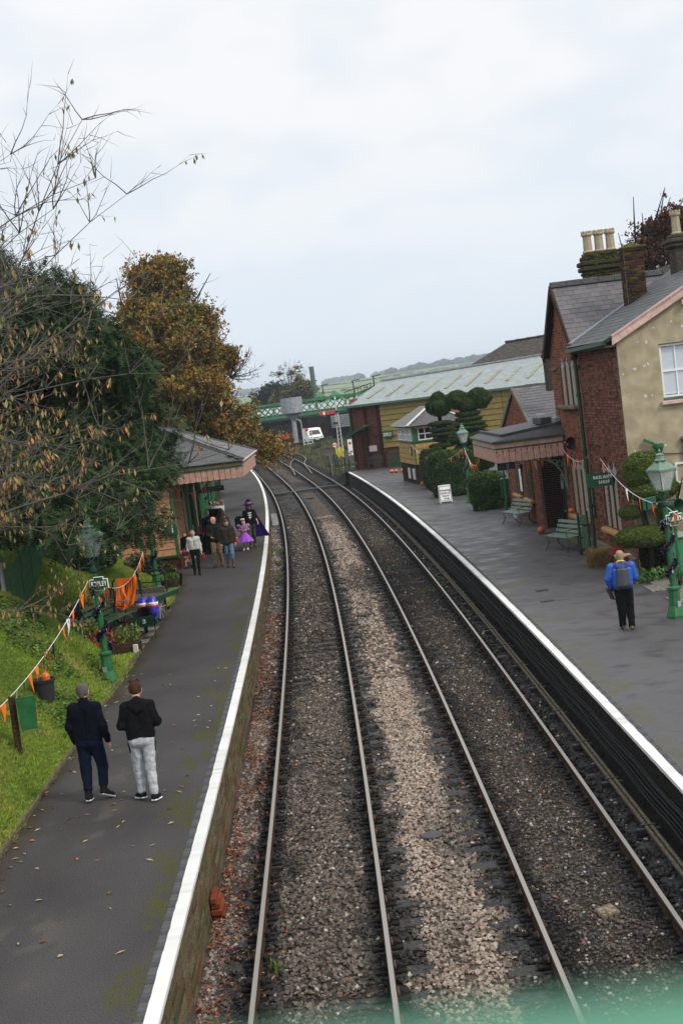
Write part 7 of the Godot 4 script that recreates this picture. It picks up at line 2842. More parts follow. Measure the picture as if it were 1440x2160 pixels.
func left_bank_things() -> void:
	var g := Geo.new()
	g.colored = true
	var nd := 200
	var nx := 44
	var hp := func(i: int, j: int) -> Vector3:
		var d := 4.0 + j * 0.36
		var e := left_edge(d)
		var x := e - 0.09 - pow(i / float(nx), 1.5) * 14.0
		return V(x, bank_y(x, d) - 0.02, d)
	for j in nd:
		for i in nx:
			var p: Vector3 = hp.call(i, j)
			if -p.z > 51.0 and p.x > -10.6 and -p.z < 61.5:
				continue
			g.col = vary(lin(0.15, 0.2, 0.04).lerp(lin(0.09, 0.075, 0.03), clampf(fn.get_noise_2d(p.x * 0.8, p.z * 0.8) + 0.2, 0, 1)), 0.1)
			g.quad(hp.call(i + 1, j), p, hp.call(i, j + 1), hp.call(i + 1, j + 1))
	struct("grass_bank", g, M["soil"])
	# timber edging of the asphalt
	var ed := thing("timber_edging", "thin timber edging board between the left asphalt and the grass", "edging")
	var d := 6.0
	while d < 33.0:
		var b := Geo.new()
		b.bar(V(left_edge(d) - 0.05, PY + 0.0, d), V(left_edge(d + 2.38) - 0.05, PY + 0.0, d + 2.38), 0.04, 0.1)
		part(ed, "board", b, M["grey_wood"])
		d += 2.4
	# grass
	var blade := [blade_mesh(11, 0.055, 0.07), blade_mesh(11, 0.075, 0.08)]
	for k in 2:
		var xf := []
		var cols := PackedColorArray()
		for n in 50000:
			var dd := 15.0 + 36.0 * pow(rng.randf(), 1.25)
			var s := 0.06 + rng.randf() * 4.6
			if dd > 46.0: s = rng.randf_range(0.2, 4.8)
			var x := left_edge(dd) - s
			if dd > 34.0 and dd < 41.8 and s < 1.9:
				continue
			var q := fn.get_noise_2d(x * 0.55 + 5.0, dd * 0.4)
			var sz := rng.randf_range(0.55, 1.1) * (1.25 if dd > 30 else 1.0) * (1.35 if q > 0.15 else 0.9)
			if dd > 50.9 and x > -10.5:
				continue
			xf.append(Transform3D(Basis(UP, rng.randf() * TAU).scaled(W(sz, sz * rng.randf_range(0.6, 1.2), sz)), V(x, bank_y(x, dd) - 0.02, dd)))
			var c := lin(0.28, 0.385, 0.06)
			c = c.lerp(lin(0.4, 0.39, 0.11), clampf(fn.get_noise_2d(x * 0.9 + 31.0, dd * 0.7) * 1.8, 0, 0.8))
			c = c.lerp(lin(0.19, 0.29, 0.05), clampf(-q * 2.2, 0, 0.8))
			cols.append(vary(c, 0.3))
		tag(many(self, numbered("bank_grass"), blade[k], M["blades"], xf, cols), "short green grass covering the left bank", "grass", "grass of the left bank")
	# creeping ground cover in the foreground corner
	var lf := leaf_mesh(0.038, 0.03)
	var lx := []
	var lc := PackedColorArray()
	for n in 15000:
		var dd := rng.randf_range(20.5, 33.0)
		var s := rng.randf_range(0.2, 3.4)
		var x := left_edge(dd) - s
		if fn.get_noise_2d(x * 0.5 + 70.0, dd * 0.35) < (0.0 if s > 1.0 else 0.12):
			continue
		lx.append(Transform3D(turned(rng.randf() * TAU, rng.randf_range(-0.5, 0.5), rng.randf_range(-0.5, 0.5)).scaled(Vector3.ONE * rng.randf_range(0.6, 1.3)), V(x, bank_y(x, dd) + rng.randf_range(0.04, 0.16), dd)))
		lc.append(vary([lin(0.07, 0.14, 0.03), lin(0.11, 0.2, 0.04), lin(0.05, 0.1, 0.025)][n % 3], 0.35))
	tag(many(self, "ground_cover", lf, M["leafy"], lx, lc), "low leafy weeds spreading over the left bank", "ground cover")
	# dead stalks standing in the grass
	for q: Array in [[-6.9, 31.0, 0.95, "tall dark dead stalk clump on the bank above the lamp"], [-6.95, 33.6, 0.5, "short dark stalk on the upper bank, left one"], [-6.4, 35.8, 0.45, "short dark stalk on the upper bank, right one"]]:
		var st := Geo.new()
		for k in 4:
			limb(st, W(rng.randf_range(-0.05, 0.05), 0, 0), W(rng.randfn() * 0.12, 1, rng.randfn() * 0.12), q[2] * rng.randf_range(0.5, 1.0), 0.022, O0, 5, 5)
		single("dead_stalks", st, M["bark"], q[3], "stalks", TB(V(q[0], bank_y(q[0], q[1]) - 0.03, q[1])))
	# green mesh fence along the top of the bank
	var fe := thing("mesh_fence", "bright green mesh fence along the top of the left bank", "fence")
	var prev := O0
	for k in 14:
		var dd := 25.0 + k * 2.4
		var x := -7.15 - (dd - 25.0) * 0.1
		var p := V(x, bank_y(x, dd) - 0.1, dd)
		var po := Geo.new()
		po.cbox(p + UP * 0.75, W(0.07, 1.75, 0.07), 0.01)
		part(fe, "post", po, M["green"])
		if k > 0:
			var w := Geo.new()
			for i in 46:
				var q := prev.lerp(p, (i + 0.5) / 46.0)
				w.bar(q + UP * 0.12, q + UP * 1.5, 0.016, 0.016, Vector3.RIGHT)
			for i in 7:
				w.bar(prev + UP * (0.15 + i * 0.222), p + UP * (0.15 + i * 0.222), 0.02, 0.018)
			part(fe, "mesh_panel", w, M["green"])
		prev = p
	var nt := Geo.new()
	nt.cbox(O0, W(0.03, 0.75, 0.34), 0.005, turned(0.05))
	single("fence_notice", nt, M["pale_grey"], "pale notice panel fixed to the green mesh fence", "notice", TB(V(-7.8, bank_y(-7.8, 33.0) + 0.75, 32.6)))
	# bin on its post
	var bn := thing("litter_bin", "green litter bin on a brown wooden post in the left foreground", "bin", V(-5.5, bank_y(-5.5, 22.9) - 0.05, 22.9), 0.25)
	var po := Geo.new()
	po.cbox(W(-0.1, 0.55, -0.02), W(0.11, 1.1, 0.09), 0.008)
	part(bn, "post", po, M["wood"])
	var bx := Geo.new()
	var h0 := 0.55
	var h1 := 1.04
	for k in 4:
		var s: Array = [[W(-1, 0, 1), W(1, 0, 1)], [W(1, 0, 1), W(1, 0, -1)], [W(1, 0, -1), W(-1, 0, -1)], [W(-1, 0, -1), W(-1, 0, 1)]][k]
		var lo := W(0.125, 0, 0.11)
		var hi := W(0.155, 0, 0.135)
		var c := W(0.11, 0, 0.0)
		bx.quad(c + s[0] * lo + UP * h0, c + s[1] * lo + UP * h0, c + s[1] * hi + UP * h1, c + s[0] * hi + UP * h1)
		bx.quad(c + s[1] * lo * 0.92 + UP * h0, c + s[0] * lo * 0.92 + UP * h0, c + s[0] * hi * 0.94 + UP * h1, c + s[1] * hi * 0.94 + UP * h1)
		bx.quad(c + s[0] * hi + UP * h1, c + s[1] * hi + UP * h1, c + s[1] * hi * 0.94 + UP * h1, c + s[0] * hi * 0.94 + UP * h1)
	bx.quad(W(-0.015, h0 + 0.01, -0.11), W(-0.015, h0 + 0.01, 0.11), W(0.235, h0 + 0.01, 0.11), W(0.235, h0 + 0.01, -0.11))
	part(bn, "box", bx, M["green"])
	var sk := Geo.new()
	sk.box(W(0.258, 0.76, 0.0), W(0.008, 0.13, 0.11), turned(0, 0, -0.06))
	part(bn, "sticker", sk, M["orange"])
	var sk2 := Geo.new()
	sk2.box(W(0.262, 0.9, 0.0), W(0.008, 0.05, 0.12), turned(0, 0, -0.06))
	part(bn, "label_strip", sk2, M["pale_grey"])
	# black tub with an orange gourd
	var pp := V(-5.86, bank_y(-5.86, 26.5) - 0.04, 26.5)
	var pt := Geo.new()
	pt.lathe([P(0.0, 0.0), P(0.17, 0), P(0.2, 0.36), P(0.225, 0.37), P(0.228, 0.42), P(0.2, 0.42), P(0.185, 0.34), P(0.0, 0.33)], Transform3D(), 24)
	single("black_tub", pt, M["rubber"], "black plastic tub standing on the grass bank", "tub", TB(pp))
	var gd := thing("orange_gourd", "orange gourd with a stalk sitting in the black tub", "gourd", pp + W(0.06, 0.35, 0.02))
	var g1 := Geo.new()
	g1.lathe([P(0.0, -0.02), P(0.06, -0.01), P(0.08, 0.05), P(0.082, 0.12), P(0.06, 0.17), P(0.02, 0.19), P(0, 0.19)], Transform3D(), 14)
	part(gd, "fruit", g1, M["pumpkin"])
	var g2 := Geo.new()
	g2.tube([W(0, 0.18, 0), W(0.015, 0.24, 0), W(0.05, 0.27, 0)], [0.015, 0.012, 0.01], 6)
	part(gd, "stalk", g2, M["orange"])
	nook()


func slatted_bench(p: Vector3, yaw: float, label: String, slat: Material, leg: Material, w := 1.5, group := "") -> Node3D:
	# sits facing local +z
	var t := thing("slatted_bench", label, "bench", p, yaw, group)
	for k in 4:
		var s := Geo.new()
		s.cbox(W(0, 0.44 + 0.008 * k, 0.22 - k * 0.115), W(w, 0.028, 0.095), 0.006, turned(0, 0.05))
		part(t, "seat_slat", s, slat)
	for k in 3:
		var s := Geo.new()
		s.cbox(W(0, 0.56 + k * 0.135, -0.2 - k * 0.05), W(w, 0.095, 0.028), 0.006, turned(0, -0.34))
		part(t, "back_slat", s, slat)
	for x: float in [-w * 0.42, w * 0.42]:
		var l := Geo.new()
		l.tube([W(x, 0, 0.3), W(x, 0.22, 0.16), W(x, 0.42, 0.24), W(x, 0.43, -0.14), W(x, 0.92, -0.33)], [0.018, 0.018, 0.018, 0.018, 0.016], 6)
		part(t, "leg", l, leg)
		var l2 := Geo.new()
		l2.tube([W(x, 0, -0.34), W(x, 0.2, -0.14), W(x, 0.42, -0.14)], [0.018, 0.018, 0.018], 6)
		part(t, "leg", l2, leg)
		var ar := Geo.new()
		ar.tube([W(x, 0.43, 0.22), W(x, 0.62, 0.26), W(x, 0.66, 0.1), W(x, 0.66, -0.22)], [0.013, 0.013, 0.013, 0.013], 5)
		part(t, "arm", ar, leg)
	return t


func nook() -> void:
	# paved recess in the bank with bench, barrow and luggage trolley
	var g := Geo.new()
	g.box(V(-6.1, PY - 0.03, 37.6), W(1.95, 0.07, 6.6))
	struct("paved_recess", g, M["felt"])
	for k in 4:
		var s := Geo.new()
		s.cbox(V(-5.4, PY + 0.012, 34.55 + k * 0.98), W(0.55, 0.03, 0.5), 0.01)
		single("paving_slab", s, M["paving"], ["pale paving slab by the planter edge, nearest of the row", "pale paving slab under the wheelbarrow legs", "pale paving slab behind the wheelbarrow", "pale paving slab beside the trolley wheel"][k], "slab")
	var rt := thing("retaining_planks", "weathered plank retaining wall behind the green bench", "retaining wall")
	for k in 3:
		var b := Geo.new()
		b.cbox(V(-7.0, PY + 0.18 + k * 0.2, 37.6), W(0.06, 0.19, 5.4), 0.01, turned(0.12))
		part(rt, "plank", b, M["grey_wood"])
		var b2 := Geo.new()
		b2.cbox(V(-6.2, PY + 0.2 + k * 0.2, 40.9), W(1.9, 0.19, 0.06), 0.01)
		part(rt, "plank", b2, M["grey_wood"])
	var gp := Geo.new()
	gp.cbox(V(-6.75, PY + 0.48, 34.7), W(0.36, 0.5, 0.1), 0.01)
	single("green_planter_end", gp, M["green"], "bright green square end panel of the planter by the bench", "panel")
	slatted_bench(V(-6.35, PY, 37.2), PI * 0.5 - 0.25, "bright green slatted bench in the recess of the left bank", M["green"], M["black_iron"], 1.7)
	# planter boxes with red and green plants
	for q: Array in [[-5.75, 34.15, 1.25, "low timber planter with red and green foliage before the green bench", lin(0.45, 0.05, 0.04)], [-7.1, 35.8, 1.5, "timber planter with ornamental cabbages on the bank behind the bench", lin(0.45, 0.12, 0.16)]]:
		var t := thing("planter_box", q[3], "planter", V(q[0], bank_y(q[0], q[1]) if q[0] < -7 else PY, q[1]), 0.25)
		var bx := Geo.new()
		bx.cbox(W(0, 0.12, 0), W(q[2], 0.3, 0.5), 0.015)
		part(t, "box", bx, M["wood"])
		var f := Geo.new()
		for i in 460:
			var x: float = rng.randf_range(-0.5, 0.5) * q[2]
			var red: bool = x < 0.05 * q[2]
			var o := W(x, 0.26 + rng.randf() * (0.38 if i % 3 else 0.2), rng.randf_range(-0.24, 0.26))
			var s := W(rng.randfn(), rng.randfn() * 0.4, rng.randfn()).normalized() * 0.035
			f.tint(vary((q[4] if red and i % 4 else lin(0.14, 0.2, 0.035)), 0.35))
			f.tri(o - s, o + s, o + W(rng.randf_range(-0.05, 0.05), rng.randf_range(0.02, 0.08), rng.randf_range(-0.05, 0.05)))
		part(t, "plants", f, M["flower"])
	# wheelbarrow
	var w := thing("wheelbarrow", "dark green wheelbarrow with a pale figure 3 on its tray", "wheelbarrow", V(-5.28, PY, 36.3), 0.12)
	var tr := Geo.new()
	var lo := [W(-0.2, 0.3, 0.24), W(0.2, 0.3, 0.24), W(0.2, 0.26, -0.38), W(-0.2, 0.26, -0.38)]
	var hi := [W(-0.33, 0.58, 0.36), W(0.33, 0.58, 0.36), W(0.33, 0.6, -0.55), W(-0.33, 0.6, -0.55)]
	for k in 4:
		var k2 := (k + 1) % 4
		tr.quad(lo[k], lo[k2], hi[k2], hi[k])
		tr.quad(lo[k2] * 0.96 + W(0, 0.02, 0), lo[k] * 0.96 + W(0, 0.02, 0), hi[k] * 0.97 + W(0, 0.02, 0), hi[k2] * 0.97 + W(0, 0.02, 0))
	tr.quad(lo[3] + UP * 0.02, lo[0] + UP * 0.02, lo[1] + UP * 0.02, lo[2] + UP * 0.02)
	part(w, "tray", tr, M["dark_green"])
	text(w, "3", 0.13, Transform3D(Basis.from_euler(W(0.4, 0, 0)), W(0, 0.44, 0.315)), M["lettering"])
	for x: float in [-0.25, 0.25]:
		var hd := Geo.new()
		hd.tube([W(x * 0.5, 0.24, -0.7), W(x, 0.3, 0.2), W(x * 1.2, 0.55, 0.75)], [0.016, 0.016, 0.018], 6)
		part(w, "handle", hd, M["black_iron"])
		var lg := Geo.new()
		lg.tube([W(x, 0.32, 0.2), W(x * 1.05, 0.0, 0.3)], [0.018, 0.018], 6)
		part(w, "leg", lg, M["black_iron"])
	var wh := Geo.new()
	wh.lathe([P(0, -0.04), P(0.18, -0.045), P(0.2, 0.0), P(0.18, 0.045), P(0, 0.04)], Transform3D(Basis(Vector3.BACK, PI / 2), W(0, 0.2, -0.66)), 18)
	part(w, "wheel", wh, M["rubber"])
	var pk := Geo.new()
	pk.lathe([P(0.0, 0.0), P(0.13, 0), P(0.18, 0.26), P(0.165, 0.26), P(0.12, 0.04)], Transform3D(turned(0.4, 0.75, 0.2), V(-5.28, PY + 0.46, 36.35)), 18)
	single("grey_bucket", pk, M["shed_dark"], "grey pot lying tilted in the wheelbarrow", "pot")
	for k in 2:
		var bg := thing("compost_bag", ["blue and white compost bag in the wheelbarrow, left of two", "blue and white compost bag in the wheelbarrow, right of two"][k], "bag", V(-5.3 + k * 0.24, PY + 0.42, 36.62 - k * 0.08), 0.25 - 0.6 * k)
		for q: Array in [[0.0, 0.3, 0.14, 0.17, "blue"], [0.3, 0.35, 0.17, 0.165, "red"], [0.35, 0.42, 0.165, 0.16, "white"], [0.42, 0.56, 0.16, 0.09, "blue"]]:
			var b := Geo.new()
			b.lathe([P(q[2], q[0]), P((q[2] + q[3]) * 0.53, (q[0] + q[1]) * 0.5), P(q[3], q[1]), P(0.0, q[1] + 0.012)], Transform3D(Basis().scaled(W(1, 1, 0.62)), O0), 10)
			for i in b.v.size():
				b.v[i] += W(1, 0.5, 1) * 0.035 * fn.get_noise_3dv(b.v[i] * 22.0 + W(k * 9.0, 0, 0))
			part(bg, "bag_band", b, {"blue": M["bag_blue"], "red": M["red"], "white": M["white"]}[q[4]])
	# luggage trolley with hoop end, draped with an orange jacket
	var c := thing("luggage_trolley", "old flat luggage trolley with black hoop ends and spoked wheel", "trolley", V(-5.75, PY, 39.2), -0.35)
	for k in 6:
		var b := Geo.new()
		b.cbox(W(0.0, 0.62, -0.7 + k * 0.22), W(1.45, 0.05, 0.2), 0.008)
		part(c, "deck_plank", b, M["grey_wood"])
	for z: float in [0.62, -0.85]:
		var h := Geo.new()
		h.tube([W(-0.42, 0.6, z), W(-0.42, 1.2, z), W(-0.34, 1.28, z), W(0.34, 1.28, z), W(0.42, 1.2, z), W(0.42, 0.6, z)], [0.025, 0.025, 0.025, 0.025, 0.025, 0.025], 7)
		h.bar(W(-0.42, 0.95, z), W(0.42, 0.95, z), 0.03, 0.03)
		part(c, "hoop", h, M["black_iron"])
	var sd := Geo.new()
	sd.cbox(W(0.74, 0.66, -0.1), W(0.08, 0.14, 1.5), 0.01)
	sd.cbox(W(0.74, 0.32, 0.6), W(0.08, 0.64, 0.1), 0.01)
	part(c, "side_frame", sd, M["dark_green"])
	for x: float in [-0.62, 0.62]:
		var ty := Geo.new()
		var ring := []
		var rr := []
		for i in 25:
			var a := TAU * i / 24.0
			ring.append(W(x, 0.36 + sin(a) * 0.34, 0.05 + cos(a) * 0.34))
			rr.append(0.03)
		ty.tube(ring, rr, 6, false)
		var wl := part(c, "wheel", ty, M["black_iron"])
		var spk := Geo.new()
		for i in 10:
			var a := TAU * i / 10.0
			spk.bar(W(x, 0.36, 0.05), W(x, 0.36 + sin(a) * 0.33, 0.05 + cos(a) * 0.33), 0.02, 0.02)
		part(wl, "spoke", spk, M["pale_grey"])
	var jk := thing("orange_jacket", "orange high-visibility cloth draped over the trolley's hoop", "jacket", V(-5.92, PY, 38.55), -0.2)
	var jg := Geo.new()
	var cols := 9
	var rows := 10
	var P := func(i: int, j: int, back: float) -> Vector3:
		var u := i / float(cols) - 0.5
		var v := j / float(rows)
		var drop := v * (0.85 - 0.25 * absf(u + 0.1))
		var sway := 0.05 * sin(u * 14.0 + v * 3.0) * v
		return W(u * (0.62 - 0.12 * v) - 0.1 * v * v, 1.32 - drop, back + 0.06 + sway + 0.1 * v)
	for i in cols:
		for j in rows:
			jg.quad(P.call(i, j + 1, 0.0), P.call(i + 1, j + 1, 0.0), P.call(i + 1, j, 0.0), P.call(i, j, 0.0))
			jg.quad(P.call(i + 1, j + 1, -0.015), P.call(i, j + 1, -0.015), P.call(i, j, -0.015), P.call(i + 1, j, -0.015))
	part(jk, "cloth", jg, M["orange_cloth"])
	var js := Geo.new()
	js.box(W(-0.08, 0.72, 0.18), W(0.34, 0.045, 0.012))
	part(jk, "reflective_strip", js, M["pale_grey"])
	# half barrel and odds
	var hb := thing("half_barrel_planter", "half-barrel planter of green leaves on the grass by the platform", "planter", V(-5.75, PY, 46.1))
	var b1 := Geo.new()
	b1.lathe([P(0.27, 0), P(0.33, 0.15), P(0.345, 0.3), P(0.31, 0.3), P(0.3, 0.24), P(0, 0.25)], Transform3D(), 18)
	part(hb, "tub", b1, M["wood"])
	for y: float in [0.07, 0.22]:
		var hp := Geo.new()
		hp.lathe([P(0.3 + y * 0.14, y), P(0.312 + y * 0.14, y), P(0.315 + y * 0.14, y + 0.03), P(0.3 + y * 0.14, y + 0.03)], Transform3D(), 18)
		part(hb, "hoop", hp, M["black_iron"])
	var lv := Geo.new()
	for i in 220:
		var a := rng.randf() * TAU
		var q := 0.3 * sqrt(rng.randf())
		var o := W(cos(a) * q, 0.28, sin(a) * q)
		var tip := o + W(rng.randfn() * 0.09, rng.randf_range(0.06, 0.22), rng.randfn() * 0.09)
		var s := W(rng.randfn(), 0, rng.randfn()).normalized() * 0.03
		lv.tint(vary(lin(0.07, 0.14, 0.03), 0.35))
		lv.tri(o - s, o + s, tip)
	part(hb, "leaves", lv, M["flower"])
	var ws := Geo.new()
	ws.cbox(W(0, 0.08, 0), W(0.5, 0.12, 0.3), 0.02, turned(0.3, 0, 0.1))
	single("white_trough", ws, M["pale_grey"], "pale trough on the ground at the shelter's corner", "trough", TB(V(-6.25, PY, 50.4)))
	var wt := Geo.new()
	wt.cbox(W(0, 0.11, 0), W(0.12, 0.22, 0.06), 0.01)
	single("white_marker", wt, M["white_paint"], "small white marker block at the planter corner by the asphalt", "marker", TB(V(-5.22, PY, 33.9)))
	# low shrubs against the shelter
	var tuft := clump_mesh(8, 0.09, 0.08, 0.03)
	for q: Array in [[-7.0, 48.9, 0.55, "grey-green low shrub below the shelter window"], [-7.9, 45.5, 0.5, "brownish low shrub on the upper bank"], [-6.5, 50.3, 0.35, "small shrub at the foot of the shelter's end wall"], [-7.3, 38.9, 0.5, "leafy shrub behind the retaining planks"]]:
		var sh := thing("low_shrub", q[3], "shrub", V(q[0], bank_y(q[0], q[1]), q[1]))
		crown(sh, "foliage", [[W(0, q[2] * 0.5, 0), W(q[2], q[2] * 0.6, q[2])], [W(q[2] * 0.6, q[2] * 0.4, 0), W(q[2], q[2] * 0.5, q[2]) * 0.7]], 1100, tuft, M["leafy"], [lin(0.075, 0.085, 0.04), lin(0.11, 0.11, 0.06), lin(0.05, 0.07, 0.025)], P(0.7, 1.2), 0.0, null, 0.6, 0.8)


# ---- things on the right platform -------------------------------------------------------------------------------
func pumpkin(p: Vector3, r: float, label: String) -> void:
	var t := thing("pumpkin", label, "pumpkin", p, rng.randf() * TAU, "pumpkins set about the right platform")
	var g := Geo.new()
	g.ball(W(0, r * 0.8, 0), W(r, r * 0.82, r), 32, 8, 0.12, 8)
	part(t, "fruit", g, M["pumpkin"])
	var s := Geo.new()
	s.tube([W(0, r * 1.5, 0), W(r * 0.08, r * 1.85, 0)], [r * 0.14, r * 0.1], 6)
	part(t, "stalk", s, M["stalk"])


func right_platform_things() -> void:
	slatted_bench(V(6.55, PY, 43.4), -PI * 0.5 + 0.35, "pale green slatted bench by the porch, nearer of the two", M["sage"], M["black_iron"], 1.5, "benches along the station house")
	slatted_bench(V(6.35, PY, 52.6), -PI * 0.5 + 0.3, "pale green slatted bench under the canopy, farther of the two", M["sage"], M["black_iron"], 1.7, "benches along the station house")
	# white buckets and white arm things on the far bench
	var bk := Geo.new()
	bk.lathe([P(0, 0), P(0.13, 0), P(0.16, 0.42), P(0.14, 0.42), P(0.12, 0.03)], Transform3D(), 16)
	single("white_bucket", bk, M["white_paint"], "white bucket standing behind the farther bench", "bucket", TB(V(6.55, PY, 54.6)))
	# A-board
	var ab := thing("a_board", "white A-board reading Viewing Gallery Open with an arrow", "sign", V(4.78, PY, 65.8), 0.06)
	for s: float in [-1.0, 1.0]:
		var g := Geo.new()
		g.cbox(W(0, 0.4, s * 0.12), W(0.56, 0.82, 0.03), 0.012, turned(0, -s * 0.22))
		part(ab, "panel", g, M["white"])
	var fr := Geo.new()
	var bb := turned(0, -0.22)
	for q: Array in [[0.0, 0.36, 0.5, 0.02], [0.0, -0.3, 0.5, 0.02], [-0.25, 0.03, 0.02, 0.66], [0.25, 0.03, 0.02, 0.66]]:
		fr.box(W(0, 0.4, 0.12) + bb * W(q[0], q[1], 0.02), W(q[2], q[3], 0.008), bb)
	part(ab, "frame_line", fr, M["dark_lettering"])
	var ft := Geo.new()
	ft.cbox(W(0, 0.03, 0.2), W(0.5, 0.06, 0.05), 0.01)
	part(ab, "foot", ft, M["black"])
	for k in 3:
		text(ab, ["Viewing", "Gallery", "Open"][k], 0.095, Transform3D(bb, W(0, 0.4, 0.12) + bb * W(0, 0.17 - k * 0.13, 0.02)), M["dark_lettering"])
	var aw := Geo.new()
	aw.box(W(0, 0.4, 0.12) + bb * W(0, -0.22, 0.02), W(0.22, 0.03, 0.008), bb)
	aw.prism(PackedVector2Array([P(0.09, -0.27), P(0.18, -0.22), P(0.09, -0.17)]), 0.016, 0.024, Transform3D(bb, W(0, 0.4, 0.12)))
	part(ab, "arrow", aw, M["dark_lettering"])
	# pumpkins
	for k in 4:
		pumpkin(V(3.55 + k * 0.28 + (0.12 if k > 1 else 0.0), PY, 93.6 - k * 0.3), 0.15, ["leftmost pumpkin of the row of four before the green gate", "second pumpkin from the left before the green gate", "third pumpkin from the left before the green gate", "rightmost pumpkin of the row of four before the green gate"][k])
	for k in 3:
		pumpkin(V(4.62 + k * 0.26, PY, 78.6 - k * 0.1), 0.15, ["left pumpkin of three at the signal box base", "middle pumpkin of three at the signal box base", "right pumpkin of three at the signal box base"][k])
	pumpkin(V(6.62, PY, 48.6), 0.14, "single pumpkin at the brick corner of the porch")
	pumpkin(V(7.05, PY, 37.7), 0.13, "pumpkin on the ground beside the hay bale")
	pumpkin(V(7.02, PY + 1.0, 44.3), 0.1, "small pumpkin on the orange window sill")
	# hay bale
	var hb := thing("hay_bale", "straw bale standing by the downpipe of the station house", "hay bale", V(6.95, PY, 39.2), 0.15)
	var c := Geo.new()
	c.cbox(W(0, 0.22, 0), W(0.85, 0.42, 0.46), 0.05)
	part(hb, "bale", c, M["straw_core"])
	var sx := []
	var sc := PackedColorArray()
	var sm := Geo.new()
	sm.tri(W(-0.004, 0, 0), W(0.004, 0, 0), W(0.002, 0.02, -0.16))
	sm.tri(W(0.004, 0, 0), W(-0.004, 0, 0), W(0.002, 0.02, -0.16))
	for k in 2600:
		var d := W(rng.randf_range(-1, 1), rng.randf_range(-1, 1), rng.randf_range(-1, 1))
		var ax := rng.randi() % 3
		d[ax] = signf(d[ax])
		if k > 2350:
			d = W(rng.randf_range(-1.5, 1.5), -1.0, rng.randf_range(-2.0, 2.2))
		sx.append(Transform3D(turned(rng.randf() * TAU, rng.randf_range(-1.2, 1.2)), W(d.x * 0.43, 0.22 + d.y * 0.21, d.z * 0.235)))
		sc.append(vary(lin(0.40, 0.28, 0.11), 0.4))
	many(hb, "straw", sm.mesh(), M["straw"], sx, sc)
	# red crate and umbrella by the bale
	var rc := thing("red_crate", "red box with white rim behind the walking person in blue", "crate", V(7.2, PY, 37.3), 0.2)
	var r1 := Geo.new()
	r1.cbox(W(0, 0.22, 0), W(0.5, 0.44, 0.35), 0.02)
	part(rc, "box", r1, M["dark_red"])
	var r2 := Geo.new()
	r2.cbox(W(0, 0.45, 0), W(0.53, 0.04, 0.38), 0.01)
	part(rc, "rim", r2, M["white_paint"])
	var um := Geo.new()
	um.sheet([W(-0.4, 0.42, 0.1), W(0.35, 0.2, 0.15), W(0.2, 0.9, 0.0)], 0.02)
	single("red_banner", um, M["dark_red"], "triangular red cloth hanging behind the hay bale", "cloth", TB(V(7.25, PY, 38.2)))
	# leaning green plank and post, wheelie bin at the cream wall
	var pk := Geo.new()
	pk.cbox(W(0, 0.85, 0), W(0.2, 1.75, 0.05), 0.01, turned(0, 0.05, 0.02))
	single("green_plank", pk, M["green"], "bright green board standing against the cream wall corner", "board", TB(V(7.98, PY, 36.2)))
	var gp := Geo.new()
	gp.cbox(W(0, 1.0, 0), W(0.3, 2.0, 0.12), 0.02)
	single("grey_pier", gp, M["render"], "grey rendered pier beside the green board", "pier", TB(V(7.72, PY, 36.32)))
	var wb := thing("wheelie_bin", "green bin with pale lid beside the right foreground lamp post", "bin", V(8.15, PY, 35.6), 0.0)
	var w1 := Geo.new()
	w1.cbox(W(0, 0.5, 0), W(0.42, 0.95, 0.42), 0.04)
	part(wb, "body", w1, M["bridge_green"])
	var w2 := Geo.new()
	w2.lathe([P(0.27, 0.97), P(0.29, 1.0), P(0.27, 1.08), P(0.1, 1.12), P(0, 1.12)], Transform3D(), 18)
	part(wb, "lid", w2, M["pale_grey"])
	var gc := Geo.new()
	gc.cbox(W(0, 0.3, 0), W(0.5, 0.6, 0.4), 0.03)
	single("green_cupboard", gc, M["green"], "bright green box at the right edge behind the lamp", "box", TB(V(8.75, PY + 0.75, 35.9)))
	# flagstones
	for k in 12:
		var i := k % 3
		var j := k / 3
		var s := Geo.new()
		var dd := 31.6 + j * 1.0
		var x0 := 7.05 - (31.6 - dd) * 0.0 + i * 0.72 + (0.3 if j % 2 else 0.0) - j * 0.03
		s.cbox(V(x0 + 0.35, PY + 0.012, dd + 0.48), W(0.7, 0.035, 0.96), 0.01)
		single("flagstone", s, M["paving"], "pale rectangular flagstone beside the right foreground lamp post", "flagstone", Transform3D(), "flagstones by the lamp post")
	# ivy-like ground plant
	var iv := thing("leafy_plant", "low glossy green plant at the edge of the flagstones", "plant", V(7.35, PY, 35.3))
	var ig := Geo.new()
	for k in 260:
		var o := W(rng.randf_range(-0.5, 0.75), rng.randf_range(0.02, 0.3), rng.randf_range(-0.3, 0.3))
		var d := W(rng.randfn(), 0.6 + rng.randf(), rng.randfn()).normalized() * 0.09
		var s := W(rng.randfn(), rng.randfn() * 0.3, rng.randfn()).normalized() * 0.05
		ig.tint(vary(lin(0.07, 0.14, 0.035), 0.4))
		ig.tri(o - s, o + s, o + d)
		ig.tri(o - s, o - d * 0.4, o + s)
	part(iv, "leaves", ig, M["leafy"])
	# boulder and low clipped bush at the right edge
	var bo := Geo.new()
	bo.ball(W(0, 0.25, 0), W(0.35, 0.32, 0.3), 9, 6)
	single("boulder", bo, M["stone_trim"], "rounded pale boulder at the right edge behind the lamp post", "boulder", TB(V(8.2, PY, 33.9)))
	# spotlight and green board above the lamp
	var gb := Geo.new()
	gb.cbox(O0, W(0.34, 0.28, 0.04), 0.01, turned(0.2, 0, 0.06))
	single("green_board", gb, M["sign_green"], "small dark green board hanging left of the right lamp's lantern", "board", TB(V(7.02, 2.95, 33.0)))
	var sp := thing("spotlight_horn", "green loudspeaker horn right of the foreground lamp", "loudspeaker", V(7.85, 2.72, 34.0), 0.5)
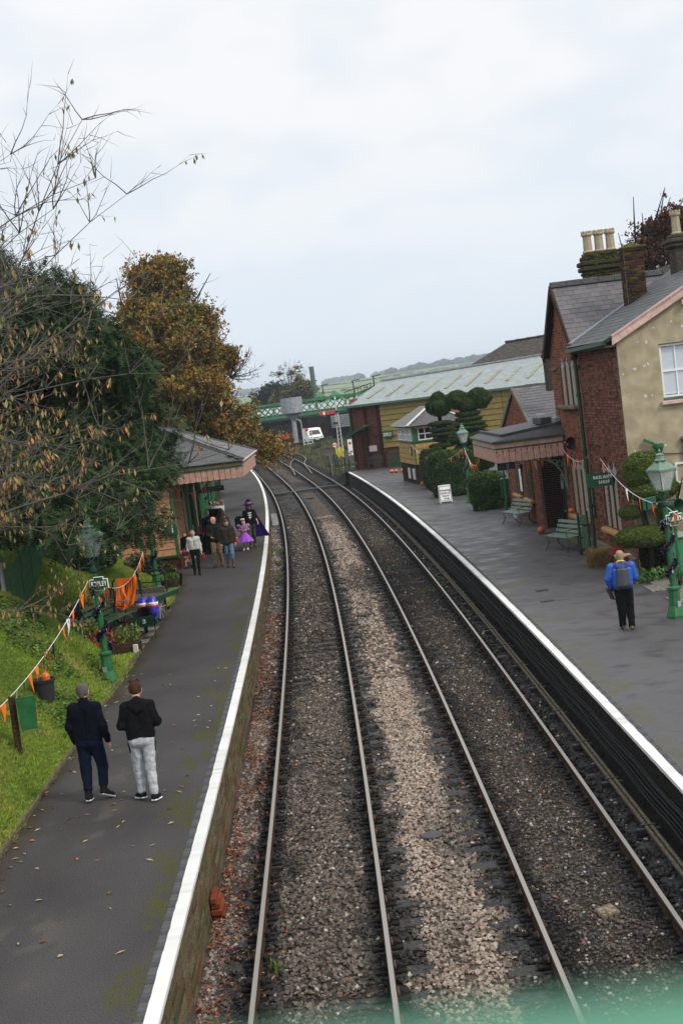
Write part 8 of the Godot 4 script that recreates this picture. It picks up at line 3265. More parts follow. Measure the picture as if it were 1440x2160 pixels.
	var s1 := Geo.new()
	s1.lathe([P(0.07, -0.2), P(0.09, -0.05), P(0.16, 0.1), P(0.18, 0.12), P(0.16, 0.12), P(0.07, -0.04)], Transform3D(Basis(Vector3.RIGHT, PI / 2), O0), 18)
	part(sp, "horn", s1, M["dark_green"])
	var s2 := Geo.new()
	s2.tube([W(0, -0.05, -0.1), W(0, -1.9, -0.1)], [0.04, 0.045], 8)
	part(sp, "post", s2, M["green"])
	# luggage trolley upright beside the nearer bench
	var tr := thing("sack_truck", "green upright sack truck with black wheels beside the nearer bench", "sack truck", V(6.95, PY, 42.0), 0.2)
	for x: float in [-0.14, 0.14]:
		var a := Geo.new()
		a.cbox(W(x, 0.62, 0), W(0.06, 1.24, 0.06), 0.01)
		part(tr, "upright", a, M["dark_green"])
	for y: float in [0.3, 0.65, 1.0]:
		var a := Geo.new()
		a.cbox(W(0, y, 0.01), W(0.26, 0.28, 0.03), 0.01)
		part(tr, "panel", a, M["sage"])
	for x: float in [-0.2, 0.2]:
		var a := Geo.new()
		a.lathe([P(0, -0.03), P(0.1, -0.03), P(0.11, 0.0), P(0.1, 0.03), P(0, 0.03)], Transform3D(Basis(Vector3.BACK, PI / 2), W(x, 0.11, 0.1)), 14)
		part(tr, "wheel", a, M["rubber"])
	var gw := Geo.new()
	gw.cbox(W(0, 0.4, 0), W(0.4, 0.8, 0.35), 0.03)
	single("green_bin", gw, M["dark_green"], "dark green box bin beside the domed bush", "bin", TB(V(6.75, PY + 0.5, 58.6)))


# ---- people ---------------------------------------------------------------------------------------------------
func nets(bones: Array, cell: float, k: float, fold := 0.0) -> ArrayMesh:
	# smooth union of tapered capsules, meshed as surface nets
	var lo := Vector3.ONE * 1e6
	var hi := -lo
	for b: Array in bones:
		var r: float = maxf(b[2], b[3]) + cell * 2.5
		lo = lo.min(b[0] - Vector3.ONE * r).min(b[1] - Vector3.ONE * r)
		hi = hi.max(b[0] + Vector3.ONE * r).max(b[1] + Vector3.ONE * r)
	var nx := int((hi.x - lo.x) / cell) + 2
	var ny := int((hi.y - lo.y) / cell) + 2
	var nz := int((hi.z - lo.z) / cell) + 2
	var sy := nx
	var sz := nx * ny
	var g := PackedFloat32Array()
	g.resize(nx * ny * nz)
	g.fill(1.0)
	for bn: Array in bones:
		var a: Vector3 = bn[0]
		var b: Vector3 = bn[1]
		var ra: float = bn[2]
		var rb: float = bn[3]
		var m := maxf(ra, rb) + k + cell * 2.0
		var p0 := (a.min(b) - Vector3.ONE * m - lo) / cell
		var p1 := (a.max(b) + Vector3.ONE * m - lo) / cell
		var ab := b - a
		var l2 := maxf(ab.length_squared(), 1e-9)
		for z in range(maxi(0, int(p0.z)), mini(nz - 1, int(p1.z) + 1) + 1):
			for y in range(maxi(0, int(p0.y)), mini(ny - 1, int(p1.y) + 1) + 1):
				var i := z * sz + y * sy
				for x in range(maxi(0, int(p0.x)), mini(nx - 1, int(p1.x) + 1) + 1):
					var p := lo + Vector3(x, y, z) * cell
					var t := clampf((p - a).dot(ab) / l2, 0.0, 1.0)
					var d := p.distance_to(a + ab * t) - lerpf(ra, rb, t)
					var o := g[i + x]
					var h := maxf(k - absf(o - d), 0.0) / k
					g[i + x] = minf(o, d) - h * h * k * 0.25
	if fold > 0.0:
		for z in nz:
			for y in ny:
				for x in nx:
					var i := z * sz + y * sy + x
					if absf(g[i]) < 0.06:
						g[i] += fold * fn.get_noise_3d((lo.x + x * cell) * 16.0, (lo.y + y * cell) * 13.0, (lo.z + z * cell) * 16.0)
	var ids := PackedInt32Array()
	ids.resize(nx * ny * nz)
	ids.fill(-1)
	var vs := PackedVector3Array()
	var ns := PackedVector3Array()
	var off := [0, 1, sy, sy + 1, sz, sz + 1, sz + sy, sz + sy + 1]
	var edges := [[0, 1], [2, 3], [4, 5], [6, 7], [0, 2], [1, 3], [4, 6], [5, 7], [0, 4], [1, 5], [2, 6], [3, 7]]
	for z in nz - 1:
		for y in ny - 1:
			for x in nx - 1:
				var i := z * sz + y * sy + x
				var mn := g[i]
				var mx := mn
				for o: int in off:
					var q := g[i + o]
					mn = minf(mn, q)
					mx = maxf(mx, q)
				if mn >= 0.0 or mx < 0.0:
					continue
				var acc := Vector3.ZERO
				var n := 0
				for e: Array in edges:
					var va := g[i + off[e[0]]]
					var vb := g[i + off[e[1]]]
					if (va < 0.0) != (vb < 0.0):
						var t := va / (va - vb)
						var ca := Vector3(e[0] & 1, (e[0] >> 1) & 1, e[0] >> 2)
						var cb := Vector3(e[1] & 1, (e[1] >> 1) & 1, e[1] >> 2)
						acc += ca.lerp(cb, t)
						n += 1
				ids[i] = vs.size()
				vs.append(lo + (Vector3(x, y, z) + acc / n) * cell)
				var gr := Vector3.ZERO
				for c in 8:
					var q := g[i + off[c]]
					gr += Vector3(1 if c & 1 else -1, 1 if c & 2 else -1, 1 if c & 4 else -1) * q
				ns.append(gr.normalized())
	var ix := PackedInt32Array()
	var st := [1, sy, sz]
	for z in range(1, nz - 1):
		for y in range(1, ny - 1):
			for x in range(1, nx - 1):
				var i := z * sz + y * sy + x
				var v := g[i]
				for ax in 3:
					var w := g[i + st[ax]]
					if (v < 0.0) == (w < 0.0):
						continue
					var s1: int = st[(ax + 1) % 3]
					var s2: int = st[(ax + 2) % 3]
					var q := [ids[i - s1 - s2], ids[i - s2], ids[i], ids[i - s1]]
					if q.has(-1):
						continue
					if v < 0.0:
						ix.append_array(PackedInt32Array([q[0], q[2], q[1], q[0], q[3], q[2]]))
					else:
						ix.append_array(PackedInt32Array([q[0], q[1], q[2], q[0], q[2], q[3]]))
	var arr := []
	arr.resize(Mesh.ARRAY_MAX)
	arr[Mesh.ARRAY_VERTEX] = vs
	arr[Mesh.ARRAY_NORMAL] = ns
	arr[Mesh.ARRAY_INDEX] = ix
	var me := ArrayMesh.new()
	me.add_surface_from_arrays(Mesh.PRIMITIVE_TRIANGLES, arr)
	return me


var head_mesh: ArrayMesh
var hand_meshes := []
var hair_meshes := {}


func cap(a: Vector3, b: Vector3, ra: float, rb := -1.0) -> Array:
	return [a, b, ra, ra if rb < 0 else rb]


func make_body_bits() -> void:
	# head: origin where it meets the neck, facing -z
	head_mesh = nets([cap(W(0, 0.125, 0.02), W(0, 0.13, -0.01), 0.088, 0.085), cap(W(0, 0.09, -0.035), W(0, 0.045, -0.05), 0.066, 0.052), cap(W(0, 0.01, -0.075), W(0, 0.015, -0.06), 0.03), cap(W(-0.03, 0.03, -0.045), W(-0.055, 0.06, -0.01), 0.034), cap(W(0.03, 0.03, -0.045), W(0.055, 0.06, -0.01), 0.034), cap(W(0, 0.105, -0.098), W(0, 0.07, -0.116), 0.011, 0.016), cap(W(-0.012, 0.062, -0.104), W(0.012, 0.062, -0.104), 0.012), cap(W(-0.03, 0.115, -0.085), W(0.03, 0.115, -0.085), 0.017), cap(W(-0.016, 0.035, -0.094), W(0.016, 0.035, -0.094), 0.011), cap(W(-0.086, 0.1, 0.01), W(-0.084, 0.07, 0.0), 0.017, 0.012), cap(W(0.086, 0.1, 0.01), W(0.084, 0.07, 0.0), 0.017, 0.012), cap(W(0, 0.04, 0.02), W(0, -0.09, 0.03), 0.056, 0.058)], 0.0075, 0.018)
	for s: float in [-1.0, 1.0]:
		var b := [cap(W(0, 0.02, 0), W(0, -0.04, 0), 0.026, 0.028), cap(W(0, -0.045, -0.022), W(0, -0.085, -0.026), 0.02, 0.017), cap(W(0, -0.045, 0.02), W(0, -0.085, 0.024), 0.02, 0.016)]
		var ls := [0.072, 0.08, 0.075, 0.058]
		for f in 4:
			var z := -0.032 + f * 0.021
			var a := W(0, -0.085, z)
			var m := a + W(-s * 0.012, -ls[f] * 0.55, 0)
			b.append(cap(a, m, 0.0095, 0.009))
			b.append(cap(m, m + W(-s * 0.026, -ls[f] * 0.42, 0), 0.009, 0.0075))
		b.append(cap(W(-s * 0.006, -0.03, -0.028), W(-s * 0.014, -0.065, -0.055), 0.014, 0.0105))
		b.append(cap(W(-s * 0.014, -0.065, -0.055), W(-s * 0.022, -0.098, -0.058), 0.0105, 0.0085))
		hand_meshes.append(nets(b, 0.006, 0.008))
	var cr := [cap(W(0, 0.14, 0.022), W(0, 0.148, -0.018), 0.088, 0.082), cap(W(0, 0.1, 0.055), W(0, 0.06, 0.055), 0.06, 0.052), cap(W(-0.05, 0.12, 0.03), W(-0.052, 0.085, 0.035), 0.046, 0.04), cap(W(0.05, 0.12, 0.03), W(0.052, 0.085, 0.035), 0.046, 0.04)]
	hair_meshes["short"] = nets(cr, 0.008, 0.02, 0.008)
	var tuft := cr.duplicate()
	for k in 14:
		var a := TAU * k / 14.0
		tuft.append(cap(W(cos(a) * 0.05, 0.19, sin(a) * 0.05), W(cos(a) * 0.075, 0.232 + 0.01 * (k % 3), sin(a) * 0.07), 0.024, 0.008))
	hair_meshes["tousled"] = nets(tuft, 0.007, 0.014)
	hair_meshes["bob"] = nets(cr + [cap(W(-0.075, 0.1, 0.02), W(-0.085, 0.0, 0.01), 0.04, 0.035), cap(W(0.075, 0.1, 0.02), W(0.085, 0.0, 0.01), 0.04, 0.035), cap(W(0, 0.08, 0.06), W(0, -0.02, 0.07), 0.07, 0.06)], 0.01, 0.03)
	hair_meshes["long"] = nets(cr + [cap(W(-0.07, 0.1, 0.03), W(-0.09, -0.14, 0.06), 0.045, 0.035), cap(W(0.07, 0.1, 0.03), W(0.09, -0.14, 0.06), 0.045, 0.035), cap(W(0, 0.08, 0.06), W(0, -0.2, 0.1), 0.07, 0.05)], 0.01, 0.03)
	hair_meshes["tied"] = nets([cap(W(0, 0.135, 0.03), W(0, 0.145, -0.005), 0.09, 0.083), cap(W(0, 0.1, 0.1), W(0, 0.0, 0.13), 0.03, 0.02)], 0.009, 0.02)


func skin_mat(k: Color, called := "skin") -> StandardMaterial3D:
	var m := mat(called, k, 0.55)
	m.subsurf_scatter_enabled = true
	m.subsurf_scatter_strength = 0.1
	return m


func cloth_mat(k: Color, called := "cloth") -> StandardMaterial3D:
	return mat(called, k, 0.92, "soft", 2.0, 0.9)


func person(label: String, at: Vector3, yaw: float, size: float, cell: float, j: Dictionary, o: Dictionary) -> Node3D:
	var t := thing("person", label, "person", at, yaw)
	t.scale = Vector3.ONE * size
	var q := {
		"hd": W(0, 1.52, -0.02), "shL": W(-0.168, 1.395, 0.01), "shR": W(0.168, 1.395, 0.01),
		"elL": W(-0.232, 1.13, 0.04), "elR": W(0.232, 1.13, 0.04), "wrL": W(-0.25, 0.89, -0.03), "wrR": W(0.25, 0.89, -0.03),
		"hpL": W(-0.09, 0.93, 0), "hpR": W(0.09, 0.93, 0), "knL": W(-0.1, 0.5, -0.02), "knR": W(0.1, 0.5, -0.02),
		"anL": W(-0.1, 0.09, 0.03), "anR": W(0.1, 0.09, 0.03), "toL": W(-0.12, 0.035, -0.15), "toR": W(0.12, 0.035, -0.15),
	}
	q.merge(j, true)
	var fat: float = o.get("bulk", 1.0)
	var hem: float = o.get("hem", 0.93)
	var sk: Material = o.skin
	# one continuous body under the clothes
	var body := [cap(W(-0.07, 1.33, 0), W(-0.06, 1.0, 0), 0.1, 0.095), cap(W(0.07, 1.33, 0), W(0.06, 1.0, 0), 0.1, 0.095), cap(q.hd + W(0, 0.02, 0.03), W(0, 1.38, 0.02), 0.055, 0.07)]
	for s: String in ["L", "R"]:
		body.append(cap(W(0, 1.4, 0.01), q["sh" + s], 0.07, 0.055))
		body.append(cap(q["sh" + s], q["el" + s], 0.05, 0.04))
		body.append(cap(q["el" + s], q["wr" + s], 0.04, 0.03))
		body.append(cap(q["hp" + s], q["kn" + s], 0.06, 0.044))
		body.append(cap(q["kn" + s], q["an" + s], 0.044, 0.034))
		body.append(cap(q["an" + s], q["to" + s] * W(1, 1, 0.6) + q["an" + s] * W(0, 0, 0.4), 0.03, 0.015))
	part(t, "body", nets(body, cell * 1.15, 0.05), sk)
	# top
	var top := [cap(W(-0.085, 1.34, 0.0), W(-0.08, hem + 0.08, 0), 0.118 * fat, 0.118 * fat), cap(W(0.085, 1.34, 0.0), W(0.08, hem + 0.08, 0), 0.118 * fat, 0.118 * fat), cap(W(-0.07, hem + 0.04, 0), W(0.07, hem + 0.04, 0), 0.118 * fat, 0.118 * fat), cap(W(0, 1.42, 0.015), W(0, 1.48 + o.get("collar", 0.0), 0.015), 0.085, 0.066)]
	var cuff: float = o.get("cuff", 0.95)
	for s: String in ["L", "R"]:
		top.append(cap(W(0, 1.42, 0.01), q["sh" + s], 0.08, 0.07 * fat))
		top.append(cap(q["sh" + s], q["el" + s], 0.075 * fat, 0.06 * fat))
		top.append(cap(q["el" + s], (q["el" + s] as Vector3).lerp(q["wr" + s], cuff), 0.06 * fat, 0.046 * fat))
	top.append_array(o.get("extra_top", []))
	part(t, o.get("top_name", "jumper"), nets(top, cell, 0.035, 0.016), o.top)
	# trousers or skirt
	var lw: float = o.get("leg", 1.0)
	var tl: float = o.get("leg_end", 0.93)
	var low := [cap(W(-0.07, 0.96, 0), W(0.07, 0.96, 0), 0.122), cap(W(-0.07, 0.9, 0.02), W(0.07, 0.9, 0.02), 0.115)]
	for s: String in ["L", "R"]:
		low.append(cap(q["hp" + s], q["kn" + s], 0.098 * lw, 0.076 * lw))
		var e: Vector3 = (q["kn" + s] as Vector3).lerp(q["an" + s], tl)
		low.append(cap(q["kn" + s], e, 0.076 * lw, 0.06 * lw))
	if not o.has("skirt"):
		part(t, o.get("low_name", "trousers"), nets(low, cell, 0.025, 0.014), o.low)
	else:
		var sg := Geo.new()
		var r0: float = o.skirt[0]
		var y0: float = o.skirt[1]
		for i in 36:
			for row in 4:
				var c := []
				for e: Vector2i in [Vector2i(i, row + 1), Vector2i(i + 1, row + 1), Vector2i(i + 1, row), Vector2i(i, row)]:
					var a := TAU * e.x / 36.0
					var f := e.y / 4.0
					var r := lerpf(0.14, r0, f) * (1.0 + 0.08 * f * cos(a * 9.0))
					c.append(W(cos(a) * r, lerpf(1.04, y0, f), -sin(a) * r * 0.85))
				sg.quad(c[0], c[1], c[2], c[3])
		part(t, "skirt", sg, o.low)
	# shoes
	for s: String in ["L", "R"]:
		var an: Vector3 = q["an" + s]
		var to: Vector3 = q["to" + s]
		var heel := an + (an - to).normalized() * 0.035 + W(0, -0.035, 0)
		var shoe := nets([cap(heel, to, 0.045, 0.04), cap(an + W(0, o.get("boot", 0.0), 0), an.lerp(to, 0.35), 0.052, 0.046)], minf(cell, 0.014), 0.03)
		var so := part(t, "shoe", shoe, o.shoe)
		if o.has("sole"):
			var sl := Geo.new()
			var dir := (to - heel).normalized()
			sl.cbox((heel + to) * 0.5 + W(0, -0.034, 0), W(0.088, 0.03, (to - heel).length() + 0.085), 0.014, Basis.looking_at(dir, UP))
			part(so, "sole", sl, o.sole)
	# hands
	for i in 2:
		var s: String = ["L", "R"][i]
		var d: Vector3 = (q["wr" + s] - q["el" + s]).normalized()
		var y := -d
		var z := Vector3.BACK
		if absf(z.dot(y)) > 0.9:
			z = UP
		var x := y.cross(z).normalized()
		z = x.cross(y).normalized()
		part(t, "hand", hand_meshes[i], sk, Transform3D(Basis(x, y, z), q["wr" + s] + d * 0.02))
	# head
	var hb := Basis.from_euler(o.get("look", O0))
	var h := part(t, "head", head_mesh, sk, Transform3D(hb, q.hd))
	for s: float in [-1.0, 1.0]:
		var e := Geo.new()
		e.ball(W(s * 0.031, 0.097, -0.096), W(0.012, 0.007, 0.006), 8, 6)
		part(h, "eye", e, M["black"])
	var lip := Geo.new()
	lip.ball(W(0, 0.035, -0.105), W(0.02, 0.005, 0.004), 8, 5)
	part(h, "mouth", lip, M["lips"])
	if o.has("hair"):
		part(h, "hair", hair_meshes[o.hair[0]], o.hair[1])
	return t


func people() -> void:
	make_body_bits()
	mat("lips", lin(0.3, 0.1, 0.08), 0.6)
	var sk := skin_mat(lin(0.5, 0.27, 0.19))
	var navy := cloth_mat(lin(0.006, 0.008, 0.017), "navy_knit")
	var blk := cloth_mat(lin(0.01, 0.01, 0.012), "black_jersey")
	# man in the navy jumper
	var m1 := person("person in ribbed navy jumper and navy joggers walking away, left of the pair", V(-4.09, PY, 20.95), -0.12, 1.0, 0.014,
		{"knL": W(-0.1, 0.5, 0.0), "anL": W(-0.09, 0.1, 0.08), "toL": W(-0.12, 0.04, -0.11), "knR": W(0.12, 0.5, -0.1), "anR": W(0.13, 0.15, 0.02), "toR": W(0.2, 0.045, -0.13), "elL": W(-0.25, 1.13, 0.02), "wrL": W(-0.24, 0.88, -0.1), "elR": W(0.25, 1.12, 0.04), "wrR": W(0.28, 0.88, -0.02), "hd": W(0.0, 1.53, -0.03)},
		{"skin": sk, "top": navy, "low": cloth_mat(lin(0.007, 0.014, 0.038), "navy_jersey"), "shoe": M["black_cloth"], "sole": M["white_paint"], "hair": ["short", mat("grey_hair", lin(0.16, 0.14, 0.13), 0.8, "fine", 9.0)], "bulk": 1.1, "hem": 0.9, "collar": 0.03, "leg_end": 0.72, "leg": 1.1, "look": W(-0.08, -0.12, 0)})
	var ribs := Geo.new()
	for k in 9:
		var x := -0.16 + k * 0.04
		ribs.tube([W(x * 0.8, 1.4, 0.105 - absf(x) * 0.22), W(x, 1.2, 0.138 - absf(x) * 0.28), W(x, 0.98, 0.136 - absf(x) * 0.26)], [0.006, 0.006, 0.006], 4)
	part(m1, "knit_ribs", ribs, navy)
	var sock := Geo.new()
	for s: Array in [[W(-0.09, 0.1, 0.08), W(-0.093, 0.24, 0.055)], [W(0.13, 0.15, 0.02), W(0.128, 0.28, -0.025)]]:
		sock.tube([s[0], s[1]], [0.052, 0.058], 10)
	part(m1, "sock", sock, M["black_cloth"])
	# younger man in the hoodie
	var m2 := person("person in black hoodie and pale grey joggers walking away, right of the pair", V(-3.27, PY, 20.62), 0.1, 1.0, 0.014,
		{"knL": W(-0.1, 0.5, -0.08), "anL": W(-0.09, 0.1, -0.06), "toL": W(-0.17, 0.045, -0.2), "knR": W(0.08, 0.5, 0.03), "anR": W(0.09, 0.09, 0.12), "toR": W(0.14, 0.035, -0.05), "elL": W(-0.255, 1.14, 0.03), "elR": W(0.255, 1.14, 0.03), "wrL": W(-0.16, 1.08, -0.22), "wrR": W(0.16, 1.1, -0.24), "hd": W(0.0, 1.52, -0.06)},
		{"skin": sk, "top": blk, "top_name": "hoodie", "low": cloth_mat(lin(0.62, 0.64, 0.68), "grey_jersey"), "shoe": M["black_cloth"], "sole": M["white"], "hair": ["tousled", mat("brown_hair", lin(0.075, 0.04, 0.022), 0.7, "fine", 9.0)], "bulk": 1.06, "hem": 0.91, "leg": 1.0, "leg_end": 0.9, "look": W(-0.3, 0.0, 0),
		"extra_top": [cap(W(-0.09, 1.45, 0.06), W(0.09, 1.45, 0.06), 0.055), cap(W(-0.08, 1.42, 0.09), W(0, 1.35, 0.12), 0.045, 0.035), cap(W(0.08, 1.42, 0.09), W(0, 1.35, 0.12), 0.045, 0.035)]})
	var strip := Geo.new()
	for s: float in [-1.0, 1.0]:
		strip.tube([W(s * 0.165, 0.98, 0.01), W(s * 0.176, 0.85, 0.005), W(s * 0.168, 0.72, -0.02)], [0.024, 0.03, 0.02], 8)
	part(m2, "side_panel", strip, M["black_cloth"])
	var ph := Geo.new()
	ph.cbox(V(-3.27, PY + 1.12, 20.98), W(0.075, 0.15, 0.012), 0.004, turned(0, -0.5))
	single("phone", ph, M["black"], "dark phone held in front by the person in the hoodie", "phone")
	# walker in the blue coat
	var coat := mat("blue_coat", lin(0.012, 0.045, 0.24), 0.55, "soft", 5.0, 0.8)
	var bright := mat("bright_blue", lin(0.015, 0.12, 0.62), 0.5, "soft", 5.0, 0.8)
	var m3 := person("person in blue padded coat with dark drawstring bag walking along the right platform", V(5.52, PY, 29.3), -0.1, 0.94, 0.016,
		{"knL": W(-0.08, 0.5, 0.0), "anL": W(-0.08, 0.1, -0.08), "toL": W(-0.1, 0.04, -0.24), "knR": W(0.1, 0.5, -0.02), "anR": W(0.1, 0.09, 0.08), "toR": W(0.13, 0.035, -0.09), "elL": W(-0.3, 1.15, 0.03), "wrL": W(-0.25, 0.9, -0.08), "elR": W(0.28, 1.14, -0.02), "wrR": W(0.2, 1.05, -0.22)},
		{"skin": sk, "top": coat, "top_name": "coat", "low": blk, "shoe": mat("tan_shoe", lin(0.16, 0.13, 0.09), 0.8), "hair": ["short", mat("blond_hair", lin(0.5, 0.37, 0.19), 0.7, "fine", 9.0)], "bulk": 1.22, "hem": 0.93, "leg": 1.22, "leg_end": 0.97,
		"extra_top": [cap(W(-0.1, 1.45, 0.08), W(0.1, 1.45, 0.08), 0.06), cap(W(-0.08, 1.42, 0.11), W(0, 1.36, 0.14), 0.05, 0.045), cap(W(0.08, 1.42, 0.11), W(0, 1.36, 0.14), 0.05, 0.045)]})
	part(m3, "coat_panel", nets([cap(W(-0.12, 1.32, 0.055), W(-0.12, 1.02, 0.055), 0.1), cap(W(0.12, 1.32, 0.055), W(0.12, 1.02, 0.055), 0.1), cap(W(-0.21, 1.4, 0.01), W(-0.3, 1.15, 0.03), 0.096, 0.08), cap(W(-0.3, 1.15, 0.03), W(-0.27, 0.99, -0.04), 0.08, 0.068), cap(W(0.21, 1.4, 0.01), W(0.28, 1.14, -0.02), 0.096, 0.08), cap(W(0.28, 1.14, -0.02), W(0.235, 1.09, -0.14), 0.08, 0.07)], 0.014, 0.02), bright)
	var ln := Geo.new()
	ln.tube([W(-0.1, 1.49, 0.05), W(-0.05, 1.53, 0.075), W(0.05, 1.53, 0.075), W(0.11, 1.48, 0.05)], [0.016, 0.018, 0.018, 0.016], 6)
	part(m3, "hood_lining", ln, M["yellow"])
	var bag := nets([cap(W(-0.07, 1.33, 0.19), W(-0.09, 1.03, 0.2), 0.05, 0.075), cap(W(0, 1.34, 0.2), W(0, 1.02, 0.22), 0.05, 0.08), cap(W(0.07, 1.33, 0.19), W(0.09, 1.03, 0.2), 0.05, 0.075)], 0.014, 0.05)
	var bk := thing("drawstring_bag", "dark grey drawstring bag on the back of the person in blue", "bag", V(5.52, PY, 29.3), -0.1)
	bk.scale = Vector3.ONE * 0.94
	part(bk, "sack", bag, mat("bag_grey", lin(0.035, 0.04, 0.05), 0.5))
	var cd := Geo.new()
	for s: float in [-1.0, 1.0]:
		cd.tube([W(s * 0.07, 1.34, 0.2), W(s * 0.13, 1.47, 0.1), W(s * 0.14, 1.46, 0.0)], [0.008, 0.008, 0.008], 5)
	part(bk, "cord", cd, M["black"])
	var bo := Geo.new()
	bo.cbox(O0, W(0.03, 0.26, 0.19), 0.004, turned(0.2, 0, 0.35))
	single("dark_folder", bo, M["black"], "dark folder carried in the left hand of the person in blue", "folder", TB(V(5.27, PY + 0.76, 29.42)))
	# the group before the shelter
	var walkL := {"knL": W(-0.09, 0.5, -0.12), "anL": W(-0.09, 0.09, -0.12), "toL": W(-0.1, 0.04, -0.28), "knR": W(0.09, 0.5, 0.03), "anR": W(0.09, 0.12, 0.2), "toR": W(0.1, 0.04, 0.05)}
	var walkR := {"knR": W(0.09, 0.5, -0.12), "anR": W(0.09, 0.09, -0.12), "toR": W(0.1, 0.04, -0.28), "knL": W(-0.09, 0.5, 0.03), "anL": W(-0.09, 0.12, 0.2), "toL": W(-0.1, 0.04, 0.05)}
	var brown := mat("dark_hair", lin(0.03, 0.018, 0.012), 0.6)
	var fair := mat("fair_hair", lin(0.12, 0.075, 0.04), 0.6)
	person("girl-sized person in white jumper and black leggings walking towards the camera", V(-5.1, PY, 48.8), PI + 0.1, 0.89, 0.022, walkL,
		{"skin": sk, "top": cloth_mat(lin(0.72, 0.72, 0.7), "white_knit"), "low": blk, "low_name": "leggings", "leg": 0.8, "shoe": M["black_cloth"], "hair": ["tied", fair], "bulk": 1.05, "hem": 1.0})
	var sb := Geo.new()
	sb.cbox(O0, W(0.2, 0.15, 0.08), 0.02)
	single("shoulder_bag", sb, M["black"], "small black bag at the side of the person in white", "bag", TB(V(-5.38, PY + 0.78, 48.7)))
	var pr := Geo.new()
	pr.cbox(O0, W(0.1, 0.2, 0.08), 0.02)
	single("dark_red_purse", pr, M["dark_red"], "dark red purse held low by the person in white", "purse", TB(V(-4.82, PY + 0.62, 48.75)))
	person("child in navy jumper and dark red shorts half hidden behind the white jumper", V(-5.62, PY, 51.2), PI - 0.2, 0.76, 0.022, walkR,
		{"skin": sk, "top": navy, "low": M["dark_red"], "low_name": "shorts", "leg_end": 0.02, "leg": 1.1, "shoe": M["black_cloth"], "hair": ["bob", brown], "hem": 0.95})
	person("bald person in dark quilted jacket and beige trousers walking towards the camera", V(-4.5, PY, 50.6), PI - 0.1, 1.02, 0.022, walkR.merged({"elR": W(0.25, 1.15, -0.02), "wrR": W(0.1, 1.06, -0.24)}),
		{"skin": sk, "top": cloth_mat(lin(0.022, 0.024, 0.02), "quilted"), "top_name": "jacket", "low": cloth_mat(lin(0.36, 0.25, 0.13), "beige_cotton"), "shoe": mat("brown_shoe", lin(0.11, 0.05, 0.03), 0.7), "bulk": 1.18, "hem": 0.9, "leg": 1.05, "look": W(-0.15, -0.3, 0)})
	person("person in olive jacket, blue jeans and brown boots beside the beige trousers", V(-4.02, PY, 49.9), PI + 0.1, 0.97, 0.022, walkL,
		{"skin": sk, "top": cloth_mat(lin(0.05, 0.042, 0.028), "olive_cotton"), "top_name": "jacket", "low": cloth_mat(lin(0.17, 0.27, 0.42), "denim"), "low_name": "jeans", "leg": 0.92, "leg_end": 0.75, "shoe": mat("boot", lin(0.07, 0.03, 0.022), 0.5), "boot": 0.26, "hair": ["bob", brown], "bulk": 1.15, "hem": 0.88, "look": W(-0.1, 0.35, 0)})
	var rb := Geo.new()
	rb.cbox(O0, W(0.12, 0.2, 0.16), 0.05)
	single("red_bag", rb, M["red"], "small red bag at the hip of the person in the olive jacket", "bag", TB(V(-3.72, PY + 0.92, 49.95)))
	person("person in long navy dress with fair short hair facing the stall", V(-5.15, PY, 55.6), 0.5, 0.96, 0.024, {},
		{"skin": sk, "top": cloth_mat(lin(0.012, 0.02, 0.055), "navy_cotton"), "top_name": "bodice", "low": cloth_mat(lin(0.008, 0.011, 0.022), "dark_navy"), "skirt": [0.34, 0.12], "shoe": M["black_cloth"], "hair": ["short", mat("pale_hair", lin(0.42, 0.33, 0.22), 0.6)], "hem": 0.98})
	person("person in black leather jacket with long brown hair seen from behind", V(-4.55, PY, 55.0), 0.2, 0.99, 0.024, {},
		{"skin": sk, "top": mat("leather", lin(0.014, 0.014, 0.016), 0.35), "top_name": "jacket", "low": blk, "shoe": M["black_cloth"], "hair": ["long", mat("chestnut_hair", lin(0.06, 0.025, 0.014), 0.5)], "bulk": 1.12})
	# the one dressed as a witch
	var wt := person("person in witch costume with purple cape and pointed purple-banded hat", V(-3.55, PY, 55.9), PI + 0.15, 1.0, 0.022, walkR.merged({"wrL": W(-0.26, 1.0, -0.14), "elR": W(0.26, 1.16, 0.03), "wrR": W(0.24, 0.96, -0.16)}),
		{"skin": sk, "top": blk, "top_name": "shirt", "low": cloth_mat(lin(0.10, 0.10, 0.06), "olive_trousers"), "shoe": mat("grey_shoe", lin(0.08, 0.08, 0.07), 0.8), "hair": ["bob", brown], "bulk": 1.08, "cuff": 0.15})
	var bones := Geo.new()
	for k in 3:
		bones.cbox(W(0, 1.36 - k * 0.085, -0.128), W(0.15 - k * 0.02, 0.035, 0.012), 0.005)
	bones.cbox(W(0, 1.26, -0.13), W(0.03, 0.26, 0.012), 0.005)
	part(wt, "bone_print", bones, M["white"])
	var hat := Geo.new()
	hat.lathe([P(0.1, 0.175), P(0.24, 0.16), P(0.245, 0.17), P(0.12, 0.2)], TB(W(0, 1.52, -0.01)), 20)
	hat.lathe([P(0.12, 0.26), P(0.09, 0.33), P(0.05, 0.37), P(0.0, 0.38)], Transform3D(turned(0, 0.1, 0.06), W(0, 1.52, -0.01)), 18)
	var ht := thing("witch_hat", "black witch hat with a wide purple band on the caped person", "hat", V(-3.55, PY, 55.9), PI + 0.15)
	part(ht, "crown_and_brim", hat, M["black_cloth"])
	var band := Geo.new()
	band.lathe([P(0.125, 0.19), P(0.124, 0.27)], TB(W(0, 1.52, -0.01)), 18)
	part(ht, "band", band, M["lilac"])
	var cape := Geo.new()
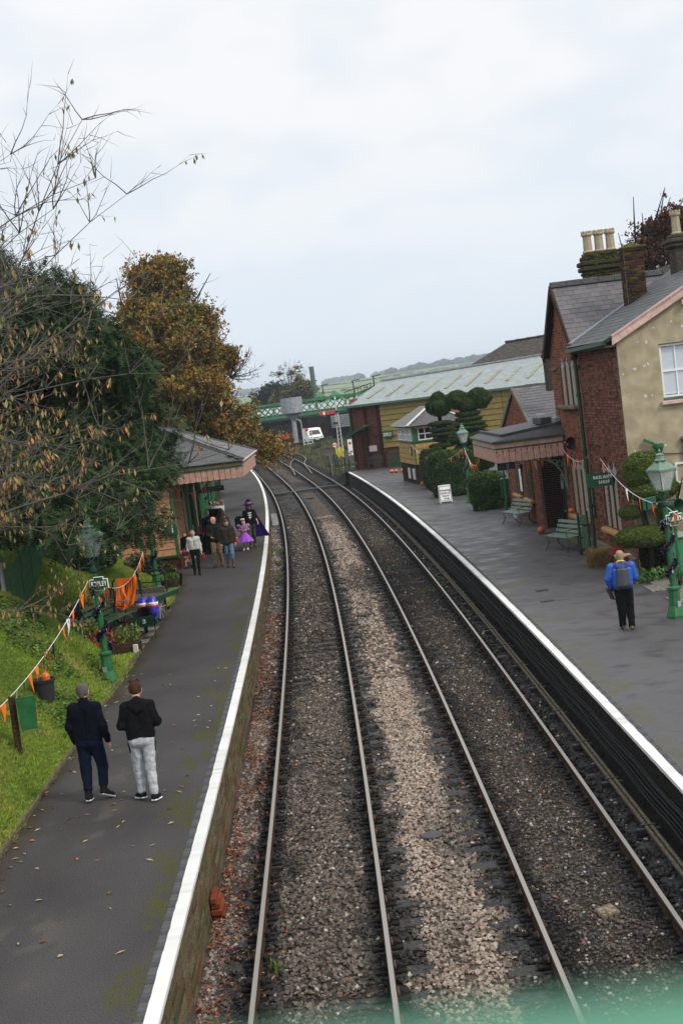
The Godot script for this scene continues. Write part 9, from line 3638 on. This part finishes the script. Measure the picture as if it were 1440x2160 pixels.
	for i in 18:
		for r in 8:
			var c := []
			for e: Vector2i in [Vector2i(i, r + 1), Vector2i(i + 1, r + 1), Vector2i(i + 1, r), Vector2i(i, r)]:
				var f := e.y / 8.0
				var a := lerpf(-0.35, PI + 0.35, e.x / 18.0)
				var rad := lerpf(0.2, 0.5, f) * (1.0 + 0.07 * f * cos(e.x * 2.1))
				c.append(W(cos(a) * rad - 0.2 * f, lerpf(1.46, 0.36, f), sin(a) * rad * 0.8 + 0.05))
			cape.quad(c[3], c[2], c[1], c[0])
	part(wt, "cape", cape, M["purple"])
	# the child in the purple dress
	var ch := person("small child in lilac dress with tulle skirt and white tights", V(-3.8, PY, 55.2), PI - 0.1, 0.67, 0.022, {"elL": W(-0.24, 1.18, -0.06), "elR": W(0.24, 1.18, -0.06), "wrL": W(-0.06, 1.14, -0.24), "wrR": W(0.06, 1.17, -0.24)},
		{"skin": sk, "top": cloth_mat(lin(0.5, 0.3, 0.55), "lilac_satin"), "top_name": "bodice", "cuff": -0.4, "low": M["lilac"], "skirt": [0.5, 0.5], "shoe": M["white"], "hair": ["tied", brown], "hem": 1.02})
	var wing := Geo.new()
	for s: float in [-1.0, 1.0]:
		wing.ball(W(s * 0.26, 1.42, 0.03), W(0.13, 0.1, 0.07), 10, 7)
	part(ch, "puff_sleeve", wing, cloth_mat(lin(0.6, 0.42, 0.68), "pale_lilac"))
	var bow := Geo.new()
	for s: float in [-1.0, 1.0]:
		bow.ball(W(s * 0.06, 1.78, 0.0), W(0.07, 0.06, 0.03), 8, 6)
	part(ch, "bow", bow, M["white"])
	var bd := Geo.new()
	bd.cbox(O0, W(0.34, 0.5, 0.22), 0.08)
	single("black_rucksack", bd, M["black_cloth"], "black rucksack carried beside the caped person", "bag", TB(V(-3.98, PY + 1.02, 56.0)))


# ---- the footbridge the picture is taken from -------------------------------------------------------------------
func footbridge() -> void:
	var t := thing("viewing_footbridge", "green footbridge parapet, out of focus along the bottom edge", "footbridge")
	var y := 6.3 - 0.0535
	var r := Geo.new()
	r.tube([V(-4.0, y - 0.045, 0.155), V(5.0, y - 0.045, 0.135)], [0.03, 0.03], 16)
	part(t, "top_rail", r, M["rail_green"])
	lattice(t, V(-4.0, y - 1.25, 0.155), V(5.0, y - 1.25, 0.135), 1.15, 1.0, M["rail_green"], 0.04)
	var b := Geo.new()
	b.bar(V(-4.0, y - 1.28, 0.155), V(5.0, y - 1.28, 0.135), 0.12, 0.1)
	part(t, "bottom_rail", b, M["rail_green"])
	var d := Geo.new()
	d.box(V(0.5, y - 1.45, -1.0), W(9.2, 0.16, 2.3))
	part(t, "deck", d, M["wood"])
	var far := Geo.new()
	far.box(V(0.5, y - 0.75, -2.1), W(9.0, 1.3, 0.06))
	part(t, "rear_parapet", far, M["rail_green"])
	for x: float in [-4.2, 5.2]:
		var p := Geo.new()
		p.cbox(V(x, (y - 1.5) * 0.5, -1.0), W(0.4, y - 1.5, 0.4), 0.03)
		part(t, "column", p, M["rail_green"])
